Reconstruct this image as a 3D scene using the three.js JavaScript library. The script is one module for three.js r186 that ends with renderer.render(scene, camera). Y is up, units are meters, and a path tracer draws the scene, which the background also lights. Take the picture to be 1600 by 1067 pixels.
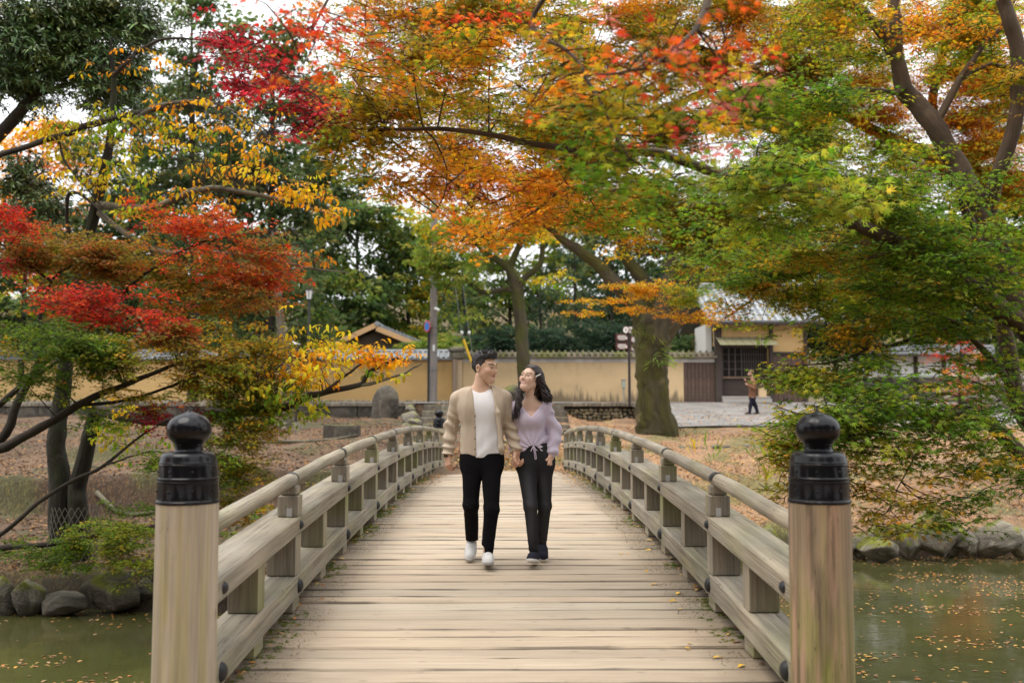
import * as THREE from 'three';
import { mergeGeometries, mergeVertices, toCreasedNormals } from 'three/addons/utils/BufferGeometryUtils.js';
import { RoundedBoxGeometry } from 'three/addons/geometries/RoundedBoxGeometry.js';

// ------------------------------------------------------------------ camera, sky, sun, exposure
const F = 1556, EYE = 1.43;
const scene = new THREE.Scene();
const camera = new THREE.PerspectiveCamera(2 * Math.atan(533.5 / F) * 180 / Math.PI, 1600 / 1067, 0.1, 2000);
camera.rotation.order = 'YXZ';
camera.position.set(0, EYE, 0);
camera.rotation.set(0.0671, -0.0077, 0);
camera.focus = 8.2;
camera.userData.fStop = 1.9;
scene.add(camera);

const renderer = new THREE.WebGLRenderer({ antialias: true });
renderer.toneMapping = THREE.LinearToneMapping;
renderer.toneMappingExposure = 2.35;
renderer.shadowMap.enabled = true;
{ // overcast sky: brighter towards the zenith, nearly white
  const w = 128, h = 64, d = new Float32Array(w * h * 4);
  for (let j = 0; j < h; j++) for (let i = 0; i < w; i++) {
    const el = ((j + 0.5) / h - 0.5) * Math.PI, s = Math.max(0, Math.sin(el));
    const L = 0.56 + 0.56 * s, o = (j * w + i) * 4;
    d[o] = L * 0.985; d[o + 1] = L; d[o + 2] = L * 1.03; d[o + 3] = 1;
  }
  const t = new THREE.DataTexture(d, w, h, THREE.RGBAFormat, THREE.FloatType);
  t.mapping = THREE.EquirectangularReflectionMapping; t.magFilter = THREE.LinearFilter; t.needsUpdate = true;
  scene.background = t; scene.environment = t;
}
const sun = new THREE.DirectionalLight(new THREE.Color(1, 0.94, 0.84), 1.15);
sun.position.set(-14, 40, -4);
sun.target.position.set(0, 0, -12);
sun.castShadow = true; sun.shadow.radius = 75;
sun.shadow.mapSize.set(2048, 2048);
Object.assign(sun.shadow.camera, { left: -40, right: 40, top: 40, bottom: -40, near: 1, far: 140 });
scene.add(sun, sun.target);

// ------------------------------------------------------------------ helpers
const V = (x, y, z) => new THREE.Vector3(x, y, z);
function rng(seed) { let s = seed >>> 0; return () => { s = (s + 0x6d2b79f5) | 0; let t = Math.imul(s ^ (s >>> 15), 1 | s); t = (t + Math.imul(t ^ (t >>> 7), 61 | t)) ^ t; return ((t ^ (t >>> 14)) >>> 0) / 4294967296; }; }
const R0 = rng(12345);
const rr = (a, b, r = R0) => a + (b - a) * r();
const lerp = (a, b, t) => a + (b - a) * t, clamp = (x, a, b) => Math.min(b, Math.max(a, x));
const ss = (a, b, x) => { const t = clamp((x - a) / (b - a), 0, 1); return t * t * (3 - 2 * t); };
camera.updateMatrixWorld(true);
// the place in the world, at depth d, of a feature measured at (px, py) in the 1600 x 1067 photograph
function P(px, py, d) {
  const v = V((px - 800) / F, -(py - 533.5) / F, -1).applyQuaternion(camera.quaternion);
  return v.multiplyScalar(d / -v.z).add(camera.position);
}
const usedNames = new Map();
function numbered(n) { const k = usedNames.get(n) ?? 0; usedNames.set(n, k + 1); return k ? n + '_' + String(k).padStart(3, '0') : n; }
function tag(o, label, category, group, kind) {
  if (label) o.userData.label = label;
  if (category) o.userData.category = category;
  if (group) o.userData.group = group;
  if (kind) o.userData.kind = kind;
  return o;
}
function thing(name, label, category, pos = V(0, 0, 0), group) {
  const o = new THREE.Group(); o.name = numbered(name); o.position.copy(pos); scene.add(o);
  return tag(o, label, category, group);
}
function part(name, geo, mat, parent, kind) {
  const m = new THREE.Mesh(geo, mat); m.name = parent === scene ? numbered(name) : name; m.castShadow = m.receiveShadow = true;
  if (kind) m.userData.kind = kind;
  parent.add(m); return m;
}
const ORD = ['first', 'second', 'third', 'fourth', 'fifth', 'sixth', 'seventh', 'eighth', 'ninth', 'tenth', 'eleventh', 'twelfth', 'thirteenth', 'fourteenth', 'fifteenth', 'sixteenth', 'seventeenth', 'eighteenth', 'nineteenth', 'twentieth'];

// value noise, 3-D, and a tileable 2-D one
function h3(x, y, z) { let n = Math.imul(x, 374761393) + Math.imul(y, 668265263) + Math.imul(z, 2147483647 ^ 0x5bd1e995); n = Math.imul(n ^ (n >>> 13), 1274126177); n = Math.imul(n ^ (n >>> 16), 0x85ebca6b); return ((n ^ (n >>> 15)) >>> 0) / 4294967296; }
function n3(x, y, z) {
  const i = Math.floor(x), j = Math.floor(y), k = Math.floor(z); let u = x - i, v = y - j, w = z - k;
  u = u * u * (3 - 2 * u); v = v * v * (3 - 2 * v); w = w * w * (3 - 2 * w);
  const a = lerp(lerp(h3(i, j, k), h3(i + 1, j, k), u), lerp(h3(i, j + 1, k), h3(i + 1, j + 1, k), u), v);
  const b = lerp(lerp(h3(i, j, k + 1), h3(i + 1, j, k + 1), u), lerp(h3(i, j + 1, k + 1), h3(i + 1, j + 1, k + 1), u), v);
  return lerp(a, b, w);
}
const fbm3 = (x, y, z, o = 4) => { let s = 0, a = 0.5, t = 0; for (let i = 0; i < o; i++) { s += a * n3(x, y, z); t += a; a *= 0.5; x *= 2.03; y *= 2.03; z *= 2.03; } return s / t; };
function tn(x, y, px, py, s) { // x, y in lattice cells, tiling after px, py cells
  const i = Math.floor(x), j = Math.floor(y); let u = x - i, v = y - j; u = u * u * (3 - 2 * u); v = v * v * (3 - 2 * v);
  const m = (a, n) => ((a % n) + n) % n;
  const a = m(i, px), b = m(i + 1, px), c = m(j, py), d = m(j + 1, py);
  return lerp(lerp(h3(a, c, s), h3(b, c, s), u), lerp(h3(a, d, s), h3(b, d, s), u), v);
}
function tfbm(u, v, fx, fy, s, o = 4) { let r = 0, a = 0.5, t = 0; for (let k = 0; k < o; k++) { r += a * tn(u * fx, v * fy, fx, fy, s + k * 17); t += a; a *= 0.5; fx *= 2; fy *= 2; } return r / t; }
// a texture whose pixels f(u, v) gives as [r, g, b] linear or one value
function tex(w, h, f, srgb = true) {
  const d = new Uint8Array(w * h * 4), enc = (c) => srgb ? 255 * (c <= 0.0031308 ? 12.92 * c : 1.055 * Math.pow(c, 1 / 2.4) - 0.055) : 255 * c;
  for (let j = 0; j < h; j++) for (let i = 0; i < w; i++) {
    let c = f((i + 0.5) / w, (j + 0.5) / h); if (typeof c === 'number') c = [c, c, c];
    const o = (j * w + i) * 4; for (let k = 0; k < 3; k++) d[o + k] = clamp(enc(Math.max(0, c[k])), 0, 255); d[o + 3] = 255;
  }
  const t = new THREE.DataTexture(d, w, h); t.wrapS = t.wrapT = THREE.RepeatWrapping; t.magFilter = THREE.LinearFilter;
  if (srgb) t.colorSpace = THREE.SRGBColorSpace; t.needsUpdate = true; return t;
}
const rep = (t, x, y) => { const c = t.clone(); c.repeat.set(x, y); c.needsUpdate = true; return c; };
const C = (r, g, b) => new THREE.Color().setRGB(r, g, b);
const std = (c, roughness = 0.8, o = {}) => new THREE.MeshStandardMaterial({ color: Array.isArray(c) ? C(...c) : c, roughness, side: THREE.DoubleSide, ...o });

// ------------------------------------------------------------------ geometry helpers
// sweep a closed 2-D section along points; each frame's section axes are side (a) and up (b)
function sweep(sec, pts, { up = V(0, 1, 0), sides = null, scale = null, crease = 0.6, uv = 1, u0 = 0, v0 = 0, caps = true } = {}) {
  const n = sec.length, pos = [], uvs = [], frames = [];
  const per = [0]; for (let k = 0; k < n; k++) { const a = sec[k], b = sec[(k + 1) % n]; per.push(per[k] + Math.hypot(a[0] - b[0], a[1] - b[1])); }
  let len = 0;
  pts.forEach((p, i) => {
    const t = pts[Math.min(i + 1, pts.length - 1)].clone().sub(pts[Math.max(i - 1, 0)]).normalize();
    const s = sides ? sides.clone() : t.clone().cross(up).normalize(); const b = s.clone().cross(t).normalize();
    if (i) len += p.distanceTo(pts[i - 1]);
    const k = scale ? scale(i / (pts.length - 1)) : 1;
    frames.push({ len, ring: sec.map(([x, y]) => p.clone().addScaledVector(s, x * k).addScaledVector(b, y * k)) });
  });
  const tri = (a, ua, b, ub, c, uc) => { pos.push(a.x, a.y, a.z, b.x, b.y, b.z, c.x, c.y, c.z); uvs.push(...ua, ...ub, ...uc); };
  for (let i = 0; i + 1 < frames.length; i++) for (let k = 0; k < n; k++) {
    const A = frames[i], B = frames[i + 1], k2 = (k + 1) % n;
    const ua = [u0 + A.len * uv, v0 + per[k] * uv], ub = [u0 + B.len * uv, v0 + per[k] * uv], uc = [u0 + B.len * uv, v0 + per[k + 1] * uv], ud = [u0 + A.len * uv, v0 + per[k + 1] * uv];
    tri(A.ring[k], ua, A.ring[k2], ud, B.ring[k], ub); tri(B.ring[k], ub, A.ring[k2], ud, B.ring[k2], uc);
  }
  if (caps) for (const [f, rev] of [[frames[0], true], [frames[frames.length - 1], false]]) {
    const c = f.ring.reduce((s, p) => s.add(p), V(0, 0, 0)).divideScalar(n);
    for (let k = 0; k < n; k++) { const k2 = (k + 1) % n, e = (q) => [u0 + sec[q][0] * uv, v0 + sec[q][1] * uv * 4], o = [u0, v0]; rev ? tri(c, o, f.ring[k2], e(k2), f.ring[k], e(k)) : tri(c, o, f.ring[k], e(k), f.ring[k2], e(k2)); }
  }
  const g = new THREE.BufferGeometry();
  g.setAttribute('position', new THREE.Float32BufferAttribute(pos, 3)); g.setAttribute('uv', new THREE.Float32BufferAttribute(uvs, 2));
  g.computeVertexNormals();
  return crease ? toCreasedNormals(g, crease) : g;
}
const rectSec = (w, h, c = 0.008) => [[-w / 2 + c, -h / 2], [w / 2 - c, -h / 2], [w / 2, -h / 2 + c], [w / 2, h / 2 - c], [w / 2 - c, h / 2], [-w / 2 + c, h / 2], [-w / 2, h / 2 - c], [-w / 2, -h / 2 + c]];
const circSec = (r, n = 12) => Array.from({ length: n }, (_, k) => [r * Math.cos(k / n * 2 * Math.PI), r * Math.sin(k / n * 2 * Math.PI)]);
function box(w, h, d, x = 0, y = 0, z = 0, bevel = 0.006, vert = false) {
  const m = Math.min(w, h, d), g = bevel && m > 2.2 * bevel ? new RoundedBoxGeometry(w, h, d, 1, bevel) : new THREE.BoxGeometry(w, h, d);
  const q = g.index ? g.toNonIndexed() : g;
  const p = q.attributes.position, nn = q.attributes.normal, uv = q.attributes.uv;
  for (let i = 0; i < p.count; i++) { const ax = Math.abs(nn.getX(i)), ay = Math.abs(nn.getY(i)), az = Math.abs(nn.getZ(i)); if (ax > ay && ax > az) uv.setXY(i, p.getZ(i), p.getY(i)); else if (ay > az) uv.setXY(i, p.getX(i), p.getZ(i)); else uv.setXY(i, p.getX(i), p.getY(i)); }
  if (h > w && h > d || vert) for (let i = 0; i < p.count; i++) uv.setXY(i, uv.getY(i) + x * 3, uv.getX(i) + z * 3);
  q.translate(x, y, z); return q;
}
const strip = (g) => { const q = g.index ? g.toNonIndexed() : g.clone(); for (const k of Object.keys(q.attributes)) if (!['position', 'normal', 'uv'].includes(k)) q.deleteAttribute(k); q.clearGroups(); return q; };
const merge = (a) => mergeGeometries(a.map(strip), false);
function paint(g, f) { // vertex colours from f(x, y, z, nx, ny, nz)
  const p = g.attributes.position, n = g.attributes.normal, c = new Float32Array(p.count * 3);
  for (let i = 0; i < p.count; i++) { const q = f(p.getX(i), p.getY(i), p.getZ(i), n.getX(i), n.getY(i), n.getZ(i)); c[i * 3] = q[0]; c[i * 3 + 1] = q[1]; c[i * 3 + 2] = q[2]; }
  g.setAttribute('color', new THREE.BufferAttribute(c, 3)); return g;
}
// tapered round limb through points, radii given at each point
function limbGeo(pts, radii, { seg = 8, step = 0.12, rough = 0.06, u = 1 } = {}) {
  if (pts.length < 2) return null;
  const curve = new THREE.CatmullRomCurve3(pts, false, 'centripetal'), L = curve.getLength(), n = Math.max(3, Math.min(60, Math.ceil(L / step)));
  const pos = [], nor = [], uvs = [], idx = []; let ref = V(0.3, 0.2, 1).normalize();
  for (let i = 0; i <= n; i++) {
    const t = i / n, p = curve.getPoint(t), tg = curve.getTangent(t), f = t * (radii.length - 1), k = Math.min(radii.length - 2, Math.floor(f)), r = lerp(radii[k], radii[k + 1], f - k);
    const s = tg.clone().cross(ref).normalize(), b = s.clone().cross(tg).normalize(); ref = b.clone().cross(s).negate().normalize(); ref = b;
    for (let j = 0; j <= seg; j++) {
      const a = j / seg * 2 * Math.PI, dx = s.clone().multiplyScalar(Math.cos(a)).addScaledVector(b, Math.sin(a));
      const q = r * (1 + rough * 2 * (n3(p.x * 9 + Math.cos(a) * 2, p.y * 9 + t, p.z * 9 + Math.sin(a) * 2) - 0.5));
      pos.push(p.x + dx.x * q, p.y + dx.y * q, p.z + dx.z * q); nor.push(dx.x, dx.y, dx.z); uvs.push(t * L * u, j / seg * Math.max(0.25, Math.round(r * 2 * Math.PI * 4) / 4) * u);
    }
  }
  for (let i = 0; i < n; i++) for (let j = 0; j < seg; j++) { const a = i * (seg + 1) + j, b = a + seg + 1; idx.push(a, b, a + 1, b, b + 1, a + 1); }
  const g = new THREE.BufferGeometry(); g.setAttribute('position', new THREE.Float32BufferAttribute(pos, 3)); g.setAttribute('normal', new THREE.Float32BufferAttribute(nor, 3)); g.setAttribute('uv', new THREE.Float32BufferAttribute(uvs, 2)); g.setIndex(idx);
  return g;
}
function rockGeo(rx, ry, rz, seed, detail = 3, rough = 0.35) {
  let g = mergeVertices(new THREE.IcosahedronGeometry(1, detail).deleteAttribute('uv').deleteAttribute('normal'));
  const p = g.attributes.position, r = rng(seed), pl = Array.from({ length: 13 }, () => [V(rr(-1, 1, r), rr(-1, 1, r), rr(-1, 1, r)).normalize(), rr(0.50, 0.86, r)]);
  for (let i = 0; i < p.count; i++) {
    const v = V(p.getX(i), p.getY(i), p.getZ(i)); let s = 1;
    for (const [n, d] of pl) { const q = v.dot(n); if (q > 0) s = Math.min(s, d / q); }
    s = lerp(1.05, s, 0.93) * 1.18 * (1 + rough * 0.5 * (fbm3(v.x * 1.7 + seed, v.y * 1.7, v.z * 1.7) - 0.5) + 0.09 * (fbm3(v.x * 6, v.y * 6 + seed, v.z * 6, 3) - 0.5));
    p.setXYZ(i, v.x * s * rx, v.y * s * ry, v.z * s * rz);
  }
  g.computeVertexNormals();
  const uv = new Float32Array(p.count * 2); for (let i = 0; i < p.count; i++) { uv[i * 2] = p.getX(i) + p.getZ(i) * 0.7; uv[i * 2 + 1] = p.getY(i) + p.getZ(i) * 0.3; }
  g.setAttribute('uv', new THREE.BufferAttribute(uv, 2)); return g;
}
// ------------------------------------------------------------------ shared textures and materials
const grainT = tex(1024, 1024, (u, v) => {
  const fine = tfbm(u, v, 6, 150, 3, 3), mid = tfbm(u, v, 3, 40, 9, 4), wide = tfbm(u, v, 3, 5, 21, 4), ck = Math.abs(tfbm(u, v, 2, 46, 33, 4) - 0.5);
  let k = 0.78 + 0.36 * (fine - 0.5) + 0.60 * (mid - 0.5) + 0.55 * (wide - 0.5);
  if (ck < 0.011 && tn(u * 5, v * 9, 5, 9, 77) > 0.40) k *= 0.34 + 58 * ck;
  const w = 0.10 * (tfbm(u, v, 3, 7, 51, 3) - 0.5);
  return [k * (1 + w), k, k * (1 - w * 1.3)];
});
const grainB = tex(1024, 1024, (u, v) => {
  const ck = Math.abs(tfbm(u, v, 2, 46, 33, 4) - 0.5);
  let k = 0.5 + 0.5 * (tfbm(u, v, 6, 150, 3, 3) - 0.5) + 0.4 * (tfbm(u, v, 3, 40, 9, 4) - 0.5);
  if (ck < 0.008 && tn(u * 5, v * 9, 5, 9, 77) > 0.45) k *= 0.4 + 75 * ck; return k;
}, false);
const deckT = tex(1024, 1024, (u, v) => {
  let k = 0.87 + 0.34 * (tfbm(u, v, 8, 140, 3, 3) - 0.5) + 0.20 * (tfbm(u, v, 5, 34, 9, 4) - 0.5) + 0.10 * (tfbm(u, v, 5, 6, 21, 5) - 0.5);
  const ck = Math.abs(tfbm(u, v, 5, 26, 33, 5) - 0.5); if (ck < 0.005 && tn(u * 9, v * 11, 9, 11, 77) > 0.66) k *= 0.5 + 100 * ck;
  const kx = u * 7, ky = v * 5, i = Math.floor(kx), j = Math.floor(ky), q = Math.hypot((kx - i - 0.2 - 0.6 * h3(i, j, 5)) * 0.5, (ky - j - 0.2 - 0.6 * h3(i, j, 6)) * 1.1); if (h3(i, j, 9) > 0.72 && q < 0.05) k *= 0.55 + 6 * q;
  return [k, k * 0.995, k * 0.98]; });
const deckB = tex(1024, 1024, (u, v) => 0.5 + 0.6 * (tfbm(u, v, 8, 140, 3, 3) - 0.5) + 0.5 * (tfbm(u, v, 60, 200, 13, 2) - 0.5), false);
const mottleT = tex(512, 512, (u, v) => { const k = 0.72 + 0.55 * (tfbm(u, v, 5, 5, 5, 6) - 0.5) + 0.25 * (tfbm(u, v, 60, 60, 8, 3) - 0.5); return k; });
const stoneT = tex(512, 512, (u, v) => { const l = tfbm(u, v, 9, 9, 15, 4), k = 0.62 + 1.1 * (tfbm(u, v, 4, 4, 5, 6) - 0.5) + 0.5 * (tfbm(u, v, 50, 50, 8, 3) - 0.5), w = ss(0.62, 0.68, l); return [lerp(k, 1, w * .7), lerp(k * .98, 1, w * .7), lerp(k * .95, .95, w * .7)]; });
const mottleB = tex(512, 512, (u, v) => 0.5 * tfbm(u, v, 10, 10, 5, 5) + 0.5 * tfbm(u, v, 70, 70, 8, 3), false);
const barkT = tex(512, 512, (u, v) => { const k = 0.6 + 0.7 * (tfbm(u, v, 5, 14, 91, 5) - 0.5) + 0.35 * (tfbm(u, v, 12, 60, 92, 3) - 0.5), m = tfbm(u, v, 4, 4, 95, 4); return [k * lerp(1, 0.86, m), k, k * lerp(1, 0.8, m)]; });
const barkB = tex(512, 512, (u, v) => 0.6 * tfbm(u, v, 5, 14, 91, 5) + 0.4 * tfbm(u, v, 14, 60, 92, 4), false);
const litterT = tex(1024, 1024, (u, v) => {
  let c = [0.185, 0.112, 0.062], b = tfbm(u, v, 6, 6, 11, 5); c = c.map((q) => q * (0.55 + 0.9 * b));
  for (let k = 0; k < 3; k++) {
    const N = 46 + k * 22, du = u * N + 0.8 * tn(u * N, v * N, N, N, 61 + k), dv = v * N + 0.8 * tn(u * N, v * N, N, N, 71 + k), i = Math.floor(du), j = Math.floor(dv), h = h3(i % N, j % N, 7 + k), q = h3(i % N, j % N, 97 + k);
    if (h > 0.55) { const x = du - i - 0.5, y = dv - j - 0.5, a = q * 6.28, e = Math.hypot((x * Math.cos(a) + y * Math.sin(a)) * 1.5, (y * Math.cos(a) - x * Math.sin(a)) * 2.4); if (e < 0.62) c = [[0.30, 0.17, 0.085], [0.37, 0.24, 0.14], [0.22, 0.13, 0.08], [0.42, 0.24, 0.09], [0.30, 0.23, 0.16]][Math.floor(q * 5)].map((z) => z * (0.75 + 0.5 * h - 0.25 * e)); }
  } return c;
});
const litterB = tex(512, 512, (u, v) => tfbm(u, v, 40, 40, 13, 4), false);
const plainT = rep(mottleT, 0.35, 0.35);
const woodMat = (c, o = {}) => std(c, 0.82, { map: rep(grainT, 0.5, 1), bumpMap: rep(grainB, 0.5, 1), bumpScale: 0.006, vertexColors: false, ...o });
const M = {
  deck: woodMat([0.52, 0.425, 0.32], { vertexColors: true, map: rep(deckT, 0.5, 1), bumpMap: rep(deckB, 0.5, 1), bumpScale: 0.002 }),
  rail: woodMat([0.43, 0.385, 0.305], { vertexColors: true, bumpScale: 0.01 }),
  post: std([0.46, 0.42, 0.345], 0.85, { map: rep(deckT, 0.5, 0.7), bumpMap: rep(grainB, 0.5, 1), bumpScale: 0.006, vertexColors: true }),
  post2: std([0.46, 0.40, 0.31], 0.88, { map: rep(grainT, 0.5, 0.7), bumpMap: rep(grainB, 0.5, 1), bumpScale: 0.009, vertexColors: true }),
  iron: std([0.010, 0.0105, 0.013], 0.5, { bumpMap: rep(mottleB, 4, 4), bumpScale: 0.0008 }),
  cap: new THREE.MeshPhysicalMaterial({ color: C(0.006, 0.0062, 0.008), roughness: 0.4, specularIntensity: 0.10, clearcoat: 0.42, clearcoatRoughness: 0.13, bumpMap: rep(mottleB, 3, 3), bumpScale: 0.0012, side: THREE.DoubleSide }),
  plate: std([0.42, 0.42, 0.42], 0.45, { metalness: 0.5 }),
  stone: std([0.36, 0.33, 0.285], 0.92, { map: rep(stoneT, 0.9, 0.9), bumpMap: rep(mottleB, 1.2, 1.2), bumpScale: 0.035, vertexColors: true }),
  bark: std([0.055, 0.038, 0.028], 0.95, { map: rep(barkT, 1.0, 1.0), bumpMap: rep(barkB, 1, 1), bumpScale: 0.015 }),
  barkGrey: std([0.22, 0.18, 0.14], 0.95, { map: rep(barkT, 1, 1), bumpMap: rep(barkB, 1, 1), bumpScale: 0.012 }),
  barkBrown: std([0.115, 0.068, 0.042], 0.9, { map: rep(barkT, 0.8, 0.8), bumpMap: rep(barkB, 1, 1), bumpScale: 0.01 }),
  barkMoss: std([0.25, 0.205, 0.135], 0.95, { map: rep(barkT, 0.5, 0.5), bumpMap: rep(barkB, 0.5, 0.5), bumpScale: 0.04, vertexColors: true }),
};
const mossyStone = (g, amount = 0.5, seed = 0, dark = 1) => paint(g, (x, y, z, nx, ny, nz) => {
  const n = fbm3(x * 5 + seed, y * 5, z * 5), m = ss(0.46, 0.66, ny * 0.45 + n * 0.85 - 0.42 + amount * 0.4), k = dark * (0.75 + 0.6 * (fbm3(x * 2, y * 2 + seed, z * 2) - 0.5));
  return [lerp(k, 0.22 + 0.38 * dark, m), lerp(k * 0.97, 0.26 + 0.44 * dark, m), lerp(k * 0.90, 0.08, m)];
});

// ------------------------------------------------------------------ terrain: banks of the pond, the slope up to the road
const WATER = -1.3;
const deckY = (d) => 0.27 * (1 - ((d - 13.8) / 9.15) ** 2);
const edgeOf = (x) => lerp(13.7, 18.4, ss(-0.8, 1.6, x)) + 0.35 * (n3(x * 0.7, 3, 5) - 0.5) + 0.5 * ss(-7, -12, x);
const pw = (u, ...k) => { for (let i = 0; i + 3 < k.length; i += 2) if (u <= k[i + 2]) return lerp(k[i + 1], k[i + 3], clamp((u - k[i]) / (k[i + 2] - k[i]), 0, 1)); return k[k.length - 1]; };
const roadY = (x, d) => lerp(1.60 + (d - 32) * 0.01, pw(d, 29.5, 0.84, 30, 0.91, 38, 1.19, 41.2, 1.63, 42, 1.70, 60, 1.75), ss(3.9, 4.7, x));
const roadNear = (x) => lerp(32.1, 29.9 + 0.3 * (n3(x * 0.6, 1, 2) - 0.5), ss(3.9, 4.7, x));
function ground(x, d) {
  if (d > 42) return 1.66 + 0.0 * x + ss(60, 140, d) * 14;
  const nearEdge = 4.1 + 5.2 * ss(5.0, 6.4, x) + 3 * ss(6.2, 8.5, -x);
  const near = -0.05 - 1.85 * ss(nearEdge - 0.4, nearEdge + 0.9, d);
  if (d < 11) return near;
  const e = edgeOf(x), u = d - e;
  const left = pw(d, e - 0.5, -1.9, e + 0.45, -0.78, 17.6, -0.55, 18.25 + 0.5 * n3(x * 0.8, 1, 1), -0.46, 18.55 + 0.55 * n3(x * 0.8, 1, 1), 0.22, 21.3 + 0.6 * n3(x * 0.6, 5, 1), 0.30, 21.75 + 0.6 * n3(x * 0.6, 5, 1), 0.54, 25, 0.62, 25.5 + 0.8 * n3(x * 0.5, 8, 1), 0.80, 31, 1.12, 31.7, 1.15);
  const right = pw(d, e - 0.4, -1.9, e + 0.5, -0.85, 22, -0.2, 26, 0.36, 26.15, 0.46, 30, 0.88, 31.7, 1.0);
  let y = lerp(left, right, ss(-1.2, 1.8, x));
  const mid = pw(d, 20.5, -1.9, 22.4, -0.1, 23, -0.03, 25.6, 0.36, 31, 1.3), c = 1 - ss(1.5, 2.9, Math.abs(x));
  if (d > 20) y = lerp(y, mid, c * ss(20, 22.5, d));
  const b = ss(31.98, 32.15, d), b2 = ss(29.6, 30.4, d) * ss(4.0, 4.9, x);
  y = lerp(y, roadY(x, d) - 0.014, Math.max(b, b2));
  const rough = (fbm3(x * 0.8, d * 0.8, 4, 4) - 0.5) * 0.35 + (fbm3(x * 3.1, d * 3.1, 9, 3) - 0.5) * 0.12;
  return y + rough * (1 - Math.max(b, b2)) * (0.35 + 0.65 * ss(1.5, 3, Math.abs(x))) * ss(13, 15, d);
}
{
  const xs = [], ds = [];
  for (const [a, b, s] of [[-700, -60, 80], [-60, -16, 2], [-16, 16, 0.16], [16, 60, 2], [60, 701, 80]]) for (let q = a; q < b; q += s) xs.push(q);
  for (const [a, b, s] of [[-60, -5, 5], [-5, 11, 0.4], [11, 33, 0.12], [33, 60, 1], [60, 160, 8], [160, 1300, 90]]) for (let q = a; q < b; q += s) ds.push(q);
  const pos = [], uv = [], col = [], idx = [], n = xs.length;
  for (const d of ds) for (const x of xs) {
    const y = ground(x, d); pos.push(x, y, -d); uv.push(x / 2.4, d / 2.4);
    const slope = Math.abs(ground(x, d + 0.25) - ground(x, d - 0.25)) * 2, m = fbm3(x * 0.9, d * 0.9, 30), q = fbm3(x * 0.35, d * 0.35, 60, 3);
    let c = [1, 1, 1];
    const earth = Math.max(ss(0.5, 1.0, slope), ss(0.55, 0.62, q) * 0.6), moss = ss(0.56, 0.66, m) * 0.75 * ss(13, 15, d);
    c = [lerp(1, 0.52, earth), lerp(1, 0.52, earth), lerp(1, 0.52, earth)];
    c = [lerp(c[0], 0.45, moss), lerp(c[1], 0.75, moss), lerp(c[2], 0.42, moss)];
    if (x < 0.5 && d > 12) { const q2 = 0.46 + 0.54 * ss(-1, 2, x); c = c.map((k) => k * q2); }  // left bank dimmed: shade of trees not built overhead, put into the ground colour
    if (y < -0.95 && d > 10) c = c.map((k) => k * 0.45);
    if (d > 42) c = [0.35, 0.42, 0.3];
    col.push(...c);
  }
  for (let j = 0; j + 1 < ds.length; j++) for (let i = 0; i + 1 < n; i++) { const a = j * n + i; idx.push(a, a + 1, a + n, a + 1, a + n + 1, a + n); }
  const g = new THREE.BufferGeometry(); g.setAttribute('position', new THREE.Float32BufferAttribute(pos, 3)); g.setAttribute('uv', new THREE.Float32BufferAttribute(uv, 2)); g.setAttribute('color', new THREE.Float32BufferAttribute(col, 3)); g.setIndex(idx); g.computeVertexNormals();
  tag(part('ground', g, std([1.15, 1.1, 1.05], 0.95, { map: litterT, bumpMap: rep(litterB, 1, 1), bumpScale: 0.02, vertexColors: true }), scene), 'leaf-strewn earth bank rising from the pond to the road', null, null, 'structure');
  // road
  const rp = [], ru = [], ri = [], rc = []; let rw = 0; const cols = [];
  for (let x = -60; x < 60; x += x > 2 && x < 8 ? 0.2 : 1) cols.push(x);
  for (let j = 0; j <= 14; j++) for (const x of cols) { const d = lerp(roadNear(x), 41.95, j / 14); rp.push(x, roadY(x, d), -d); ru.push(x / 3, d / 3); const k = 0.92 + 0.25 * (fbm3(x * 0.7, d * 0.7, 3) - 0.5); rc.push(k, k * 0.985, k * 0.96); }
  rw = cols.length; for (let j = 0; j < 14; j++) for (let i = 0; i + 1 < rw; i++) { const a = j * rw + i; ri.push(a, a + 1, a + rw, a + 1, a + rw + 1, a + rw); }
  const rg = new THREE.BufferGeometry(); rg.setAttribute('position', new THREE.Float32BufferAttribute(rp, 3)); rg.setAttribute('uv', new THREE.Float32BufferAttribute(ru, 2)); rg.setAttribute('color', new THREE.Float32BufferAttribute(rc, 3)); rg.setIndex(ri); rg.computeVertexNormals();
  tag(part('road', rg, std([0.28, 0.265, 0.25], 0.9, { map: rep(mottleT, 1, 1), bumpMap: rep(mottleB, 3, 3), bumpScale: 0.005, vertexColors: true }), scene), 'pale grey gravel road in front of the plaster wall', null, null, 'structure');
  // water
  const wg = new THREE.PlaneGeometry(120, 27, 1, 1).rotateX(-Math.PI / 2); wg.translate(0, WATER, -6.9);
  const wu = wg.attributes.uv, wp = wg.attributes.position; for (let i = 0; i < 4; i++) wu.setXY(i, wp.getX(i) / 2.5, wp.getZ(i) / 2.5);
  const ripple = tex(512, 512, (u, v) => 0.6 * tfbm(u, v, 5, 14, 44, 4) + 0.4 * tfbm(u, v, 20, 40, 48, 3), false);
  const wm = new THREE.MeshPhysicalMaterial({ color: C(0.085, 0.084, 0.032), roughness: 0.07, ior: 1.33, bumpMap: ripple, bumpScale: 0.0022, side: THREE.DoubleSide, map: tex(256, 256, (u, v) => { const k = 0.75 + 0.6 * (tfbm(u, v, 3, 4, 41, 4) - 0.5); return [k, k, k * 0.95]; }) });
  tag(part('water', wg, wm, scene), 'murky olive pond water under the bridge', null, null, 'structure');
}
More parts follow.
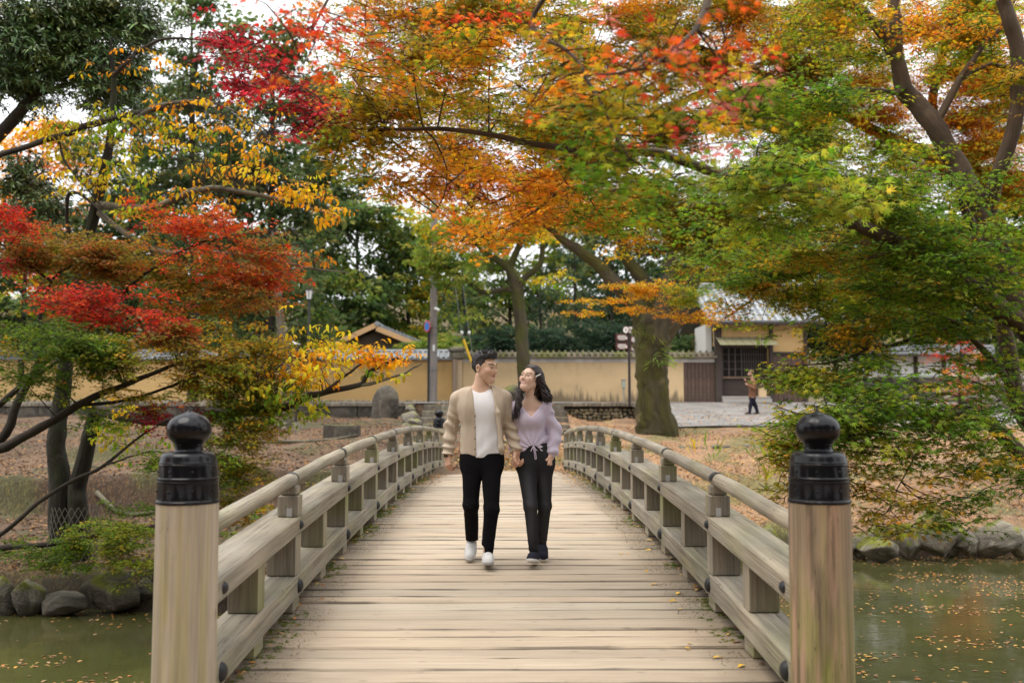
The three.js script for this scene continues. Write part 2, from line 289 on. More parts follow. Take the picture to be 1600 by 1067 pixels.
// ------------------------------------------------------------------ the arched wooden bridge
const onDeck = (x, d, h = 0) => V(x, deckY(d) + h, -d);
const D0 = 4.69, BAY = 2.02;                       // first post, spacing of the uprights
const station = (i) => i === 0 ? D0 : i === 9 ? 22.92 : 4.62 + BAY * i;
{
  const B = thing('wooden_bridge', 'weathered arched wooden footbridge with low railings, crossing the pond under the couple', 'bridge', V(0, 0, 0));
  const arc = (x, d0, d1, h, n = 5) => Array.from({ length: n + 1 }, (_, k) => onDeck(x, lerp(d0, d1, k / n), h));
  const r = rng(7);
  // deck planks, one by one
  let d = 3.4;
  while (d < 22.9) {
    const w = rr(0.15, 0.27, r), dm = d + w / 2, len = 3.06 + rr(-0.03, 0.03, r), n = 26;
    const sl = Math.atan2(deckY(dm + 0.05) - deckY(dm - 0.05), 0.1), up = V(0, Math.cos(sl), Math.sin(sl)), lift = rr(-0.004, 0.003, r);
    const pts = Array.from({ length: n + 1 }, (_, k) => onDeck(-len / 2 + len * k / n, dm, -0.03 + lift));
    const hw = w / 2 - rr(0.003, 0.009, r), c = 0.010, sec = [[-hw, -0.03], [hw, -0.03], [hw, 0.03 - c], [hw - c, 0.03], [hw - 0.015, 0.0305], [-hw + 0.015, 0.0305], [-hw + c, 0.03], [-hw, 0.03 - c]];
    const g = sweep(sec, pts, { up, u0: rr(0, 9, r), v0: rr(0, 9, r), crease: 0.5 });
    const p = g.attributes.position, s1 = rr(0, 90, r), tint = rr(0.86, 1.06, r), warm = rr(-0.035, 0.045, r);
    const rim = []; let at = 0;
    for (let i = 0; i < p.count; i++) {
      const x = p.getX(i), z = p.getZ(i), e = z + dm; rim.push(Math.abs(e) > hw * Math.cos(sl) - 0.0125);
      const edge = Math.sign(e) * (n3(x * 2.3 + s1, Math.sign(e) * 3, 1) - 0.6) * 0.014 + Math.sign(e) * Math.min(0, (n3(x * 9 + s1, Math.sign(e) * 5, 2) - 0.38)) * 0.022;
      p.setZ(i, z + edge); p.setY(i, p.getY(i) + (n3(x * 1.1, s1, 3) - 0.5) * 0.008 + (n3(x * 5, s1 + e * 20, 5) - 0.5) * 0.004);
    }
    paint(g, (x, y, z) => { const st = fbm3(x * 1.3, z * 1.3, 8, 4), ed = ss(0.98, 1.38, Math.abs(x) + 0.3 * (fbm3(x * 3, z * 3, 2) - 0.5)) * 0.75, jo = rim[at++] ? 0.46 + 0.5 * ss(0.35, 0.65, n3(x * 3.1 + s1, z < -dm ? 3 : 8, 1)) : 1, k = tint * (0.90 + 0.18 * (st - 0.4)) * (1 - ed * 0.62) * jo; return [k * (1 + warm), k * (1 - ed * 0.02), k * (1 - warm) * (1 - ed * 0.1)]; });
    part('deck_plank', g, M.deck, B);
    d += w;
  }
  // weathering tint of the railing wood: greenish and darker low down and on faces that hold water; shade painted on viewer-facing sides of uprights and blocks
  const weatherShade = (g, sd, low = 0, green = 0.5) => paint(g, (x, y, z, nx, ny, nz) => {
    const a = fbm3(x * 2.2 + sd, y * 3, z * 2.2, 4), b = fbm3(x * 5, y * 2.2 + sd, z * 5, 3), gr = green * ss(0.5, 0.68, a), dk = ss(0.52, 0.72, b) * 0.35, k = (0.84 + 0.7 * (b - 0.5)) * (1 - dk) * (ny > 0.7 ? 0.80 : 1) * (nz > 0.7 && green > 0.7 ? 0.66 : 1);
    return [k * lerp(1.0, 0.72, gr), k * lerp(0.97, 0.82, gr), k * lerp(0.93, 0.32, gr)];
  });
  const bolt = (rad, prot) => new THREE.LatheGeometry([[0, prot], [rad * 0.35, prot * 0.96], [rad * 0.7, prot * 0.72], [rad * 0.93, prot * 0.35], [rad, 0], [rad * 1.05, 0], [rad * 1.05, -0.004], [0, -0.004]].map(([a, b]) => new THREE.Vector2(a, b)), 16).rotateZ(-Math.PI / 2);
  const bigBolt = bolt(0.042, 0.030).scale(1, 1.15, 1.0), smallBolt = bolt(0.030, 0.022);
  for (const s of [-1, 1]) {
    const xB = s * 1.46, xM = s * 1.47, xU = s * 1.45, xR = s * 1.415;
    for (let i = 0; i < 9; i++) {
      const a = station(i), b = station(i + 1), sd = i * 3.1 + (s > 0 ? 50 : 0), g0 = 0.0015;
      part('lower_beam', weatherShade(sweep(rectSec(0.22, 0.15, 0.012), arc(xB, a + g0, b - g0, 0.165), { u0: rr(0, 9, r), v0: rr(0, 9, r) }), sd, 0, 0.35), M.rail, B);
      part('middle_beam', weatherShade(sweep(rectSec(0.25, 0.118, 0.010), arc(xM, a + g0, b - g0, 0.56), { u0: rr(0, 9, r), v0: rr(0, 9, r) }), sd + 9, 0, 0.35), M.rail, B);
      part('handrail', weatherShade(sweep(circSec(0.046, 16), arc(xR, a + (i ? 0.002 : 0.12), b - 0.002, 0.853, 8).map((p, k) => p.add(V((n3(k * 0.5 + sd, 1, 1) - 0.5) * 0.012, (n3(k * 0.4, sd, 1) - 0.5) * 0.010, 0))), { u0: rr(0, 9, r), v0: rr(0, 9, r), crease: 0.9 }), sd + 5, 0, 0.2 + (i > 5 ? 0.35 : 0)), M.rail, B);
      for (const [q, full] of [[a, i > 0], [(a + b) / 2 + 0.02, false]]) {
        if (q === a && !i) continue;
        const h0 = 0.2405, h1 = 0.5005, th = full ? 0.17 : 0.155, wd = full ? 0.185 : 0.17, y0 = deckY(q);
        part('upright', weatherShade(box(wd, h1 - h0, th, xU, y0 + (h0 + h1) / 2, -q, 0.006), sd + q, 0, 0.9), M.rail, B);
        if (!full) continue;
        const blk = part('rail_block', weatherShade(merge([box(0.135, 0.135, 0.15, xR, y0 + 0.6865, -q, 0.008, true), box(0.112, 0.07, 0.13, xR, y0 + 0.788, -q, 0.02, true)]), sd + q * 2, 0, 0.8), M.rail, B);
        part('metal_plate', box(0.036, 0.055, 0.004, xR - s * 0.012, y0 + 0.648, -q + 0.0775, 0), M.plate, blk);
        const strap = new THREE.CylinderGeometry(0.0495, 0.0495, 0.085, 16, 1, true, -Math.PI * 0.55, Math.PI * 1.1).rotateX(Math.PI / 2).rotateZ(Math.PI);
        strap.rotateX(Math.atan2(deckY(q + 0.1) - deckY(q - 0.1), 0.2)); strap.translate(xR, y0 + 0.853, -q); part('metal_strap', strap, M.iron, blk);
      }
      // spacer blocks between deck and lower beam
      for (const q of [a + 0.02, (a + b) / 2]) if (q > 5) part('spacer_block', weatherShade(box(0.20, 0.088, 0.2, s * 1.47, deckY(q) + 0.046, -q, 0.006), sd + q * 3, 0, 0.6), M.rail, B);
    }
    for (let i = 0; i <= 9; i++) {
      const q = station(i) + (i ? 0 : 0.16) - (i === 9 ? 0.12 : 0), y0 = deckY(q);
      const m1 = part('bolt', s > 0 ? bigBolt.clone().rotateY(Math.PI) : bigBolt, M.iron, B); m1.position.set(s * 1.35 , y0 + 0.165, -q);
      const m2 = part('bolt', s > 0 ? smallBolt.clone().rotateY(Math.PI) : smallBolt, M.iron, B); m2.position.set(s * 1.345, y0 + 0.56, -q);
    }
    // side girder and trestle under the deck
    part('girder', weatherShade(sweep(rectSec(0.24, 0.34, 0.01), arc(s * 1.3, 3.5, 22.9, -0.235, 24), { u0: 1 }), 3, 0, 0.6), M.rail, B);
    for (const q of [9.2, 13.8, 18.4]) part('pier', weatherShade(new THREE.CylinderGeometry(0.15, 0.16, 2.3, 16).translate(s * 1.3, deckY(q) - 1.56, -q), q, 0, 0.9), M.rail, B);
  }
  for (const q of [9.2, 13.8, 18.4]) part('cross_beam', weatherShade(box(3.2, 0.2, 0.22, 0, deckY(q) - 0.506, -q - 0.2, 0.01), q, 0, 0.8), M.rail, B);
  part('girder', weatherShade(sweep(rectSec(0.24, 0.34, 0.01), arc(0, 3.5, 22.9, -0.235, 24), { u0: 4 }), 3, 0, 0.6), M.rail, B);

  // newel posts with black onion-shaped caps
  const capPts = [[0.1405, 0], [0.1445, 0.004], [0.1445, 0.012], [0.141, 0.016], [0.1395, 0.020], [0.1405, 0.024], [0.139, 0.03], [0.1375, 0.094], [0.1395, 0.097], [0.1395, 0.104], [0.1365, 0.107], [0.1395, 0.111], [0.1395, 0.118], [0.1355, 0.122], [0.1315, 0.172], [0.1335, 0.176], [0.1325, 0.182], [0.1295, 0.185], [0.1320, 0.189], [0.130, 0.195], [0.1275, 0.200], [0.124, 0.216], [0.117, 0.228], [0.104, 0.236], [0.070, 0.2405], [0.067, 0.243], [0.064, 0.25], [0.0635, 0.262], [0.0665, 0.268], [0.066, 0.273], [0.069, 0.278], [0.078, 0.288], [0.092, 0.302], [0.1005, 0.322], [0.1025, 0.342], [0.098, 0.364], [0.085, 0.386], [0.066, 0.402], [0.043, 0.414], [0.022, 0.421], [0.010, 0.426], [0.005, 0.436], [0.002, 0.445], [0, 0.447]].map(([a, b]) => new THREE.Vector2(a, b));
  const capG = toCreasedNormals(new THREE.LatheGeometry(capPts, 56).toNonIndexed(), 0.5);
  const nail = new THREE.SphereGeometry(0.0065, 10, 6);
  const posts = [[-1.476, D0, 'L'], [1.476, D0, 'R'], [-1.50, 22.95, 'L']];
  for (const [x, dd, side] of posts) {
    const y0 = deckY(dd), base = y0 - 0.6, top = 0.978 + (dd > 9 ? 0.0 : y0 + 0.012) , n = 40;
    const g = new THREE.CylinderGeometry(0.141, 0.146, top - base, 56, n, true).translate(0, (top + base) / 2, 0), p = g.attributes.position, uv = g.attributes.uv;
    for (let i = 0; i < p.count; i++) { const a = Math.atan2(p.getZ(i), p.getX(i)), k = 1 + 0.016 * (fbm3(Math.cos(a) * 2 + x, p.getY(i) * 0.9, Math.sin(a) * 2) - 0.5); p.setX(i, p.getX(i) * k); p.setZ(i, p.getZ(i) * k); uv.setXY(i, p.getY(i) + x, uv.getX(i) * 1.0 + x); }
    g.computeVertexNormals();
    paint(g, (X, y, z) => {
      const a = Math.atan2(z, X), s = fbm3(a * 5 + x * 9, y * 0.6, x, 4), t = fbm3(a * 9 + x, y * 1.2, 3 + x, 4), q = fbm3(a * 3 + x * 3, y * 2.2, 7, 4);
      if (side === 'L') { const gr = ss(0.50, 0.62, s) * 0.9, pale = 0.9 + 0.5 * (t - 0.5), line = 0.8 * ss(0.05, 0.0, Math.min(Math.abs(a - 1.50 - 0.04 * n3(y * 2, 1, 1)), Math.abs(a - 1.92 - 0.05 * n3(y * 2, 4, 1)), Math.abs(a - 1.02 - 0.05 * n3(y * 2, 7, 1)))) * ss(0.25, 0.4, n3(y * 3, 2, 2)); const m = Math.max(gr * 0.42, line); return [pale * lerp(1.06, 0.98, m), pale * lerp(0.98, 0.92, m), pale * lerp(0.92, 0.22, m)]; }
      const pk = ss(0.50, 0.57, t) * ss(0.40, 0.52, q), gr = ss(0.62, 0.3, y + (q - 0.5) * 0.9) * 0.6 + ss(0.6, 0.72, s) * 0.4, dk = ss(0.46, 0.58, q) * 0.42, k = 0.80 * (1 - dk) + 0.7 * (s - 0.5);
      return [lerp(lerp(k, k * 0.72, gr), 1.06, pk * 0.8), lerp(lerp(k * 0.85, k * 0.78, gr), 0.78, pk * 0.8), lerp(lerp(k * 0.68, k * 0.26, gr), 0.66, pk * 0.8)];
    });
    const post = part('newel_post', g, side === 'L' ? M.post : M.post2, B); post.position.set(x, 0, -dd);
    tag(post, side === 'L' ? (dd > 9 ? 'far left round post with black onion cap' : 'pale left post streaked with yellow-green algae') : 'brown right post with peeling pinkish patches');
    const cap = part('post_cap', capG, M.cap, post); cap.position.y = top - 0.002;
    part('post_cap_seat', new THREE.CylinderGeometry(0.138, 0.138, 0.02, 40).translate(0, top - 0.012, 0), M.cap, post);
    for (let k = 0; k < 8; k++) for (const [yy, rad] of [[0.060, 0.1385], [0.148, 0.1335]]) { const a = k / 8 * 6.283 + 0.35; const m = part('nail', nail, M.cap, cap); m.position.set(Math.cos(a) * rad, yy, Math.sin(a) * rad); }
  }
  { // the far right end: a slim post, its head wrapped in dark metal
    const post = part('end_post', weatherShade(box(0.13, 1.5, 0.15, 1.43, 0.2, -23.02, 0.01), 4, 0, 0.5), M.rail, B); tag(post, 'slim square post ending the right railing');
    part('metal_strap', box(0.150, 0.10, 0.168, 1.43, 0.885, -23.02, 0.02), M.iron, post); part('metal_strap', box(0.150, 0.07, 0.168, 1.43, 0.10, -23.02, 0.02), M.iron, post);
  }
}
// ------------------------------------------------------------------ retaining walls, kerb, steps
const X = (px, d) => P(px, 638, d).x, Y = (py, d) => P(800, py, d).y;
const stoneBox = (w, h, dd, x, y, z, sd, dark = 1, moss = 0) => {
  const g = box(w, h, dd, 0, 0, 0, Math.min(0.02, Math.min(w, h, dd) / 3)), p = g.attributes.position;
  for (let i = 0; i < p.count; i++) { const a = p.getX(i), b = p.getY(i), c = p.getZ(i); p.setXYZ(i, a + 0.06 * w * (n3(a * 2 + sd, b * 3, c * 3) - 0.5), b + 0.05 * h * (n3(a * 3, b * 3 + sd, c * 2) - 0.5), c + 0.05 * dd * (n3(a * 3, b * 2, c * 3 + sd) - 0.5)); }
  g.translate(x, y, z); g.computeVertexNormals(); return mossyStone(g, moss, sd, dark);
};
{
  const r = rng(31);
  const wl = thing('retaining_wall', 'low dark stone retaining wall left of the steps, with a pale kerb on top', 'wall');
  let x = -24; while (x < X(648, 32) - 0.05) { const w = Math.min(rr(1.0, 1.7, r), X(648, 32) - x); part('wall_stone', stoneBox(w - 0.012, 0.72, 0.4, x + w / 2, 1.12, -32.0, x, 0.36, 0.15), M.stone, wl); part('kerb_stone', stoneBox(w - 0.008, 0.13, 0.42, x + w / 2, 1.555, -31.98, x + 3, 1.25), M.stone, wl); x += w; }
  const wr = thing('cobble_wall', 'low cobblestone retaining wall with a pale kerb, between the steps and the big mossy tree', 'wall');
  const xa = X(882, 32), xb = X(1004, 32);
  part('backing', stoneBox(xb - xa, 0.85, 0.3, (xa + xb) / 2, 1.05, -32.1, 3, 0.25), M.stone, wr);
  const st = [];
  for (let y = 0.74; y < 1.46; y += 0.105) for (let q = xa + rr(0, 0.1, r); q < xb; q += rr(0.11, 0.19, r)) { const g = rockGeo(rr(0.06, 0.09, r), rr(0.05, 0.062, r), 0.07, q * 10 + y, 1, 0.2); g.translate(q, y + rr(-0.02, 0.02, r), -31.93); const k = rr(0.45, 1.3, r), gr = rr(0.75, 1, r); st.push(paint(strip(g), () => [k, k * 0.97, k * 0.85 * gr])); }
  part('cobbles', mergeGeometries(st, false), M.stone, wr, 'stuff');
  for (let q = xa; q < xb - 0.1; q += 0.9) part('kerb_stone', stoneBox(Math.min(0.89, xb - q), 0.13, 0.42, q + Math.min(0.89, xb - q) / 2, 1.555, -31.98, q, 1.35), M.stone, wr);
  // steps
  const sw = thing('stone_steps', 'worn stone steps climbing from the bridge end up to the road', 'steps');
  const nS = 6, xl = X(652, 29), xr = X(886, 30);
  for (let k = 0; k < nS; k++) { const d = 26.6 + k * 0.95, top = 0.58 + k * 0.195, w = (xr - xl) / 3; for (let j = 0; j < 3; j++) part('step_stone', stoneBox(w - 0.015, 0.2, 0.5, xl + w * (j + 0.5), top - 0.1, -d - 0.25, k * 7 + j, 0.95 + 0.35 * r(), 0.1), M.stone, sw); if (k) part('tread', stoneBox(xr - xl - 0.1, 0.12, 0.72, (xl + xr) / 2, top - 0.28, -d + 0.33, k * 3, 0.9), M.stone, sw); }

  const rockThing = (label, px, py, d, wpx, hpx, seed, moss, dark, group, depth = 0.9, name = 'boulder', detail = 9) => {
    const k = d / F, p = P(px, py, d), g = mossyStone(rockGeo(wpx * k * 0.55, hpx * k * 0.55, wpx * k * 0.5 * depth, seed, detail), moss, seed, dark);
    const m = part(name, g, M.stone, scene); m.position.copy(p); m.rotation.y = seed; return tag(m, label, 'rock', group);
  };
  { // standing stone, mossy boulder, stone block
    const g = mossyStone((() => { const q = mergeVertices(new THREE.IcosahedronGeometry(1, 9).deleteAttribute('uv').deleteAttribute('normal')), p = q.attributes.position; for (let i = 0; i < p.count; i++) { let v = V(p.getX(i), p.getY(i), p.getZ(i)); if (v.y < 0.1) { const h = Math.hypot(v.x, v.z) || 1, k = lerp(h, 1.0, ss(0.1, -0.5, v.y)) / h * (v.y < -0.85 ? 0.9 : 1); v.x *= k; v.z *= k; } const n = 1 + 0.16 * (fbm3(v.x * 1.6 + 4, v.y * 1.6, v.z * 1.6) - 0.5) + 0.05 * (n3(v.x * 8, v.y * 8, v.z * 8) - 0.5); p.setXYZ(i, v.x * 0.41 * n + 0.03 * v.y, v.y * 0.56 * n, v.z * 0.28 * n); } q.setAttribute('uv', new THREE.BufferAttribute(new Float32Array(p.count * 2).map((_, k) => k % 2 ? p.getY(k >> 1) : p.getX(k >> 1)), 2)); q.computeVertexNormals(); return q; })(), -0.2, 2, 0.5), m = part('standing_stone', g, M.stone, scene); m.position.copy(P(602, 631, 30.6)); tag(m, 'tall rounded grey standing stone in front of the plaster wall, left of the steps', 'rock');
    rockThing('dark green mossy boulder showing between the heads of the couple', 800, 622, 33.4, 44, 46, 5, 0.75, 0.4);
    const b = part('stone_block', stoneBox(0.9, 0.42, 0.5, 0, 0, 0, 5, 0.5, 0.5), M.stone, scene); b.position.copy(P(534, 677, 25.4)); b.position.y = Y(677, 25.4); tag(b, 'low rectangular mossy stone block on the leafy slope left of the bridge', 'stone block');
    const sr = [[641, 642, 30.5, 20, 16], [640, 654, 29.5, 24, 16], [646, 664, 28.4, 20, 15], [634, 668, 27.6, 18, 12], [648, 674, 27.3, 20, 12]];
    sr.forEach(([a, b2, d, w, h], i) => rockThing(`${ORD[i]} rock from the top edging the left side of the stone steps`, a, b2, d, w * 1.1, h * 1.25, i + 11, 0.35, 0.85, 'rocks edging the steps'));
    const left = [[-60, 934, 13.6, 70, 60], [6, 934, 13.5, 44, 62], [46, 932, 13.6, 56, 54], [99, 944, 13.55, 84, 34], [176, 928, 13.6, 80, 54], [231, 926, 13.9, 44, 44], [300, 925, 13.9, 60, 46], [362, 915, 14.1, 52, 40]];
    left.forEach(([a, b2, d, w, h], i) => rockThing(i < 1 ? 'grey rock at the water edge just past the left edge of the picture' : `${ORD[i - 1]} rock from the left along the left water edge`, a, b2, d, w, h, i + 31, i === 3 ? -0.1 : 0.7, 0.62, 'rocks along the left water edge', 0.8));
    const right = [[1160, 850, 18.2, 50, 44], [1208, 850, 18.2, 54, 44], [1262, 852, 18.2, 60, 40], [1312, 852, 18.2, 50, 40], [1343, 853, 18.3, 30, 34], [1376, 858, 17.9, 62, 38], [1372, 834, 18.9, 36, 32], [1421, 848, 18.2, 52, 48], [1464, 840, 18.1, 62, 74], [1488, 844, 18.5, 36, 44], [1512, 847, 18.3, 40, 38], [1556, 843, 18.3, 66, 48], [1594, 848, 18.2, 44, 38], [1640, 848, 18.2, 60, 40]];
    right.forEach(([a, b2, d, w, h], i) => rockThing(`${ORD[i]} rock from the bridge along the right water edge${i === 8 ? ', a tall pointed mossy one' : ''}`, a, b2, d, w, h, i + 57, i === 8 || i === 9 || i === 1 ? 0.85 : 0.35 + 0.5 * h3(i, 2, 3), 1.2, 'rocks along the right water edge', 0.8));
    const ter = []; // low stone edge crossing the right slope
    for (let i = 0; i < 9; i++) { const px = 1066 + i * 17; ter.push(rockThing(`${ORD[i]} low stone from the left in the row across the right leafy slope`, px, 699 + (i % 3), 26.1, 19, 8, i + 90, 0.0, 0.7, 'row of low stones across the slope', 0.9, 'edging_stone', 2)); }
  }
}

// ------------------------------------------------------------------ plaster walls with tiled coping
const plasterT = (seed, stain) => tex(1024, 256, (u, v) => {
  const n = tfbm(u, v, 10, 4, seed, 5), drip = tfbm(u, v, 90, 3, seed + 5, 4), e = v - stain * (0.5 + 1.0 * tfbm(u, v, 24, 1, seed + 9, 3)) * (0.4 + drip * 1.1);
  const s = stain ? ss(0.05, -0.2, e) * 0.85 : 0, k = 0.9 + 0.22 * (n - 0.5), str = 1 - 0.12 * ss(0.55, 0.75, drip) * ss(0.5, 1, v);
  return [lerp(k * str, 0.2, s), lerp(k * str, 0.21, s), lerp(k * str, 0.24, s)];
});
const plaster = (x0, x1, y0, y1, z, t = 0.3) => { const g = box(x1 - x0, y1 - y0, t, (x0 + x1) / 2, (y0 + y1) / 2, z - t / 2, 0), uv = g.attributes.uv, p = g.attributes.position; for (let i = 0; i < uv.count; i++) uv.setXY(i, (p.getX(i)) / 9, clamp((p.getY(i) - y0) / (y1 - y0), 0.004, 0.996)); return g; };
{
  const d = 42, z = -d, base = Y(629, d), top = Y(566, d);
  const tileM = std([0.34, 0.36, 0.38], 0.55, { map: rep(mottleT, 2, 2) }), darkWood = std([0.055, 0.038, 0.03], 0.8, { map: rep(grainT, 0.5, 1) }), ochre = [0.62, 0.40, 0.165];
  const leftW = thing('plaster_wall', 'ochre plaster wall with grey tiled coping, left of the utility pole pillar', 'wall');
  const xL = -24, xP = X(707, d);
  part('plaster_panel', plaster(xL, xP - 0.02, base - 0.3, top, z), std(ochre, 0.9, { map: plasterT(3, 0) }), leftW);
  part('beam', box(xP - xL, 0.10, 0.36, (xL + xP) / 2, top + 0.052, z - 0.15, 0.01), std([0.42, 0.27, 0.13], 0.8), leftW);
  // coping: round eave tiles over a sloping bed
  const bed = new THREE.ExtrudeGeometry(new THREE.Shape([[-0.36, 0], [0.36, 0], [0.36, 0.07], [0.06, 0.33], [-0.06, 0.33], [-0.36, 0.07]].map(([a, b]) => new THREE.Vector2(a, b))), { depth: xP - xL, bevelEnabled: false }).rotateY(Math.PI / 2).translate(xL, top + 0.105, z - 0.15);
  part('coping_bed', bed, tileM, leftW);
  const ribs = [];
  for (let x = xL + 0.1; x < xP - 0.05; x += 0.22) { ribs.push(new THREE.CylinderGeometry(0.062, 0.062, 0.44, 10).rotateX(Math.PI / 2 + 0.70).translate(x, top + 0.32, z + 0.035)); }
  part('coping_tiles', merge(ribs), tileM, leftW, 'stuff');
  part('ridge_tile', sweep(circSec(0.09, 12), [V(xL, top + 0.46, z - 0.15), V((xL + xP) / 2, top + 0.46, z - 0.15), V(xP, top + 0.46, z - 0.15)]), tileM, leftW);
  const teeth = []; const r = rng(8);
  for (let x = xL; x < xP; x += 0.15) { const g = rockGeo(0.07, 0.09, 0.06, x * 9, 1); g.translate(x, base + 0.03 + rr(-0.015, 0.02, r), z + 0.5); const k = rr(0.8, 1.5, r); teeth.push(paint(strip(g), () => [k, k * 0.96, k * 0.86])); }
  part('edging_stones', mergeGeometries(teeth, false), M.stone, leftW, 'stuff');
  // pillar
  const pil = thing('gate_pillar', 'plastered square pillar with a weedy cap between the two plaster walls', 'pillar');
  const xq = X(722, d);
  part('shaft', plaster(xP, xq, base - 0.3, Y(562, d), z + 0.12, 0.5), std([0.56, 0.42, 0.27], 0.9, { map: plasterT(13, 0) }), pil);
  part('side_board', box(0.16, 1.85, 0.2, xP + 0.10, base + 0.9, z + 0.2, 0.01), std([0.26, 0.19, 0.14], 0.8), pil);
  part('cap', stoneBox(0.66, 0.22, 0.7, (xP + xq) / 2, Y(556, d), z - 0.1, 4, 0.9, 0.4), M.stone, pil);
  part('cap_top', mossyStone(rockGeo(0.36, 0.24, 0.3, 77, 2), 0.6, 1, 0.8), M.stone, pil).position.set((xP + xq) / 2, Y(548, d), z - 0.1);
  // right wall
  const rw = thing('plaster_wall', 'ochre plaster wall with mossy coping and dark water stains, right of the pillar', 'wall');
  const x0 = xq + 0.01, x1 = X(1069, d);
  part('plaster_panel', plaster(x0, x1, base - 0.3, top, z), std([0.61, 0.44, 0.245], 0.9, { map: plasterT(23, 0.42) }), rw);
  part('white_band', box(X(1119, d) - x0, 0.17, 0.34, (x0 + X(1119, d)) / 2, top + 0.087, z - 0.14, 0.008), std([0.66, 0.62, 0.58], 0.85, { map: rep(mottleT, 0.5, 0.5) }), rw);
  const cm = paint(new THREE.ExtrudeGeometry(new THREE.Shape([[-0.4, 0], [0.4, 0], [0.4, 0.06], [0.05, 0.26], [-0.05, 0.26], [-0.4, 0.06]].map(([a, b]) => new THREE.Vector2(a, b))), { depth: X(1120, d) - x0, bevelEnabled: false, steps: 60 }).rotateY(Math.PI / 2).translate(x0, top + 0.175, z - 0.15), (x, y, zz) => { const m = fbm3(x * 1.4, y * 3, zz * 3), k = 0.55 + 0.4 * n3(x * 5, y * 5, zz * 5); return m > 0.53 ? [k * 0.5, k * 0.55, k * 0.16] : [k * 0.7, k * 0.62, k * 0.5]; });
  part('coping_bed', cm, M.stone, rw);
  const rb = []; for (let x = x0 + 0.1; x < X(1118, d); x += 0.25) rb.push(paint(strip(new THREE.CylinderGeometry(0.06, 0.06, 0.40, 8).rotateX(Math.PI / 2 + 0.52).translate(x, top + 0.375, z + 0.03)), (a, b, c) => { const m = fbm3(a * 1.4, b * 3, c), k = 0.6 + 0.5 * h3(Math.round(x * 9), 1, 1); return m > 0.52 ? [k * 0.5, k * 0.55, k * 0.15] : [k * 0.65, k * 0.58, k * 0.48]; }));
  part('coping_tiles', mergeGeometries(rb, false), M.stone, rw, 'stuff');
  // board fence at its end, plank by plank
  const xf0 = x1 + 0.005, xf1 = X(1117, d), nB = 8;
  const fw = std([0.115, 0.07, 0.052], 0.85, { map: rep(grainT, 0.5, 1), bumpMap: rep(grainB, 0.5, 1), bumpScale: 0.006 });
  for (let k = 0; k < nB; k++) { const w = (xf1 - xf0) / nB; const g = box(w - 0.012, top - base + 0.12, 0.05, 0, 0, 0, 0.006), uv = g.attributes.uv; for (let i = 0; i < uv.count; i++) uv.setXY(i, uv.getY(i) + k, uv.getX(i)); g.translate(xf0 + w * (k + 0.5), (top + base) / 2 - 0.06, z - 0.04); part('fence_board', g, fw, rw); }
  part('fence_sill', box(xf1 - xf0, 0.09, 0.2, (xf0 + xf1) / 2, base - 0.03, z + 0.02, 0.01), M.stone.clone(), rw).material.vertexColors = false;
  part('fence_backing', box(xf1 - xf0, top - base, 0.04, (xf0 + xf1) / 2, (top + base) / 2, z - 0.12, 0), darkWood, rw);
  // small meter box on the wall
  const mb = thing('meter_box', 'small grey box on a short post against the wall behind the signpost', 'box', V(X(975, 41.6), 0, -41.6));
  part('housing', box(0.17, 0.34, 0.14, 0, Y(600, 41.6), 0, 0.02), std([0.30, 0.32, 0.26], 0.6), mb); part('post', box(0.06, 0.8, 0.06, 0, Y(617, 41.6), 0, 0.01), std([0.25, 0.25, 0.22], 0.7), mb); part('lid', box(0.21, 0.035, 0.18, 0, Y(593.5, 41.6), 0, 0.01), std([0.2, 0.2, 0.18], 0.6), mb);

  // ---------------------------------------------------------------- gatehouse
  const gh = thing('gatehouse', 'traditional gatehouse with ochre plaster, dark lattice door and grey tiled roof', 'building');
  const pl = std([0.60, 0.39, 0.17], 0.9, { map: plasterT(33, 0) }), gz = z + 0.02;
  const B2 = (name, xa, xb, ya, yb, zf, t, m, bev = 0.01, parent = gh) => part(name, box(X(xb, d) - X(xa, d), Y(ya, d) - Y(yb, d), t, (X(xa, d) + X(xb, d)) / 2, (Y(ya, d) + Y(yb, d)) / 2, zf - t / 2, bev), m, parent);
  B2('plaster_panel', 1118, 1210, 496, 540, gz, 0.25, pl, 0);
  B2('plaster_panel', 1210, 1262, 496, 551, gz, 0.25, pl, 0);
  B2('side_wall', 1108, 1117.5, 505, 551, gz - 0.5, 2.4, std([0.50, 0.49, 0.46], 0.9), 0);
  for (let k = 0; k < 7; k++) B2('wall_board', 1210 + k * 7.4, 1210 + (k + 1) * 7.4 - 0.4, 551.3, 629, gz - 0.03, 0.08, fw, 0.008);
  B2('wall_backing', 1210, 1262, 551, 629, gz - 0.13, 0.1, darkWood, 0);
  B2('beam', 1208, 1263, 549.5, 553, gz + 0.06, 0.12, darkWood);
  B2('post', 1118, 1129, 500, 629, gz + 0.08, 0.2, darkWood); B2('post', 1203.5, 1209, 498, 629, gz + 0.12, 0.2, darkWood); B2('post', 1258, 1263, 498, 629, gz + 0.08, 0.2, darkWood);
  B2('lintel', 1129, 1203.5, 538, 543, gz + 0.06, 0.18, darkWood);
  B2('brace', 1209, 1219, 507, 509, gz + 0.1, 0.05, darkWood).rotation.z = 0;
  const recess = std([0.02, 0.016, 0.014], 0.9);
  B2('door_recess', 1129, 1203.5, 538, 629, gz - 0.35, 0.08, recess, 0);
  const lat = B2('lattice_door', 1131, 1202, 541, 543.5, gz - 0.16, 0.05, darkWood);
  const bars = []; const bar = (xa, xb, ya, yb) => bars.push(box(X(xb, d) - X(xa, d), Y(ya, d) - Y(yb, d), 0.03, (X(xa, d) + X(xb, d)) / 2, (Y(ya, d) + Y(yb, d)) / 2, gz - 0.18, 0));
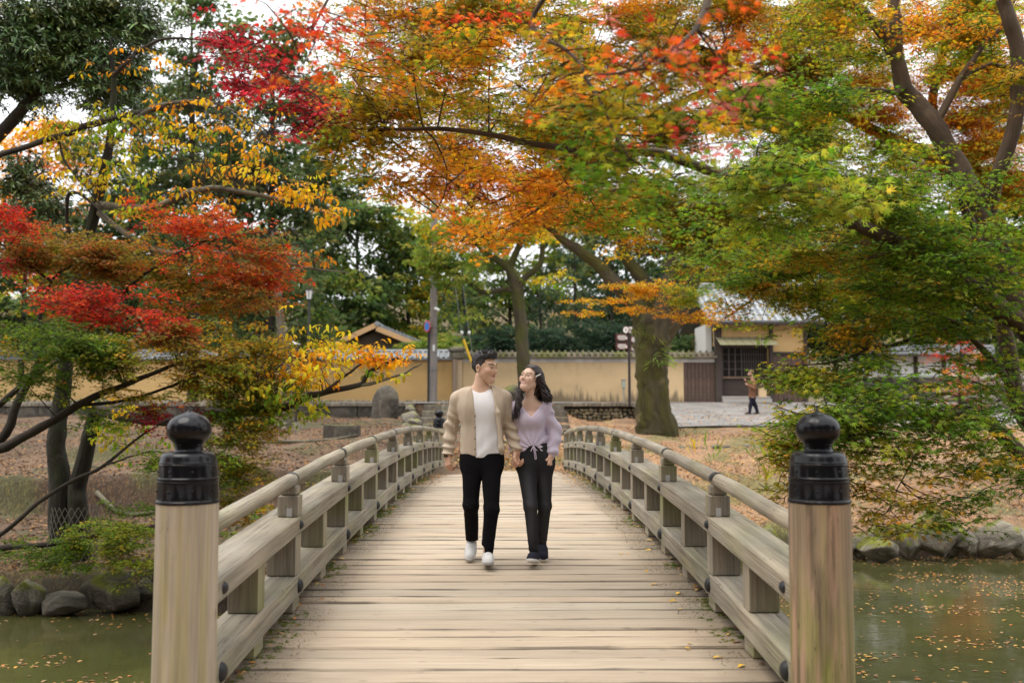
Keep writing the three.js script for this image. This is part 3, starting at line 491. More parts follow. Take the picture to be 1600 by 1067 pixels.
  for (let k = 0; k <= 10; k++) bar(1162 + k * 3.7, 1162.7 + k * 3.7, 543.6, 588); for (let k = 0; k <= 3; k++) bar(1131 + k * 10, 1132.4 + k * 10, 543.6, 588); for (const yy of [553, 564, 576]) bar(1131, 1202, yy, yy + 0.8);
  part('lattice_bars', merge(bars), std([0.10, 0.08, 0.07], 0.8), gh, 'stuff');
  B2('middle_rail', 1130, 1203, 588, 591.4, gz - 0.1, 0.09, std([0.15, 0.095, 0.06], 0.8));
  B2('lower_panel', 1130, 1203, 591.5, 619, gz - 0.2, 0.05, darkWood);
  B2('door_sill', 1128, 1204, 619, 622.5, gz + 0.1, 0.3, std([0.34, 0.31, 0.28], 0.9)); B2('door_step', 1128, 1204, 623, 629, gz + 0.3, 0.42, std([0.36, 0.34, 0.31], 0.9));
  // awning of boards
  const aw = new THREE.Group(); aw.name = 'awning'; gh.add(aw);
  const awM = std([0.30, 0.27, 0.15], 0.9, { map: rep(grainT, 0.5, 1), bumpMap: rep(grainB, 0.5, 1), bumpScale: 0.01 });
  const a0 = V(X(1120, d), Y(527, d), gz), a1 = V(X(1218, 41.2), Y(538.5, 41.2), -41.2), len = Math.hypot(a1.y - a0.y, 0.85), ang = Math.atan2(a0.y - a1.y, 0.85);
  for (let k = 0; k < 7; k++) { const w = (a1.x - a0.x) / 7, g = box(w - 0.008, 0.028, len + 0.05, 0, 0, 0, 0.006); g.rotateX(ang); g.translate(a0.x + w * (k + 0.5), (a0.y + a1.y) / 2, gz + 0.425 + (k % 2) * 0.004); part('awning_board', g, awM, aw); part('batten', box(0.035, 0.03, len, 0, 0.03, 0, 0.006).rotateX(ang).translate(a0.x + w * k, (a0.y + a1.y) / 2, gz + 0.425), awM, aw); }
  // roof: eave beam, tile rows
  const ex0 = X(1108, 41.2), ex1 = X(1292, 41.2), eY = Y(501.5, 41.2), rY = eY + 1.75, depth = 3.4, ra = Math.atan2(rY - eY, depth), rl = Math.hypot(rY - eY, depth);
  const roof = part('roof', box(ex1 - ex0, 0.1, rl, 0, 0, 0, 0.01).rotateX(ra).translate((ex0 + ex1) / 2, (eY + rY) / 2, -41.2 - depth / 2), tileM, gh);
  part('eave_board', box(ex1 - ex0 - 0.05, 0.12, 0.05, (ex0 + ex1) / 2, eY - 0.09, -41.27, 0.008), darkWood, gh);
  for (let k = 0; k < 14; k++) part('rafter', box(0.07, 0.08, 1.0, 0, 0, 0, 0.006).rotateX(ra).translate(ex0 + 0.15 + k * (ex1 - ex0 - 0.3) / 13, eY + 0.10, -41.72), darkWood, gh);
  const r3 = rng(17), tms = [0.8, 0.95, 1.08, 1.2].map((k) => std([0.17 * k, 0.185 * k, 0.195 * k], 0.65, { map: rep(mottleT, 2, 2) }));
  const tileG = new THREE.CylinderGeometry(0.12, 0.12, 0.28, 10, 1, true, -Math.PI / 2, Math.PI).scale(1, 1, 0.45).rotateX(Math.PI / 2 + 0.10 + ra);
  for (let i = 0; i < 17; i++) for (let j = 0; j < 13; j++) { const t = (j + 0.5) / 13, m = part('roof_tile', tileG, tms[Math.floor(r3() * 4)], roof); m.position.set(ex0 + 0.14 + i * (ex1 - ex0 - 0.28) / 16 + rr(-0.008, 0.008, r3), lerp(eY, rY, t) + 0.07 + rr(-0.008, 0.008, r3), -41.2 - depth * t + 0.05); }
  part('roof_ridge', sweep(circSec(0.16, 12), [V(ex0 - 0.05, rY + 0.12, -41.2 - depth), V((ex0 + ex1) / 2, rY + 0.12, -41.2 - depth), V(ex1 + 0.05, rY + 0.12, -41.2 - depth)]), tileM, roof);
  part('back_slope', box(ex1 - ex0, 0.1, rl, 0, 0, 0, 0.01).rotateX(-ra).translate((ex0 + ex1) / 2, (eY + rY) / 2, -41.2 - depth * 1.5), tileM, roof);
  part('back_wall', box(X(1262, d) - X(1118, d), 3.3, 0.2, (X(1118, d) + X(1262, d)) / 2, 3.35, -47.5, 0), pl, gh);

  // ---------------------------------------------------------------- gabled house beyond the left wall
  const gd = 52, hs = thing('gabled_house', 'small gabled house with tan bargeboards, roof peeking over the left plaster wall', 'house');
  const pk = P(590, 511, gd), eL = P(508, 549, gd), eR = P(662, 540, gd), wallB = std([0.10, 0.075, 0.055], 0.9), tan = std([0.58, 0.36, 0.18], 0.8);
  const gs = new THREE.Shape([[eL.x + 0.35, 1.6], [eR.x - 0.35, 1.6], [eR.x - 0.35, eR.y + 0.1], [pk.x, pk.y - 0.12], [eL.x + 0.35, eL.y + 0.1]].map(([a, b]) => new THREE.Vector2(a, b)));
  part('wall', new THREE.ExtrudeGeometry(gs, { depth: 5, bevelEnabled: false }).translate(0, 0, -gd - 5.3), wallB, hs);
  for (const e of [eL, eR]) {
    const mx = (pk.x + e.x) / 2, my = (pk.y + e.y) / 2, L = Math.hypot(pk.x - e.x, pk.y - e.y), a = Math.atan2(e.y - pk.y, e.x - pk.x), n = V(-Math.sin(a), Math.cos(a), 0).multiplyScalar(Math.cos(a) > 0 ? 1 : -1);
    part('roof', box(L + 0.15, 0.10, 6, 0, 0, 0, 0.01).rotateZ(a).translate(mx + n.x * 0.08, my + n.y * 0.08, -gd - 2.7), tileM, hs);
    part('bargeboard', box(L, 0.26, 0.06, 0, -0.10, 0, 0.01).rotateZ(a).translate(mx, my, -gd + 0.28), tan, hs);
    const tb = []; for (let k = 0; k < 12; k++) tb.push(new THREE.CylinderGeometry(0.06, 0.06, 6, 8).rotateX(Math.PI / 2).translate(lerp(pk.x, e.x, (k + 0.5) / 12) + n.x * 0.14, lerp(pk.y, e.y, (k + 0.5) / 12) + n.y * 0.14, -gd - 2.7)); part('roof_tiles', merge(tb), tileM, hs, 'stuff');
  }
  part('ridge', sweep(circSec(0.13, 10), [V(pk.x, pk.y + 0.16, -gd + 0.35), V(pk.x, pk.y + 0.16, -gd - 3), V(pk.x, pk.y + 0.16, -gd - 5.6)]), tileM, hs);

  // white building and rubble wall at the right
  const wd = 46, wbx = thing('white_building', 'white walled building with dark plinth seen through the red leaves at the right', 'building');
  const WB = (n, xa, xb, ya, yb, zf, t, m) => part(n, box(X(xb, wd) - X(xa, wd), Y(ya, wd) - Y(yb, wd), t, (X(xa, wd) + X(xb, wd)) / 2, (Y(ya, wd) + Y(yb, wd)) / 2, -wd + zf - t / 2, 0.01), m, wbx);
  WB('wall', 1398, 1530, 556, 588, 0, 4, std([0.78, 0.78, 0.78], 0.9)); WB('plinth', 1398, 1530, 588.3, 636, 0.01, 4, std([0.12, 0.10, 0.095], 0.9)); WB('ledge', 1396, 1532, 586.5, 590, 0.1, 0.2, std([0.4, 0.4, 0.4], 0.8)); for (const q of [1430, 1474, 1500]) WB('post', q, q + 6, 552, 636, 0.08, 0.2, darkWood); WB('roof', 1385, 1545, 540, 556, 0.8, 5.6, tileM); WB('roof_edge', 1384, 1546, 554.5, 558, 0.92, 0.1, darkWood);
  const rbw = thing('rubble_wall', 'pale rubble stone wall beside the white building at the right', 'wall'); const r5 = rng(77);
  for (let j = 0; j < 5; j++) for (let k = 0; k < 14; k++) { const g = mossyStone(rockGeo(rr(0.2, 0.3, r5), 0.17, 0.2, j * 20 + k, 2), -0.3, k, rr(1.2, 1.7, r5)); const m = part('stone', g, M.stone, rbw); m.position.set(X(1476, 39) + k * 0.42 + (j % 2) * 0.2, 1.55 + j * 0.27, -39 + rr(-0.04, 0.04, r5)); }
}

// ------------------------------------------------------------------ street furniture
{
  const d = 41, up = thing('utility_pole', 'grey wooden utility pole with a black conduit, left of the man', 'pole', V(X(676.5, d), 0, -d));
  const y0 = Y(630, d), H = 9.5, wood = std([0.26, 0.23, 0.215], 0.85, { map: rep(grainT, 0.5, 1), bumpMap: rep(grainB, 0.5, 1), bumpScale: 0.008 });
  const pg = new THREE.CylinderGeometry(0.115, 0.165, H, 24, 8).translate(0, y0 + H / 2 - 0.1, 0); { const uv = pg.attributes.uv; for (let i = 0; i < uv.count; i++) uv.setXY(i, uv.getY(i) * H, uv.getX(i)); }
  part('shaft', pg, wood, up);
  part('conduit', new THREE.CylinderGeometry(0.05, 0.05, 3.4, 12).translate(-0.19, y0 + 1.6, 0.03), std([0.02, 0.02, 0.022], 0.5), up);
  for (const yy of [Y(579, d), Y(523, d), Y(512, d)]) part('band', new THREE.CylinderGeometry(0.175, 0.175, 0.05, 24, 1, true).translate(0, yy, 0), std([0.16, 0.16, 0.17], 0.4, { metalness: 0.7 }), up);
  part('tag_plate', box(0.09, 0.26, 0.02, 0.03, Y(544, d), 0.165, 0.004), std([0.75, 0.75, 0.75], 0.5), up);
  part('street_camera', new THREE.CapsuleGeometry(0.055, 0.14, 4, 10).rotateZ(1.2).translate(0.15, Y(484, d), 0.17), std([0.85, 0.85, 0.85], 0.4), up);
  const rs = thing('road_sign', 'round blue road sign with a red rim, fixed to the utility pole', 'sign', V(X(666.5, d - 0.2), Y(510, d - 0.2), -d + 0.2)); rs.rotation.y = -0.95;
  part('disc', new THREE.CylinderGeometry(0.235, 0.235, 0.012, 32).rotateX(Math.PI / 2), std([0.72, 0.09, 0.10], 0.5), rs);
  part('blue_face', new THREE.CylinderGeometry(0.185, 0.185, 0.004, 32).rotateX(Math.PI / 2).translate(0, 0, 0.0085), std([0.05, 0.22, 0.62], 0.5), rs);
  part('bracket', box(0.06, 0.05, 0.18, 0.02, 0, -0.10, 0.008), std([0.3, 0.3, 0.3], 0.5, { metalness: 0.6 }), rs);
  const gw = thing('guy_wire', 'two guy wires with white insulators and a yellow guard, slanting down behind the man', 'wire', V(0, 0, 0)), gd = 41.3;
  for (const [a, b, c] of [[[700, 330], [721.7, 520], [736, 566]], [[712, 345], [733, 520], [741, 566]]]) {
    const pts = [P(...a, gd), P(...b, gd), P(...c, gd)]; part('wire', limbGeo(pts, [0.012, 0.012], { seg: 6, rough: 0 }), std([0.22, 0.24, 0.24], 0.5), gw);
    part('insulator', new THREE.SphereGeometry(0.065, 14, 10).scale(1, 1.2, 1).translate(...P(...b, gd)), std([0.8, 0.8, 0.8], 0.3), gw);
  }
  part('yellow_guard', limbGeo([P(724, 530, gd - 0.05), P(736.5, 566, gd - 0.05)], [0.05, 0.05], { seg: 12, rough: 0 }), std([0.85, 0.52, 0.02], 0.5), gw);

  const sd = 31.7, sp = thing('direction_signpost', 'dark brown signpost with two pairs of direction boards, in front of the mossy tree', 'signpost', V(X(984, sd), 0, -sd));
  const br = std([0.035, 0.024, 0.022], 0.5), red = std([0.10, 0.018, 0.02], 0.5), wt = std([0.75, 0.73, 0.7], 0.6);
  part('pole', new THREE.CylinderGeometry(0.042, 0.046, Y(518, sd) - 1.5, 16).translate(0, (Y(518, sd) + 1.5) / 2, 0), br, sp); part('finial', new THREE.SphereGeometry(0.05, 12, 8).translate(0, Y(517, sd), 0), br, sp);
  for (const [yy, s] of [[527.5, -1], [541, -1], [530, 1], [543.5, 1]]) {
    const b = new THREE.Group(); b.name = 'direction_board'; sp.add(b); b.position.set(s * 0.05, Y(yy, sd), 0.03); b.rotation.y = s < 0 ? 0.25 : 0.95; const L = 0.40;
    part('panel', box(L, 0.22, 0.03, s * L / 2, 0, 0, 0.006), red, b); for (const [q, w, h] of [[0.055, 0.26, 0.022], [0.02, 0.30, 0.03], [-0.03, 0.28, 0.035], [-0.075, 0.18, 0.018]]) part('lettering_line', box(w, h, 0.003, s * (L / 2 - 0.0), q, 0.0175, 0), wt, b);
    part('pictogram', box(0.06, 0.08, 0.003, s * 0.05, -0.02, 0.0175, 0), wt, b);
  }
  for (const [q, ry] of [[-0.10, -0.7], [0.03, 0.35]]) { const g = new THREE.Group(); g.name = 'disc_sign'; sp.add(g); g.position.set(q, Y(517, sd) + 0.03, 0.07); g.rotation.y = ry; part('rim', new THREE.CylinderGeometry(0.115, 0.115, 0.03, 24).rotateX(Math.PI / 2), red, g); part('white_face', new THREE.CylinderGeometry(0.100, 0.100, 0.004, 24).rotateX(Math.PI / 2).translate(0, 0, 0.0175), wt, g); part('pictogram', box(0.03, 0.09, 0.003, 0, 0, 0.0215, 0), red, g); }

  const ld = 34, lp = thing('street_lamp', 'slim dark street lamp with a white glass lantern, among the trees at the left', 'lamp', V(X(480.5, ld), 0, -ld)), ly = Y(461, ld), blk = std([0.03, 0.03, 0.03], 0.5);
  part('pole', new THREE.CylinderGeometry(0.035, 0.05, ly - 1.75, 14).translate(0, (ly - 0.25 + 1.6) / 2, 0), blk, lp);
  part('lantern_glass', new THREE.CylinderGeometry(0.14, 0.085, 0.30, 6).translate(0, ly, 0), std([0.85, 0.86, 0.86], 0.3), lp);
  part('lantern_cap', new THREE.ConeGeometry(0.175, 0.12, 6).translate(0, ly + 0.215, 0), blk, lp); part('finial', new THREE.SphereGeometry(0.03, 10, 8).translate(0, ly + 0.29, 0), blk, lp); part('lantern_base', new THREE.CylinderGeometry(0.10, 0.05, 0.07, 6).translate(0, ly - 0.19, 0), blk, lp);
  for (let k = 0; k < 6; k++) { const a = k / 6 * 6.283; part('lantern_bar', limbGeo([V(Math.sin(a) * 0.145, ly + 0.15, Math.cos(a) * 0.145), V(Math.sin(a) * 0.09, ly - 0.155, Math.cos(a) * 0.09)], [0.01, 0.01], { seg: 5, rough: 0 }), blk, lp); }
  const pd = 29.5, kp = thing('wooden_post', 'dark square post with a pale metal cap, behind the yellow cherry leaves', 'post', V(X(455, pd), 0, -pd));
  part('shaft', box(0.31, Y(539, pd) - 0.9, 0.3, 0, (Y(539, pd) + 0.9) / 2, 0, 0.015), std([0.028, 0.02, 0.02], 0.6), kp); part('cap', box(0.40, 0.05, 0.4, 0, Y(538, pd), 0, 0.012), std([0.55, 0.55, 0.56], 0.5), kp); part('cap_top', new THREE.ConeGeometry(0.24, 0.12, 4).rotateY(Math.PI / 4).translate(0, Y(535, pd), 0), std([0.6, 0.6, 0.61], 0.5), kp);
}
// ------------------------------------------------------------------ leaves, sprigs and the tree builder
function leafFan(out, fold = 0.12) { // out: [x, y] outline from base round the tip; the leaf lies in x-y with its tip along +y
  const pos = [], c = [0, out.reduce((s, p) => s + p[1], 0) / out.length * 0.8, 0.02];
  const z = ([x, y]) => -fold * (x * x + (y - c[1]) ** 2) * 1.6;
  for (let i = 0; i < out.length; i++) { const a = out[i], b = out[(i + 1) % out.length]; pos.push(c[0], c[1], c[2], a[0], a[1], z(a), b[0], b[1], z(b)); }
  const g = new THREE.BufferGeometry(); g.setAttribute('position', new THREE.Float32BufferAttribute(pos, 3)); g.computeVertexNormals(); return g;
}
const mapleOutline = (() => { const o = [[0, 0]], L = [[-128, 0.40], [-84, 0.72], [-40, 0.92], [0, 1.0], [40, 0.92], [84, 0.72], [128, 0.40]]; // lobes about the petiole end
  L.forEach(([a, l], i) => { const q = (d, r) => [Math.sin(d * Math.PI / 180) * r, 0.16 + Math.cos(d * Math.PI / 180) * r]; o.push(q(a - 9, l * 0.55), q(a, l), q(a + 9, l * 0.55)); if (i < 6) o.push(q((a + L[i + 1][0]) / 2, 0.24)); });
  return o.reverse(); })();
const LEAF = {
  maple: leafFan(mapleOutline.map(([x, y]) => [x * 0.55, y * 0.55])),
  oval: leafFan([[0, 0], [0.17, 0.18], [0.25, 0.45], [0.17, 0.75], [0, 1.05], [-0.17, 0.75], [-0.25, 0.45], [-0.17, 0.18]].reverse(), 0.35),
  lance: leafFan([[0, 0], [0.11, 0.25], [0.12, 0.55], [0, 1], [-0.12, 0.55], [-0.11, 0.25]].reverse(), 0.25),
  needle: leafFan([[0.02, 0], [0.05, 0.5], [0, 1], [-0.05, 0.5], [-0.02, 0]].reverse(), 0.1),
};
function sprigGeo(kind, size, n, len, seed, { droop = 0.25, tilt = 0.5, spread = 0.5 } = {}) {
  const r = rng(seed), parts = [], m = new THREE.Matrix4(), e = new THREE.Euler(), q = new THREE.Quaternion();
  for (let i = 0; i < n; i++) {
    const t = (i + 0.4) / n, side = i % 2 ? 1 : -1, g = LEAF[kind].clone(), s = size * rr(0.72, 1.18, r);
    const yaw = side * rr(0.3, 1.3, r) * (i === n - 1 ? 0.2 : 1) * spread * 2;
    e.set(-Math.PI / 2 + rr(-tilt, tilt, r) - droop, 0, 0, 'YXZ'); q.setFromEuler(e);
    q.premultiply(new THREE.Quaternion().setFromEuler(new THREE.Euler(0, -yaw, rr(-tilt, tilt, r))));
    const off = V(side * rr(0.1, 0.55, r) * size * 1.3, rr(-0.35, 0.25, r) * size, -t * len);
    m.compose(off, q, V(s, s, s)); g.applyMatrix4(m);
    const b = rr(0.68, 1.25, r), h = rr(-0.14, 0.14, r), c = [b * (1 + h), b * (1 - h), b * 0.95];
    parts.push(paint(g, () => c));
  }
  const tw = limbGeo([V(0, 0, 0), V(0.01, 0.012, -len * 0.5), V(0, 0, -len)], [0.0035, 0.0028, 0.0015], { seg: 4, step: 1, rough: 0 }).toNonIndexed(); tw.deleteAttribute('uv');
  parts.push(paint(tw, () => [0.22, 0.16, 0.12]));
  return mergeGeometries(parts, false);
}
const leafMat = (o = {}) => new THREE.MeshPhysicalMaterial({ color: 0xffffff, roughness: 0.95, transmission: 0.62, thickness: 0, vertexColors: true, side: THREE.DoubleSide, specularIntensity: 0.2, ...o });
const LM = leafMat(), LMgloss = new THREE.MeshPhysicalMaterial({ color: 0xffffff, roughness: 0.45, transmission: 0, vertexColors: true, side: THREE.DoubleSide });
const SPRIG = {};
const sprig = (key, ...a) => { SPRIG[key] = [0, 1, 2].map((k) => sprigGeo(a[0], a[1], a[2], a[3], 100 + k * 7 + key.length * 31, a[4])); SPRIG[key].area = a[2] * a[1] * a[1] * (a[0] === 'maple' ? 0.30 : a[0] === 'oval' ? 0.34 : 0.16); };
sprig('maple', 'maple', 0.068, 9, 0.19, { tilt: 0.75, droop: 0.45 }); sprig('mapleBig', 'maple', 0.080, 8, 0.19, { tilt: 0.7, droop: 0.5 }); sprig('cherry', 'oval', 0.082, 6, 0.24, { droop: 0.9, tilt: 0.7 });
sprig('camphor', 'lance', 0.105, 14, 0.24, { droop: 0.5, tilt: 0.8, spread: 0.7 }); sprig('far', 'oval', 0.20, 12, 0.55, { droop: 0.5, tilt: 0.9, spread: 0.8 }); sprig('farFine', 'oval', 0.12, 16, 0.5, { droop: 0.5, tilt: 0.9, spread: 0.8 }); sprig('conifer', 'needle', 0.42, 22, 0.7, { droop: 0.5, tilt: 0.7, spread: 0.55 }); sprig('shrub', 'oval', 0.07, 12, 0.16, { droop: 0.2, tilt: 0.9, spread: 0.8 }); sprig('grass', 'needle', 0.28, 9, 0.05, { droop: -1.1, tilt: 0.45, spread: 0.9 }); sprig('fern', 'needle', 0.16, 10, 0.12, { droop: 0.8, tilt: 0.4, spread: 0.6 });
const PAL = {
  green: [[.11, .20, .014], [.15, .24, .016], [.080, .155, .012], [.20, .26, .018], [.29, .28, .02]],
  lime: [[.24, .29, .03], [.30, .32, .035], [.17, .24, .025], [.38, .34, .035]],
  dkgreen: [[.075, .125, .014], [.10, .155, .016], [.135, .18, .018]],
  olive: [[.30, .22, .014], [.36, .22, .014], [.20, .19, .014], [.44, .24, .014], [.17, .18, .014]],
  yellow: [[.66, .42, .02], [.66, .34, .012], [.50, .38, .025], [.72, .48, .03]],
  gold: [[.66, .33, .010], [.70, .28, .010], [.60, .36, .014], [.64, .24, .012]],
  orange: [[.66, .25, .012], [.62, .18, .010], [.68, .32, .014], [.55, .17, .012], [.48, .22, .014]],
  mix: [[.58, .20, .012], [.34, .22, .014], [.60, .28, .014], [.50, .14, .014], [.22, .20, .014], [.55, .10, .016]],
  mixg: [[.20, .21, .015], [.34, .24, .014], [.56, .27, .014], [.15, .18, .013], [.44, .28, .016]],
  red: [[.48, .028, .018], [.58, .045, .02], [.38, .018, .016], [.56, .09, .02]],
  crimson: [[.30, .010, .020], [.40, .016, .026], [.24, .008, .018], [.46, .03, .05]],
  pink: [[.55, .05, .04], [.52, .12, .09], [.60, .10, .03], [.50, .16, .14]],
  scarlet: [[.52, .05, .014], [.58, .09, .014], [.44, .035, .016], [.50, .13, .016]],
  rust: [[.34, .13, .025], [.28, .16, .02], [.40, .11, .02], [.22, .15, .02], [.20, .17, .018]],
  yelgreen: [[.26, .29, .02], [.38, .34, .022], [.18, .25, .018], [.50, .36, .022], [.14, .22, .016]],
  ever: [[.046, .086, .026], [.066, .115, .032], [.036, .066, .022], [.09, .14, .04]],
  everblue: [[.022, .050, .028], [.032, .066, .036], [.018, .040, .022]],
  evergrey: [[.085, .125, .05], [.115, .155, .06], [.06, .09, .042], [.16, .17, .05]],
  bright: [[.15, .22, .03], [.20, .26, .04], [.10, .17, .028], [.26, .27, .05]],
  moss: [[.10, .12, .014], [.15, .16, .018], [.07, .09, .014]],
};
const DENS = { maple: 6.6, mapleBig: 5.6, cherry: 2.6, camphor: 3.0, far: 4.2, farFine: 3.2, conifer: 2.2, shrub: 1.6, grass: 1.4, fern: 1.4 };
const px2 = (a) => a.map((p) => Array.isArray(p) ? P(...p) : p);
function tree(name, label, category, { at, limbs = [], blobs = [], bark = M.bark, group, mat = LM, seed = 1, twigR = 0.0045 }) {
  const t = thing(name, label, category, at, group), r = rng(seed), inv = at.clone().negate(), samples = [];
  limbs.forEach((l, i) => {
    let pts = px2(l.p).map((p) => p.clone().add(inv)); const curve = new THREE.CatmullRomCurve3(pts, false, 'centripetal');
    const wob = l.wob ?? 0.012, N = Math.max(pts.length * 2, 5); if (wob) pts = curve.getPoints(N).map((p, k) => k ? p.add(V(rr(-wob, wob, r), rr(-wob, wob, r), rr(-wob, wob, r))) : p);
    let g = limbGeo(pts, l.r, { seg: l.r[0] > 0.15 ? 14 : l.r[0] > 0.03 ? 9 : 6, rough: l.rough ?? 0.13 }); if (l.paint) paint(g, l.paint);
    part(l.n ?? (i ? 'branch' : 'trunk'), g, l.mat ?? bark, t);
    for (const p of new THREE.CatmullRomCurve3(pts, false, 'centripetal').getPoints(14)) samples.push(p);
  });
  const inst = new Map(), twigs = [], Q = new THREE.Quaternion(), E = new THREE.Euler(), MM = new THREE.Matrix4();
  for (const b of blobs) {
    const [bx, by, bd, rx, ry, rd, cov, pal, kind = 'maple', o = {}] = b, k = bd / F, c = P(bx, by, bd).add(inv), ax = rx * k, ay = ry * k, S = SPRIG[kind], cols = PAL[pal], alt = o.alt ? PAL[o.alt] : null;
    const sc = o.s ?? 1, n = Math.round(cov * DENS[kind] * Math.PI * ax * ay / (S.area * sc * sc)), ends = [], nb = o.twigs ?? Math.min(46, Math.max(3, Math.round(Math.PI * ax * ay * 2.2)));
    const inside = () => { let v; do v = V(rr(-1, 1, r), rr(-1, 1, r), rr(-1, 1, r)); while (v.lengthSq() > 1); return v; };
    let near = null; if (samples.length) { let bd2 = 1e9; for (const p of samples) { const q = p.distanceToSquared(c); if (q < bd2) { bd2 = q; near = p; } } }
    for (let i = 0; i < nb; i++) {
      const v = inside(), e = c.clone().add(V(v.x * ax, v.y * ay, v.z * rd)); let s = c;
      if (samples.length) { let bd2 = 1e9; for (const p of samples) { const q = p.distanceToSquared(e) * (1 + 0.6 * r()); if (q < bd2) { bd2 = q; s = p; } } if (s.distanceTo(e) > 3.2 * Math.max(ax, ay, rd)) s = c.clone().add(V(rr(-0.3, 0.3, r) * ax, rr(-0.3, 0.3, r) * ay, rr(-0.3, 0.3, r) * rd)); }
      const L = s.distanceTo(e), m1 = s.clone().lerp(e, 0.4).add(V(rr(-0.1, 0.1, r) * L, rr(-0.02, 0.14, r) * L, rr(-0.1, 0.1, r) * L)), m2 = s.clone().lerp(e, 0.75).add(V(rr(-0.07, 0.07, r) * L, rr(0, 0.1, r) * L, rr(-0.07, 0.07, r) * L));
      const R = (o.tr ?? twigR) * (1 + L * 0.8), pts = [s, m1, m2, e];
      if (!o.notwigs) twigs.push(strip(limbGeo(pts, [R, R * 0.75, R * 0.5, R * 0.25], { seg: 5, step: Math.max(0.12, L / 9), rough: 0.03 })));
      if (o.bare) for (let q = 0; q < 4; q++) { const a = m1.clone().lerp(e, r()), z = a.clone().add(V(rr(-0.5, 0.5, r), rr(-0.2, 0.35, r), rr(-0.3, 0.3, r)).multiplyScalar(o.bare)); twigs.push(strip(limbGeo([a, a.clone().lerp(z, 0.5).add(V(0, 0.03, 0)), z], [R * 0.4, R * 0.3, R * 0.15], { seg: 4, step: 0.3, rough: 0 }))); }
      ends.push([m1, m2, e]);
    }
    const nf = o.nf ?? 1.1 / Math.max(0.35, Math.min(ax, ay)), th = o.gap ?? 0.42, lay = o.lay ?? (kind.startsWith('maple') ? 0.24 : 0); let made = 0, tries = 0;
    while (made < n && tries++ < n * 6) {
      let p;
      if (ends.length && r() < (o.hug ?? 0.55)) { const [m1, m2, e] = ends[Math.floor(r() * ends.length)], q = r(); p = (q < 0.5 ? m1.clone().lerp(m2, q * 2) : m2.clone().lerp(e, q * 2 - 1)).add(V(rr(-1, 1, r), rr(-0.35, 0.35, r), rr(-1, 1, r)).multiplyScalar(Math.min(0.22 * sc, ax * 0.5))); if (o.clip && Math.hypot((p.x - c.x) / ax, (p.y - c.y) / ay) > 1.05) continue; }
      else { const v = inside(); p = c.clone().add(V(v.x * ax, v.y * ay, v.z * rd)); if (lay && r() < .6) { const q = lay * (1 + 0.3 * (n3(p.x, 7, p.z) - 0.5)), off = 0.35 * n3(p.x * 0.9, 3, p.z * 0.9); p.y = (Math.round((p.y + off) / q)) * q - off + rr(-0.05, 0.05, r); } }
      if (fbm3((p.x + at.x) * nf + seed, (p.y + at.y) * nf * 1.7, (p.z + at.z) * nf, 2) < th) continue;
      const pc = n3((p.x + at.x) * 1.3 + 40, (p.y + at.y) * 1.9, (p.z + at.z) * 1.3), set = alt && pc > (o.altAt ?? 0.55) ? alt : cols, col = set[Math.floor(r() * set.length)], w = rr(0.8, 1.2, r);
      E.set(rr(-0.35, 0.35, r) + (o.hang ?? 0), r() * 6.283, rr(-0.35, 0.35, r), 'YXZ'); Q.setFromEuler(E); const s2 = sc * rr(0.8, 1.2, r); MM.compose(p, Q, V(s2, s2, s2));
      const key = kind + Math.floor(r() * 3); if (!inst.has(key)) inst.set(key, { m: [], c: [] }); const I = inst.get(key); I.m.push(MM.clone()); I.c.push([Math.min(.85, col[0] * w * 1.36), col[1] * w * 1.36, col[2] * w * 1.2]); made++;
    }
  }
  for (const [key, I] of inst) {
    const g = SPRIG[key.slice(0, -1)][+key.slice(-1)], im = new THREE.InstancedMesh(g, mat, I.m.length), col = new THREE.Color();
    I.m.forEach((m, i) => { im.setMatrixAt(i, m); im.setColorAt(i, col.setRGB(...I.c[i])); }); im.name = 'foliage'; im.castShadow = im.receiveShadow = true; im.userData.kind = 'stuff'; t.add(im);
  }
  if (twigs.length) part('twigs', mergeGeometries(twigs, false), bark, t, 'stuff');
  return t;
}
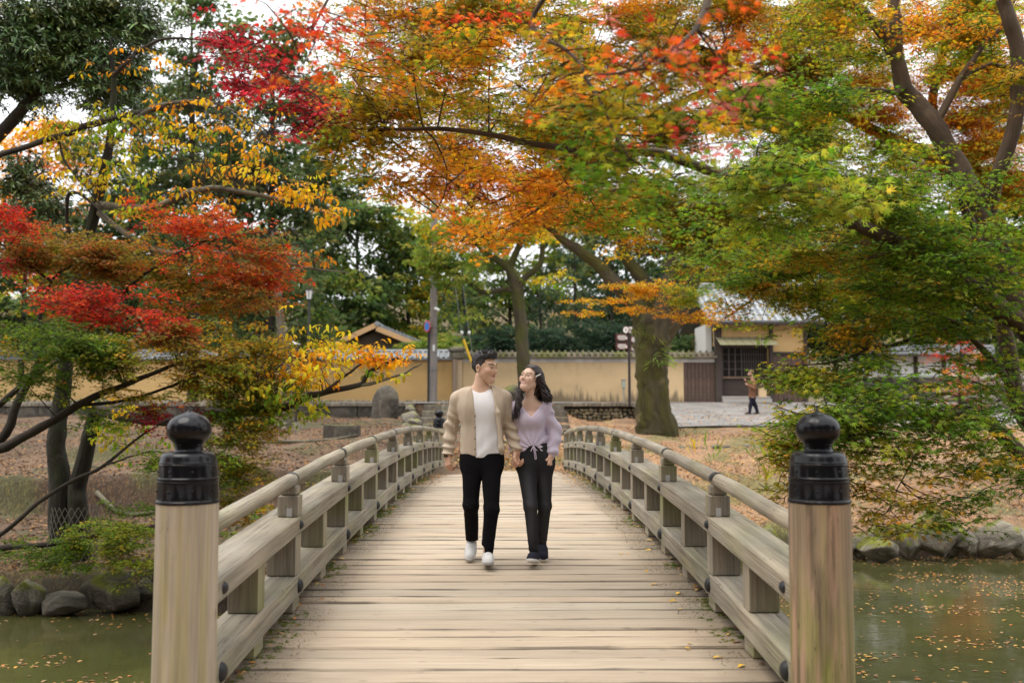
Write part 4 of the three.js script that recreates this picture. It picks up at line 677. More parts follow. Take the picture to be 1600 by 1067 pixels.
// ------------------------------------------------------------------ the maple at the right, its limb reaching over the bridge
{
  const at = V(6.75, -0.25, -8.6), B = M.barkBrown;
  const limbs = [
    { p: [at, [1800, 700, 8.8], [1650, 560, 9], [1598, 497, 9.1], [1565, 408, 9.2], [1542, 337, 9.3], [1518, 300, 9.3], [1490, 248, 9.4], [1462, 197, 9.4], [1434, 164, 9.5], [1411, 140, 9.5]], r: [.24, .19, .15, .14, .13, .125, .12, .115, .115, .11, .10] },
    { p: [[1411, 142, 9.5], [1403, 100, 9.5], [1400, 61, 9.5], [1397, -5, 9.5], [1392, -80, 9.5]], r: [.085, .08, .075, .07, .06] },
    { p: [[1413, 142, 9.5], [1397, 84, 9.5], [1359, 28, 9.5], [1312, 0, 9.4], [1250, -30, 9.3]], r: [.09, .075, .07, .055, .04] },
    { p: [[1544, 345, 9.3], [1561, 269, 9.1], [1584, 197, 9], [1593, 131, 9], [1584, 47, 8.9], [1570, 0, 8.9], [1555, -70, 8.8]], r: [.085, .08, .08, .085, .08, .075, .06] },
    { p: [[1600, 505, 9.1], [1560, 482, 9], [1518, 450, 8.8], [1467, 412, 8.6], [1420, 385, 8.3], [1345, 356, 8], [1250, 310, 7.5], [1134, 277, 7], [1050, 246, 6.8], [1003, 237, 6.7], [928, 241, 6.6], [872, 230, 6.5], [801, 218, 6.5], [731, 204, 6.5], [661, 199, 6.5], [590, 200, 6.5], [534, 208, 6.5]], r: [.12, .12, .11, .10, .085, .065, .05, .042, .036, .033, .029, .026, .023, .020, .016, .012, .007] },
    { p: [[1411, 142, 9.5], [1397, 143, 9.4], [1331, 140, 9.2], [1261, 143, 9], [1223, 152, 8.9], [1180, 150, 8.8]], r: [.04, .03, .025, .02, .014, .008] },
    { p: [[1331, 141, 9.2], [1294, 147, 9.1], [1251, 183, 9], [1209, 230, 8.9]], r: [.022, .02, .015, .007] },
    { p: [[1462, 194, 9.4], [1500, 126, 9.4], [1537, 70, 9.4], [1565, 42, 9.4], [1590, -10, 9.4]], r: [.05, .04, .03, .025, .02] },
    { p: [[1500, 126, 9.4], [1547, 101, 9.4], [1584, 103, 9.4], [1640, 112, 9.4]], r: [.026, .022, .018, .015] },
    { p: [at, [1760, 810, 8.6], [1660, 760, 8.6], [1600, 712, 8.6], [1567, 681, 8.6], [1536, 653, 8.5], [1496, 645, 8.4], [1441, 647, 8.3], [1386, 653, 8.2], [1320, 664, 8.1], [1270, 668, 8]], r: [.13, .11, .095, .085, .075, .06, .042, .03, .022, .012, .006] },
    { p: [at, [1720, 800, 9.5], [1640, 700, 9.6], [1598, 645, 9.6], [1578, 560, 9.6], [1558, 470, 9.6], [1530, 380, 9.6], [1500, 310, 9.6]], r: [.15, .12, .11, .10, .09, .08, .06, .04] },
    { p: [[1586, 610, 9.6], [1544, 555, 9.4], [1504, 511, 9.3], [1465, 492, 9.2], [1420, 478, 9.1]], r: [.05, .042, .035, .02, .008] },
    { p: [[1506, 513, 9.3], [1449, 519, 9.2], [1402, 539, 9.1], [1363, 541, 9], [1319, 563, 8.9], [1225, 572, 8.8]], r: [.03, .024, .02, .016, .011, .006] },
    { p: [[1560, 672, 8.5], [1520, 662, 8.4], [1477, 673, 8.2], [1437, 704, 8.1], [1406, 756, 8], [1395, 790, 8]], r: [.02, .016, .012, .009, .006, .003] },
    { p: [[1420, 385, 8.3], [1350, 403, 8.8], [1275, 422, 9.4], [1220, 440, 9.8], [1186, 462, 10], [1134, 497, 10.2]], r: [.03, .022, .018, .015, .012, .007] },
    { p: [[1300, -330, 5.5], [1200, -160, 4.8], [1120, -40, 4.2], [1080, 60, 3.9], [1000, 110, 3.7], [930, 120, 3.6]], r: [.05, .04, .025, .012, .008, .004] },
    { p: [[1200, -160, 4.8], [980, -120, 4.4], [830, 30, 4.6], [886, 80, 4.4], [930, 150, 4.2], [985, 250, 3.9]], r: [.035, .025, .014, .012, .009, .004] },
    { p: [[1345, 356, 8], [1330, 330, 7], [1290, 300, 6.2], [1240, 290, 5.6], [1180, 300, 5.3]], r: [.025, .02, .014, .009, .005] },
    { p: [[980, -120, 4.4], [760, -150, 5], [560, -60, 5.2], [500, 20, 5], [470, 90, 5]], r: [.02, .018, .012, .008, .004] },
    { p: [[661, 199, 6.5], [690, 240, 6.6], [700, 290, 6.7], [680, 330, 6.8]], r: [.008, .007, .005, .003] },
    { p: [[872, 300, 7.6], [830, 330, 7.7], [790, 355, 7.8], [720, 378, 7.9]], r: [.014, .012, .01, .005] },
    { p: [[1003, 237, 6.7], [940, 280, 7.2], [872, 300, 7.6]], r: [.018, .016, .014] },
  ];
  const blobs = [
    // along the limb over the bridge
    [620, 170, 6.6, 130, 60, .7, .9, 'olive', 'maple', { alt: 'mix' }], [760, 150, 6.7, 150, 70, .8, .8, 'mixg', 'maple', { alt: 'orange' }], [900, 190, 6.6, 120, 60, .7, .8, 'mixg', 'maple', { alt: 'mix' }], [700, 260, 6.9, 150, 55, .7, .55, 'orange', 'maple', { alt: 'mixg' }], [880, 290, 7.2, 140, 55, .7, .75, 'orange', 'maple', { alt: 'green' }], [1010, 330, 7.4, 110, 45, .7, .9, 'green', 'maple', { alt: 'mixg' }], [770, 345, 7.8, 110, 35, .6, .65, 'orange', 'maple', { alt: 'scarlet', altAt: .62 }],
    [570, 240, 6.6, 90, 50, .6, .7, 'mixg', 'maple', { alt: 'orange' }], [640, 90, 6.2, 160, 60, .7, 0.55, 'mix', 'maple', { alt: 'olive' }], [820, 60, 6, 160, 60, .7, 0.55, 'mixg', 'maple', { alt: 'scarlet', altAt: .66 }],
    // crimson tips, left end
    [378, 105, 7, 46, 48, .35, 0.9, 'crimson', 'maple', { gap: .36 }], [345, 65, 7, 34, 34, .3, 0.5, 'crimson', 'maple'], [478, 176, 6.6, 36, 36, .3, 1.0, 'crimson', 'maple', { gap: .34 }], [430, 140, 6.5, 40, 30, .3, 0.6, 'crimson', 'maple'],
    // close, out of focus sprays
    [500, 62, 4.4, 78, 56, .35, 0.3, 'scarlet', 'maple', { alt: 'mixg', altAt: .5 }], [440, 30, 4.6, 60, 44, .3, 0.32, 'red', 'maple', { alt: 'scarlet' }], [1075, 70, 3.7, 130, 42, .3, 0.22, 'scarlet', 'maple', { alt: 'pink', altAt: .45 }], [1000, 95, 3.8, 60, 34, .25, 0.18, 'pink', 'maple'], [1105, 205, 4, 62, 40, .3, 0.35, 'pink', 'maple', { alt: 'mixg' }], [1150, 150, 4.2, 70, 50, .3, 0.5, 'mixg', 'maple'], [985, 160, 4, 90, 60, .35, .9, 'olive', 'maple', { alt: 'green' }], [1000, 285, 4.1, 80, 38, .3, 1.0, 'green', 'maple'], [880, 240, 4.5, 80, 40, .3, .55, 'green', 'maple', { alt: 'olive' }], [860, 130, 4.4, 80, 60, .3, .45, 'mix', 'maple'],
    [1255, 310, 5.4, 110, 44, .4, 1.9, 'lime', 'mapleBig', { alt: 'green', altAt: .5 }], [1190, 270, 5.5, 80, 40, .4, 1.4, 'green', 'maple', { alt: 'lime' }], [1180, 345, 5.9, 90, 36, .4, 1.4, 'green', 'maple'],
    // green crown
    [1420, 330, 8.6, 150, 60, .8, 1.1, 'green', 'maple', { alt: 'olive', altAt: .62 }], [1550, 330, 8.8, 90, 60, .7, 0.6, 'green', 'maple', { alt: 'mixg', altAt: .6 }], [1330, 260, 8.8, 130, 55, .8, .9, 'yelgreen', 'maple', { alt: 'green' }], [1470, 380, 8.3, 120, 55, .7, 1.2, 'green', 'maple'], [1300, 400, 8.8, 150, 55, .8, 1.0, 'green', 'maple', { alt: 'olive', altAt: .6 }], [1560, 450, 8.6, 70, 50, .6, 0.4, 'green', 'maple'], [1160, 400, 9.4, 110, 50, .8, .9, 'mixg', 'maple', { alt: 'green', altAt: .45 }], [1230, 470, 9.7, 120, 36, .7, .8, 'yelgreen', 'maple', { alt: 'olive' }],
    [1440, 480, 8.9, 130, 45, .8, 1.1, 'green', 'maple'], [1370, 530, 9, 130, 36, .7, .8, 'green', 'maple', { alt: 'mixg', altAt: .6 }], [1540, 560, 8.9, 80, 60, .6, 0.5, 'green', 'maple'], [1310, 590, 8.8, 90, 34, .6, 1.3, 'yelgreen', 'maple', { alt: 'green', altAt: .45 }], [1252, 590, 8.8, 34, 20, .4, .9, 'yelgreen', 'maple', { alt: 'orange', altAt: .5, clip: 1 }], [1400, 620, 8.4, 140, 34, .7, 1.3, 'green', 'maple'], [1282, 642, 8.2, 70, 28, .5, 1.7, 'yelgreen', 'maple', { alt: 'green', altAt: .4, clip: 1 }], [1350, 670, 8.1, 150, 30, .6, 1.4, 'green', 'maple'], [1500, 650, 8.4, 110, 36, .6, 1.3, 'green', 'maple'], [1560, 740, 8.4, 70, 44, .5, 1.1, 'dkgreen', 'maple', { alt: 'green' }], [1480, 720, 8.3, 90, 30, .5, .5, 'green', 'maple', { alt: 'olive' }], [1300, 720, 8.3, 100, 36, .5, .9, 'yelgreen', 'maple', { alt: 'orange', altAt: .55 }], [1390, 770, 8.1, 80, 46, .5, .5, 'olive', 'maple', { alt: 'yelgreen', altAt: .5 }], [1240, 690, 8.4, 50, 36, .4, 1.2, 'yelgreen', 'maple', { alt: 'green', clip: 1 }], [1505, 800, 8, 44, 24, .3, 1.0, 'dkgreen', 'maple', { clip: 1 }], [1395, 820, 8, 40, 26, .3, 1.0, 'mixg', 'maple', { alt: 'orange' }], [1230, 750, 8.6, 46, 36, .4, .6, 'olive', 'maple', { alt: 'orange' }],
    [1190, 505, 9.9, 60, 10, .4, .5, 'orange', 'maple', { alt: 'yelgreen', clip: 1 }], [1275, 495, 9.6, 60, 34, .5, 1.0, 'yelgreen', 'maple', { alt: 'green' }], [1170, 478, 9.9, 60, 12, .4, .6, 'yelgreen', 'maple', { alt: 'orange' }], [1460, 430, 8.4, 120, 40, .6, .9, 'lime', 'maple', { alt: 'green' }],
    // upper right
    [1480, 60, 9.6, 130, 70, .8, .8, 'yelgreen', 'maple', { alt: 'orange' }], [1320, 60, 9.4, 110, 60, .8, .9, 'yelgreen', 'maple', { alt: 'mixg' }], [1200, 180, 8.8, 110, 60, .8, 1.1, 'olive', 'maple', { alt: 'green' }], [1570, 150, 9.2, 60, 80, .6, 0.6, 'mixg', 'maple'], [1300, 170, 9, 100, 40, .7, 1.0, 'yelgreen', 'maple', { alt: 'green' }],
  ];
  for (const b of blobs) if (b[1] > 550) { b[9] = { ...b[9], s: 1.22 }; b[8] ??= 'maple'; }
  for (const l of limbs) l.r = l.r.map((q) => q * .84);
  const t = tree('maple_tree', 'large green and orange maple at the right whose long limb arches over the bridge', 'tree', { at, limbs, blobs, bark: B, seed: 11 });
  // the leaves that show largest, one by one
  const r = rng(99), mats = {}; const one = (pal) => { const i = Math.floor(r() * PAL[pal].length), key = pal + i; return mats[key] ??= leafMat({ color: C(...PAL[pal][i]), vertexColors: false }); };
  const near = [[1075, 75, 3.6, 140, 44, .3, 'scarlet', 40], [1105, 205, 3.9, 64, 44, .3, 'pink', 40], [1000, 285, 4, 84, 40, .3, 'green', 50], [500, 62, 4.3, 80, 58, .3, 'scarlet', 30], [1250, 310, 5.2, 120, 48, .4, 'lime', 70], [985, 160, 3.9, 90, 60, .3, 'olive', 28]];
  for (const [a, b, d, w, h, dd, pal, n] of near) for (let i = 0; i < n; i++) { let u, v; do { u = rr(-1, 1, r); v = rr(-1, 1, r); } while (u * u + v * v > 1); const m = part('leaf', LEAF.maple, one(pal), t); m.position.copy(P(a + u * w, b + v * h, d + rr(-dd, dd, r))).sub(at); m.rotation.set(-1.3 + rr(-0.7, 0.7, r), rr(0, 6.28, r), rr(-0.6, 0.6, r), 'YXZ'); m.scale.setScalar(rr(0.055, 0.08, r)); }
}

// ------------------------------------------------------------------ maple reaching in from the left bank
{
  const at = V(-8.1, -0.65, -14.6);
  const limbs = [
    { p: [at, [-160, 760, 13.2], [-80, 720, 12.4], [0, 699, 12], [53, 675, 11.8], [122, 633, 11.6], [170, 611, 11.5], [228, 588, 11.4], [297, 564, 11.4], [350, 563, 11.4]], r: [.14, .11, .09, .075, .066, .056, .048, .034, .02, .01] },
    { p: [[-80, 720, 12.4], [0, 686, 12.2], [32, 617, 12.2], [53, 580, 12.2], [106, 537, 12.1], [154, 500, 12], [180, 470, 12]], r: [.09, .075, .062, .05, .035, .022, .01] },
    { p: [[-160, 760, 13.2], [-60, 680, 12.6], [0, 630, 12.4], [50, 590, 12.3], [90, 566, 12.2], [140, 552, 12]], r: [.08, .06, .05, .04, .026, .012] },
    { p: [[-160, 800, 13], [-40, 850, 11.8], [0, 834, 11.4], [53, 792, 11.3], [106, 755, 11.3], [159, 728, 11.3], [223, 680, 11.4], [255, 660, 11.4]], r: [.08, .05, .032, .03, .028, .024, .016, .006] },
    { p: [[159, 728, 11.3], [190, 718, 11.2], [240, 705, 11.1], [300, 722, 11]], r: [.015, .012, .008, .004] },
    { p: [[32, 617, 12.2], [60, 560, 12], [62, 500, 12], [80, 440, 12], [130, 400, 12]], r: [.045, .038, .03, .02, .01] },
    { p: [[80, 440, 12], [40, 410, 11.8], [0, 380, 11.6]], r: [.022, .016, .01] },
    { p: [[154, 500, 12], [210, 440, 12.2], [253, 412, 12.2], [300, 384, 12.2], [356, 370, 12.2], [436, 358, 12.2]], r: [.03, .025, .022, .018, .014, .006] },
    { p: [[122, 633, 11.6], [200, 625, 11.6], [300, 590, 11.7], [380, 560, 11.8], [420, 540, 11.8]], r: [.03, .024, .018, .010, .005] },
    { p: [[-120, 880, 13.9], [0, 857, 13.7], [64, 851, 13.6], [127, 841, 13.6], [244, 821, 13.6], [310, 808, 13.7]], r: [.07, .055, .05, .045, .036, .02], n: 'branch' },
  ];
  const blobs = [
    [180, 480, 11.4, 120, 28, .6, 0.75, 'red', 'maple', { gap: .36 }], [260, 508, 11.3, 46, 18, .4, 0.9, 'red', 'maple'], [90, 462, 11.4, 60, 20, .5, 0.7, 'red', 'maple'], [20, 365, 11.5, 44, 44, .5, 0.8, 'red', 'maple', { alt: 'crimson' }], [345, 347, 12.1, 100, 15, .6, 1.3, 'scarlet', 'maple'], [345, 415, 12.2, 90, 36, .7, 0.9, 'scarlet', 'maple', { alt: 'rust', altAt: .6 }], [220, 335, 12.2, 36, 20, .4, 0.6, 'scarlet', 'maple'], [200, 410, 12.4, 150, 50, .8, 1.1, 'rust', 'maple', { alt: 'olive', altAt: .6 }], [90, 400, 12.3, 90, 50, .8, 1.3, 'rust', 'maple', { alt: 'crimson', altAt: .66 }], [390, 470, 12.2, 60, 50, .6, 1.3, 'rust', 'maple', { alt: 'scarlet' }], [300, 470, 12.3, 80, 36, .6, 1.3, 'rust', 'maple', { alt: 'olive' }], [440, 430, 12.2, 30, 22, .4, .9, 'scarlet', 'maple'],
    [60, 525, 11, 100, 36, .6, 1.7, 'dkgreen', 'maple', { alt: 'olive', altAt: .6 }], [180, 560, 11.2, 140, 34, .6, 1.8, 'green', 'maple', { alt: 'olive', altAt: .5 }], [320, 540, 11.5, 90, 34, .6, 1.6, 'olive', 'maple', { alt: 'rust' }], [40, 590, 11.4, 60, 24, .5, 1.0, 'dkgreen', 'maple'], [390, 560, 11.6, 60, 40, .5, 1.6, 'olive', 'maple', { alt: 'rust' }], [330, 605, 11.5, 90, 28, .5, 1.5, 'yelgreen', 'maple', { alt: 'olive' }], [360, 660, 11.6, 70, 44, .5, 1.3, 'olive', 'maple', { alt: 'green' }], [320, 720, 11.4, 70, 40, .5, 0.9, 'mixg', 'maple', { alt: 'green' }], [380, 630, 11.7, 36, 56, .5, .9, 'yelgreen', 'maple', { alt: 'olive', clip: 1 }], [350, 790, 12, 60, 30, .4, .7, 'olive', 'maple', { alt: 'rust' }], [265, 645, 11.4, 46, 24, .4, .8, 'rust', 'maple', { alt: 'crimson', altAt: .6 }], [375, 745, 11.8, 60, 46, .5, 1.0, 'olive', 'maple', { alt: 'green' }], [240, 630, 11.5, 50, 20, .4, .7, 'olive', 'maple'], [170, 660, 11.9, 50, 50, .4, .28, 'green', 'maple'],
    [60, 865, 13.5, 80, 20, .4, 1.0, 'green', 'maple', { alt: 'dkgreen' }], [180, 838, 13.5, 90, 20, .4, 1.1, 'green', 'maple', { alt: 'lime' }], [215, 875, 13.3, 56, 26, .3, 1.2, 'green', 'maple', { alt: 'lime' }], [110, 880, 13.4, 50, 14, .3, .8, 'green', 'maple'], [210, 795, 13.9, 60, 10, .4, .8, 'dkgreen', 'maple'],
  ];
  for (const l of limbs) l.r = l.r.map((q) => q * .8);
  tree('maple_tree', 'red and olive maple leaning in from the left bank with dark spreading limbs', 'tree', { at, limbs, blobs, seed: 21 });
}
// ------------------------------------------------------------------ yellow-leaved cherry standing on the left bank, wire guard round its foot
{
  const base = P(110, 868, 14.6); base.y = ground(base.x, 14.6) - 0.05;
  const mossB = (x, y, z) => { const m = ss(0.45, 0.6, fbm3(x * 4, y * 1.5, z * 4)); return [lerp(0.12, 0.11, m), lerp(0.11, 0.13, m), lerp(0.10, 0.05, m)]; };
  const limbs = [
    { p: [base, [97, 831, 14.6], [93, 747, 14.6], [87, 690, 14.6], [96, 615, 14.6], [120, 450, 14.5], [150, 320, 14.4], [170, 230, 14.3], [176, 120, 14.3], [172, 60, 14.2]], r: [.24, .18, .15, .13, .11, .09, .08, .06, .04, .012], mat: M.barkMoss, paint: mossB },
    { p: [base.clone().add(V(0.12, 0.02, 0)), [122, 800, 14.5], [120, 764, 14.5], [138, 690, 14.4], [148, 640, 14.3]], r: [.17, .14, .12, .11, .10], mat: M.barkMoss, paint: mossB, n: 'stem' },
    { p: [[148, 640, 14.3], [220, 655, 13.4], [300, 655, 12.6], [370, 645, 12], [440, 637, 11.9], [478, 621, 11.9], [516, 611, 11.9], [561, 602, 11.9], [575, 585, 11.9], [600, 568, 11.9], [622, 559, 11.9]], r: [.09, .075, .062, .052, .046, .042, .036, .034, .028, .022, .015] },
    { p: [[561, 602, 11.9], [600, 594, 11.9], [644, 576, 11.9], [660, 568, 11.9]], r: [.024, .02, .012, .006], mat: M.barkGrey },
    { p: [[492, 618, 11.9], [520, 603, 11.8], [548, 580, 11.8], [566, 570, 11.8]], r: [.025, .022, .018, .010] },
    { p: [[440, 637, 11.9], [425, 610, 11.7], [400, 585, 11.5]], r: [.022, .018, .008] },
    { p: [[150, 320, 14.4], [200, 325, 13.8], [244, 323, 13.4], [300, 300, 13.2], [337, 293, 13.1], [403, 305, 13], [497, 328, 13], [530, 340, 13]], r: [.06, .055, .05, .046, .04, .03, .018, .008], mat: M.barkGrey },
    { p: [[-60, 262, 14], [23, 234, 14], [89, 213, 14.1], [155, 190, 14.2], [187, 182, 14.2], [290, 165, 14.2], [345, 168, 14.2]], r: [.04, .04, .045, .05, .045, .022, .008], n: 'branch' },
    { p: [[170, 230, 14.3], [220, 180, 14], [250, 165, 13.9], [330, 160, 13.8], [420, 205, 13.6]], r: [.04, .035, .03, .02, .008], mat: M.barkGrey },
    { p: [[150, 330, 14.4], [240, 390, 13.8], [323, 394, 13.2], [422, 405, 13], [497, 422, 12.9], [545, 425, 12.8]], r: [.045, .035, .028, .022, .014, .006], mat: M.barkGrey },
    { p: [[120, 450, 14.5], [104, 330, 14], [110, 300, 13.9], [145, 320, 13.7], [170, 345, 13.6]], r: [.03, .026, .024, .016, .008] },
    { p: [[89, 213, 14.1], [105, 260, 14], [140, 300, 13.8], [165, 330, 13.7]], r: [.02, .016, .012, .006] },
    { p: [[176, 120, 14.3], [210, 85, 14.1], [260, 60, 14], [330, 65, 13.9]], r: [.04, .03, .02, .008] },
  ];
  const bare = { bare: .7, lay: 0, twigs: 34 };
  const blobs = [
    [130, 205, 14, 100, 44, .7, 0.3, 'yelgreen', 'cherry', { ...bare, alt: 'yellow' }], [245, 240, 13.8, 130, 60, .8, 0.16, 'yelgreen', 'cherry', bare], [140, 275, 13.8, 80, 36, .6, 0.3, 'yelgreen', 'cherry', { ...bare, alt: 'yellow' }], [300, 200, 13.8, 120, 60, .8, .14, 'gold', 'cherry', { ...bare, twigs: 46 }], [420, 285, 13, 90, 22, .5, 0.4, 'yellow', 'cherry', { ...bare, alt: 'gold', altAt: .6 }], [480, 310, 13, 50, 26, .4, 0.45, 'gold', 'cherry', { twigs: 12 }], [520, 335, 12.9, 26, 26, .3, .5, 'gold', 'cherry'], [300, 320, 13.2, 90, 30, .5, 0.2, 'gold', 'cherry', bare], [380, 240, 13.4, 90, 40, .6, .2, 'gold', 'cherry', { ...bare, twigs: 44 }], [430, 400, 12.9, 90, 26, .5, .12, 'orange', 'cherry', { ...bare, twigs: 40 }], [350, 130, 13.9, 90, 50, .6, .06, 'gold', 'cherry', { ...bare, twigs: 30 }], [70, 195, 14.4, 70, 30, .5, 0.25, 'gold', 'cherry'], [230, 330, 13.5, 60, 24, .4, 0.3, 'yelgreen', 'cherry'], [220, 100, 14, 90, 44, .5, .10, 'gold', 'cherry', { ...bare, twigs: 30 }], [440, 200, 13.5, 80, 44, .6, .05, 'gold', 'cherry', { ...bare, twigs: 34 }],
    [545, 552, 11.9, 90, 22, .4, 0.7, 'gold', 'cherry', { alt: 'yellow' }], [600, 548, 11.9, 56, 14, .3, 0.6, 'gold', 'cherry'], [470, 565, 11.8, 70, 40, .4, .6, 'yellow', 'cherry', { alt: 'gold', ...{ twigs: 26 } }], [430, 610, 11.6, 60, 34, .4, .9, 'yelgreen', 'cherry', { twigs: 20 }], [420, 648, 11.7, 50, 16, .3, .9, 'yelgreen', 'cherry'], [480, 645, 11.9, 40, 14, .3, .8, 'yelgreen', 'cherry'], [510, 520, 11.9, 60, 22, .4, .55, 'yellow', 'cherry', { alt: 'yelgreen' }], [440, 500, 12, 50, 30, .4, 0.1, 'yellow', 'cherry'], [600, 582, 11.9, 50, 14, .3, .35, 'yelgreen', 'cherry'], [200, 690, 13.8, 60, 30, .4, .4, 'yelgreen', 'cherry'], [180, 640, 14, 60, 24, .4, .35, 'yellow', 'cherry'],
  ];
  const t = tree('cherry_tree', 'two-stemmed mossy cherry tree with sparse yellow leaves, on the left bank beside the water', 'tree', { at: base, limbs, blobs, seed: 31, twigR: 0.0035 });
  // wire guard: diagonal mesh round the foot
  const wires = []; for (let k = 0; k < 22; k++) for (const s of [-1, 1]) { const pts = []; for (let j = 0; j <= 8; j++) { const a = k / 22 * 6.283 + s * j * 0.16, rad = 0.33 - 0.02 * (j / 8); pts.push(V(Math.cos(a) * rad + 0.03, 0.05 + j * 0.095, Math.sin(a) * rad)); } wires.push(limbGeo(pts, [0.004, 0.004], { seg: 4, step: 0.15, rough: 0 })); }
  const g = part('wire_guard', mergeGeometries(wires.map(strip), false), std([0.14, 0.125, 0.10], 0.7), scene, 'stuff'); delete g.userData.kind; g.position.copy(base); tag(g, 'diamond wire mesh guard wrapped round the foot of the cherry trunk', 'tree guard');
}
// ------------------------------------------------------------------ camphor at the top left
{
  const at = V(-10.6, -0.5, -15.8);
  const limbs = [{ p: [at, [-240, 500, 15.6], [-120, 320, 15.4], [0, 206, 15.2], [52, 150, 15.1], [100, 100, 15.1], [130, 40, 15], [150, -40, 15]], r: [.3, .25, .16, .10, .08, .06, .045, .03] }, { p: [[-120, 320, 15.4], [-40, 300, 15], [20, 300, 14.8], [70, 320, 14.7]], r: [.07, .05, .03, .01] }, { p: [[52, 150, 15.1], [110, 130, 15], [170, 100, 15], [200, 60, 15]], r: [.04, .03, .02, .01] }];
  const blobs = [[110, 95, 15, 125, 85, .8, 2.6, 'ever', 'camphor', { gap: .33 }], [20, 60, 15, 90, 90, .8, 2.4, 'ever', 'camphor', { gap: .3 }], [170, 60, 15, 70, 80, .6, 2.2, 'ever', 'camphor'], [110, 10, 15, 140, 50, .8, 2.0, 'ever', 'camphor', { alt: 'evergrey' }], [25, 285, 14.8, 55, 60, .5, 1.8, 'ever', 'camphor', { alt: 'evergrey' }], [70, 330, 14.7, 50, 36, .5, 1.4, 'ever', 'camphor'], [190, 130, 15, 40, 60, .4, 1.6, 'ever', 'camphor'], [10, 160, 15.2, 60, 34, .6, 1.0, 'ever', 'camphor'], [240, 30, 15.2, 60, 50, .5, .9, 'ever', 'camphor']];
  tree('evergreen_tree', 'dark glossy broadleaf evergreen filling the top left corner', 'tree', { at, limbs, blobs, mat: LMgloss, seed: 41 });
}
// ------------------------------------------------------------------ orange maple on the right bank, behind the first
{
  const at = V(14.2, -0.2, -21.5), L = (px, py, d) => [px, py, d];
  const limbs = [
    { p: [at, L(1740, 560, 21), L(1660, 380, 20), L(1540, 280, 19), L(1400, 220, 18.2), L(1300, 170, 17.6), L(1180, 110, 16.6), L(1050, 60, 15.6), L(900, 30, 14.6), L(760, 30, 14)], r: [.28, .24, .2, .15, .11, .085, .06, .045, .03, .015] },
    { p: [L(1660, 380, 20), L(1460, 390, 18.6), L(1380, 380, 18), L(1250, 370, 16.8), L(1100, 380, 15.8), L(1000, 400, 15.2)], r: [.12, .085, .07, .05, .035, .015] },
    { p: [L(1540, 280, 19), L(1460, 180, 18), L(1480, 60, 17.6), L(1500, -60, 17.4)], r: [.11, .09, .06, .04] },
    { p: [L(1180, 110, 16.6), L(1000, 190, 15), L(850, 280, 14), L(740, 330, 13.6)], r: [.06, .045, .03, .012] },
  ];
  const blobs = [];
  const add = (x, y, d, rx, ry, cov, pal, o) => blobs.push([x, y, d, rx, ry, 0.9, cov * (y < 200 ? 1.5 : 1.1), pal, 'maple', { s: 1.25, ...o }]);
  add(640, 60, 13.6, 150, 70, .6, 'mixg', { alt: 'mix' }); add(800, 70, 13.6, 150, 80, .6, 'mix', { alt: 'mixg' }); add(960, 90, 14.6, 140, 80, .8, 'mixg', { alt: 'orange' }); add(1100, 60, 15.6, 140, 70, .9, 'olive', { alt: 'orange', altAt: .58 }); add(700, 170, 13.6, 160, 70, .75, 'mixg', { alt: 'orange' }); add(850, 220, 13.8, 150, 70, .9, 'orange', { alt: 'mixg', altAt: .6 }); add(1020, 200, 14.8, 140, 70, 1.1, 'mixg', { alt: 'yelgreen' }); add(780, 300, 13.6, 130, 50, .9, 'orange', { alt: 'scarlet', altAt: .66 }); add(930, 315, 14.2, 120, 40, 1.0, 'orange', { alt: 'mixg' }); add(1080, 330, 15.2, 140, 60, 1.2, 'olive', { alt: 'green' }); add(1180, 220, 16, 140, 80, 1.1, 'yelgreen', { alt: 'olive' }); add(1300, 140, 17, 140, 80, 1.0, 'mixg', { alt: 'orange', altAt: .58 }); add(1300, 300, 17, 150, 80, 1.3, 'yelgreen', { alt: 'green' }); add(1450, 140, 17.6, 140, 60, 1.0, 'gold', { alt: 'orange' }); add(1480, 250, 18, 150, 70, 1.3, 'yelgreen', { alt: 'orange', altAt: .6 }); add(1450, 30, 17.6, 170, 50, .4, 'orange', { alt: 'mixg' }); add(1240, 40, 16.6, 130, 60, .7, 'olive', { alt: 'mixg' }); add(1130, 410, 15.6, 100, 34, .9, 'yelgreen', { alt: 'olive' }); add(1230, 420, 16.4, 130, 50, 1.1, 'green', { alt: 'olive' }); add(1000, 385, 15, 60, 16, .6, 'gold', { alt: 'yelgreen' }); add(560, 130, 13.6, 90, 60, .5, 'olive', { alt: 'mix' }); add(560, 40, 13.6, 90, 50, .4, 'olive', { alt: 'mix' }); add(1400, 440, 18.4, 160, 60, 1.2, 'green', { alt: 'mixg' }); add(1540, 420, 19, 100, 80, 1.2, 'mixg', { alt: 'green' }); add(1570, 250, 18.6, 80, 80, 1.0, 'orange', { alt: 'mixg' });
  add(690, 8, 13.6, 150, 30, .8, 'mixg', { alt: 'mix' }); add(900, 6, 14.2, 150, 32, .8, 'olive', { alt: 'orange' }); add(1110, 4, 15.4, 140, 32, .8, 'mixg', { alt: 'orange' }); add(1350, 16, 17, 150, 36, .8, 'yelgreen', { alt: 'gold' }); add(1530, 40, 18, 110, 50, .7, 'yelgreen', { alt: 'orange' }); add(1560, 160, 18, 90, 60, .8, 'yelgreen', { alt: 'gold' });
  tree('maple_tree', 'orange and gold maple on the right bank, its crown spreading behind the nearer maple', 'tree', { at, limbs, blobs, bark: M.barkBrown, seed: 51, twigR: 0.006 });
}
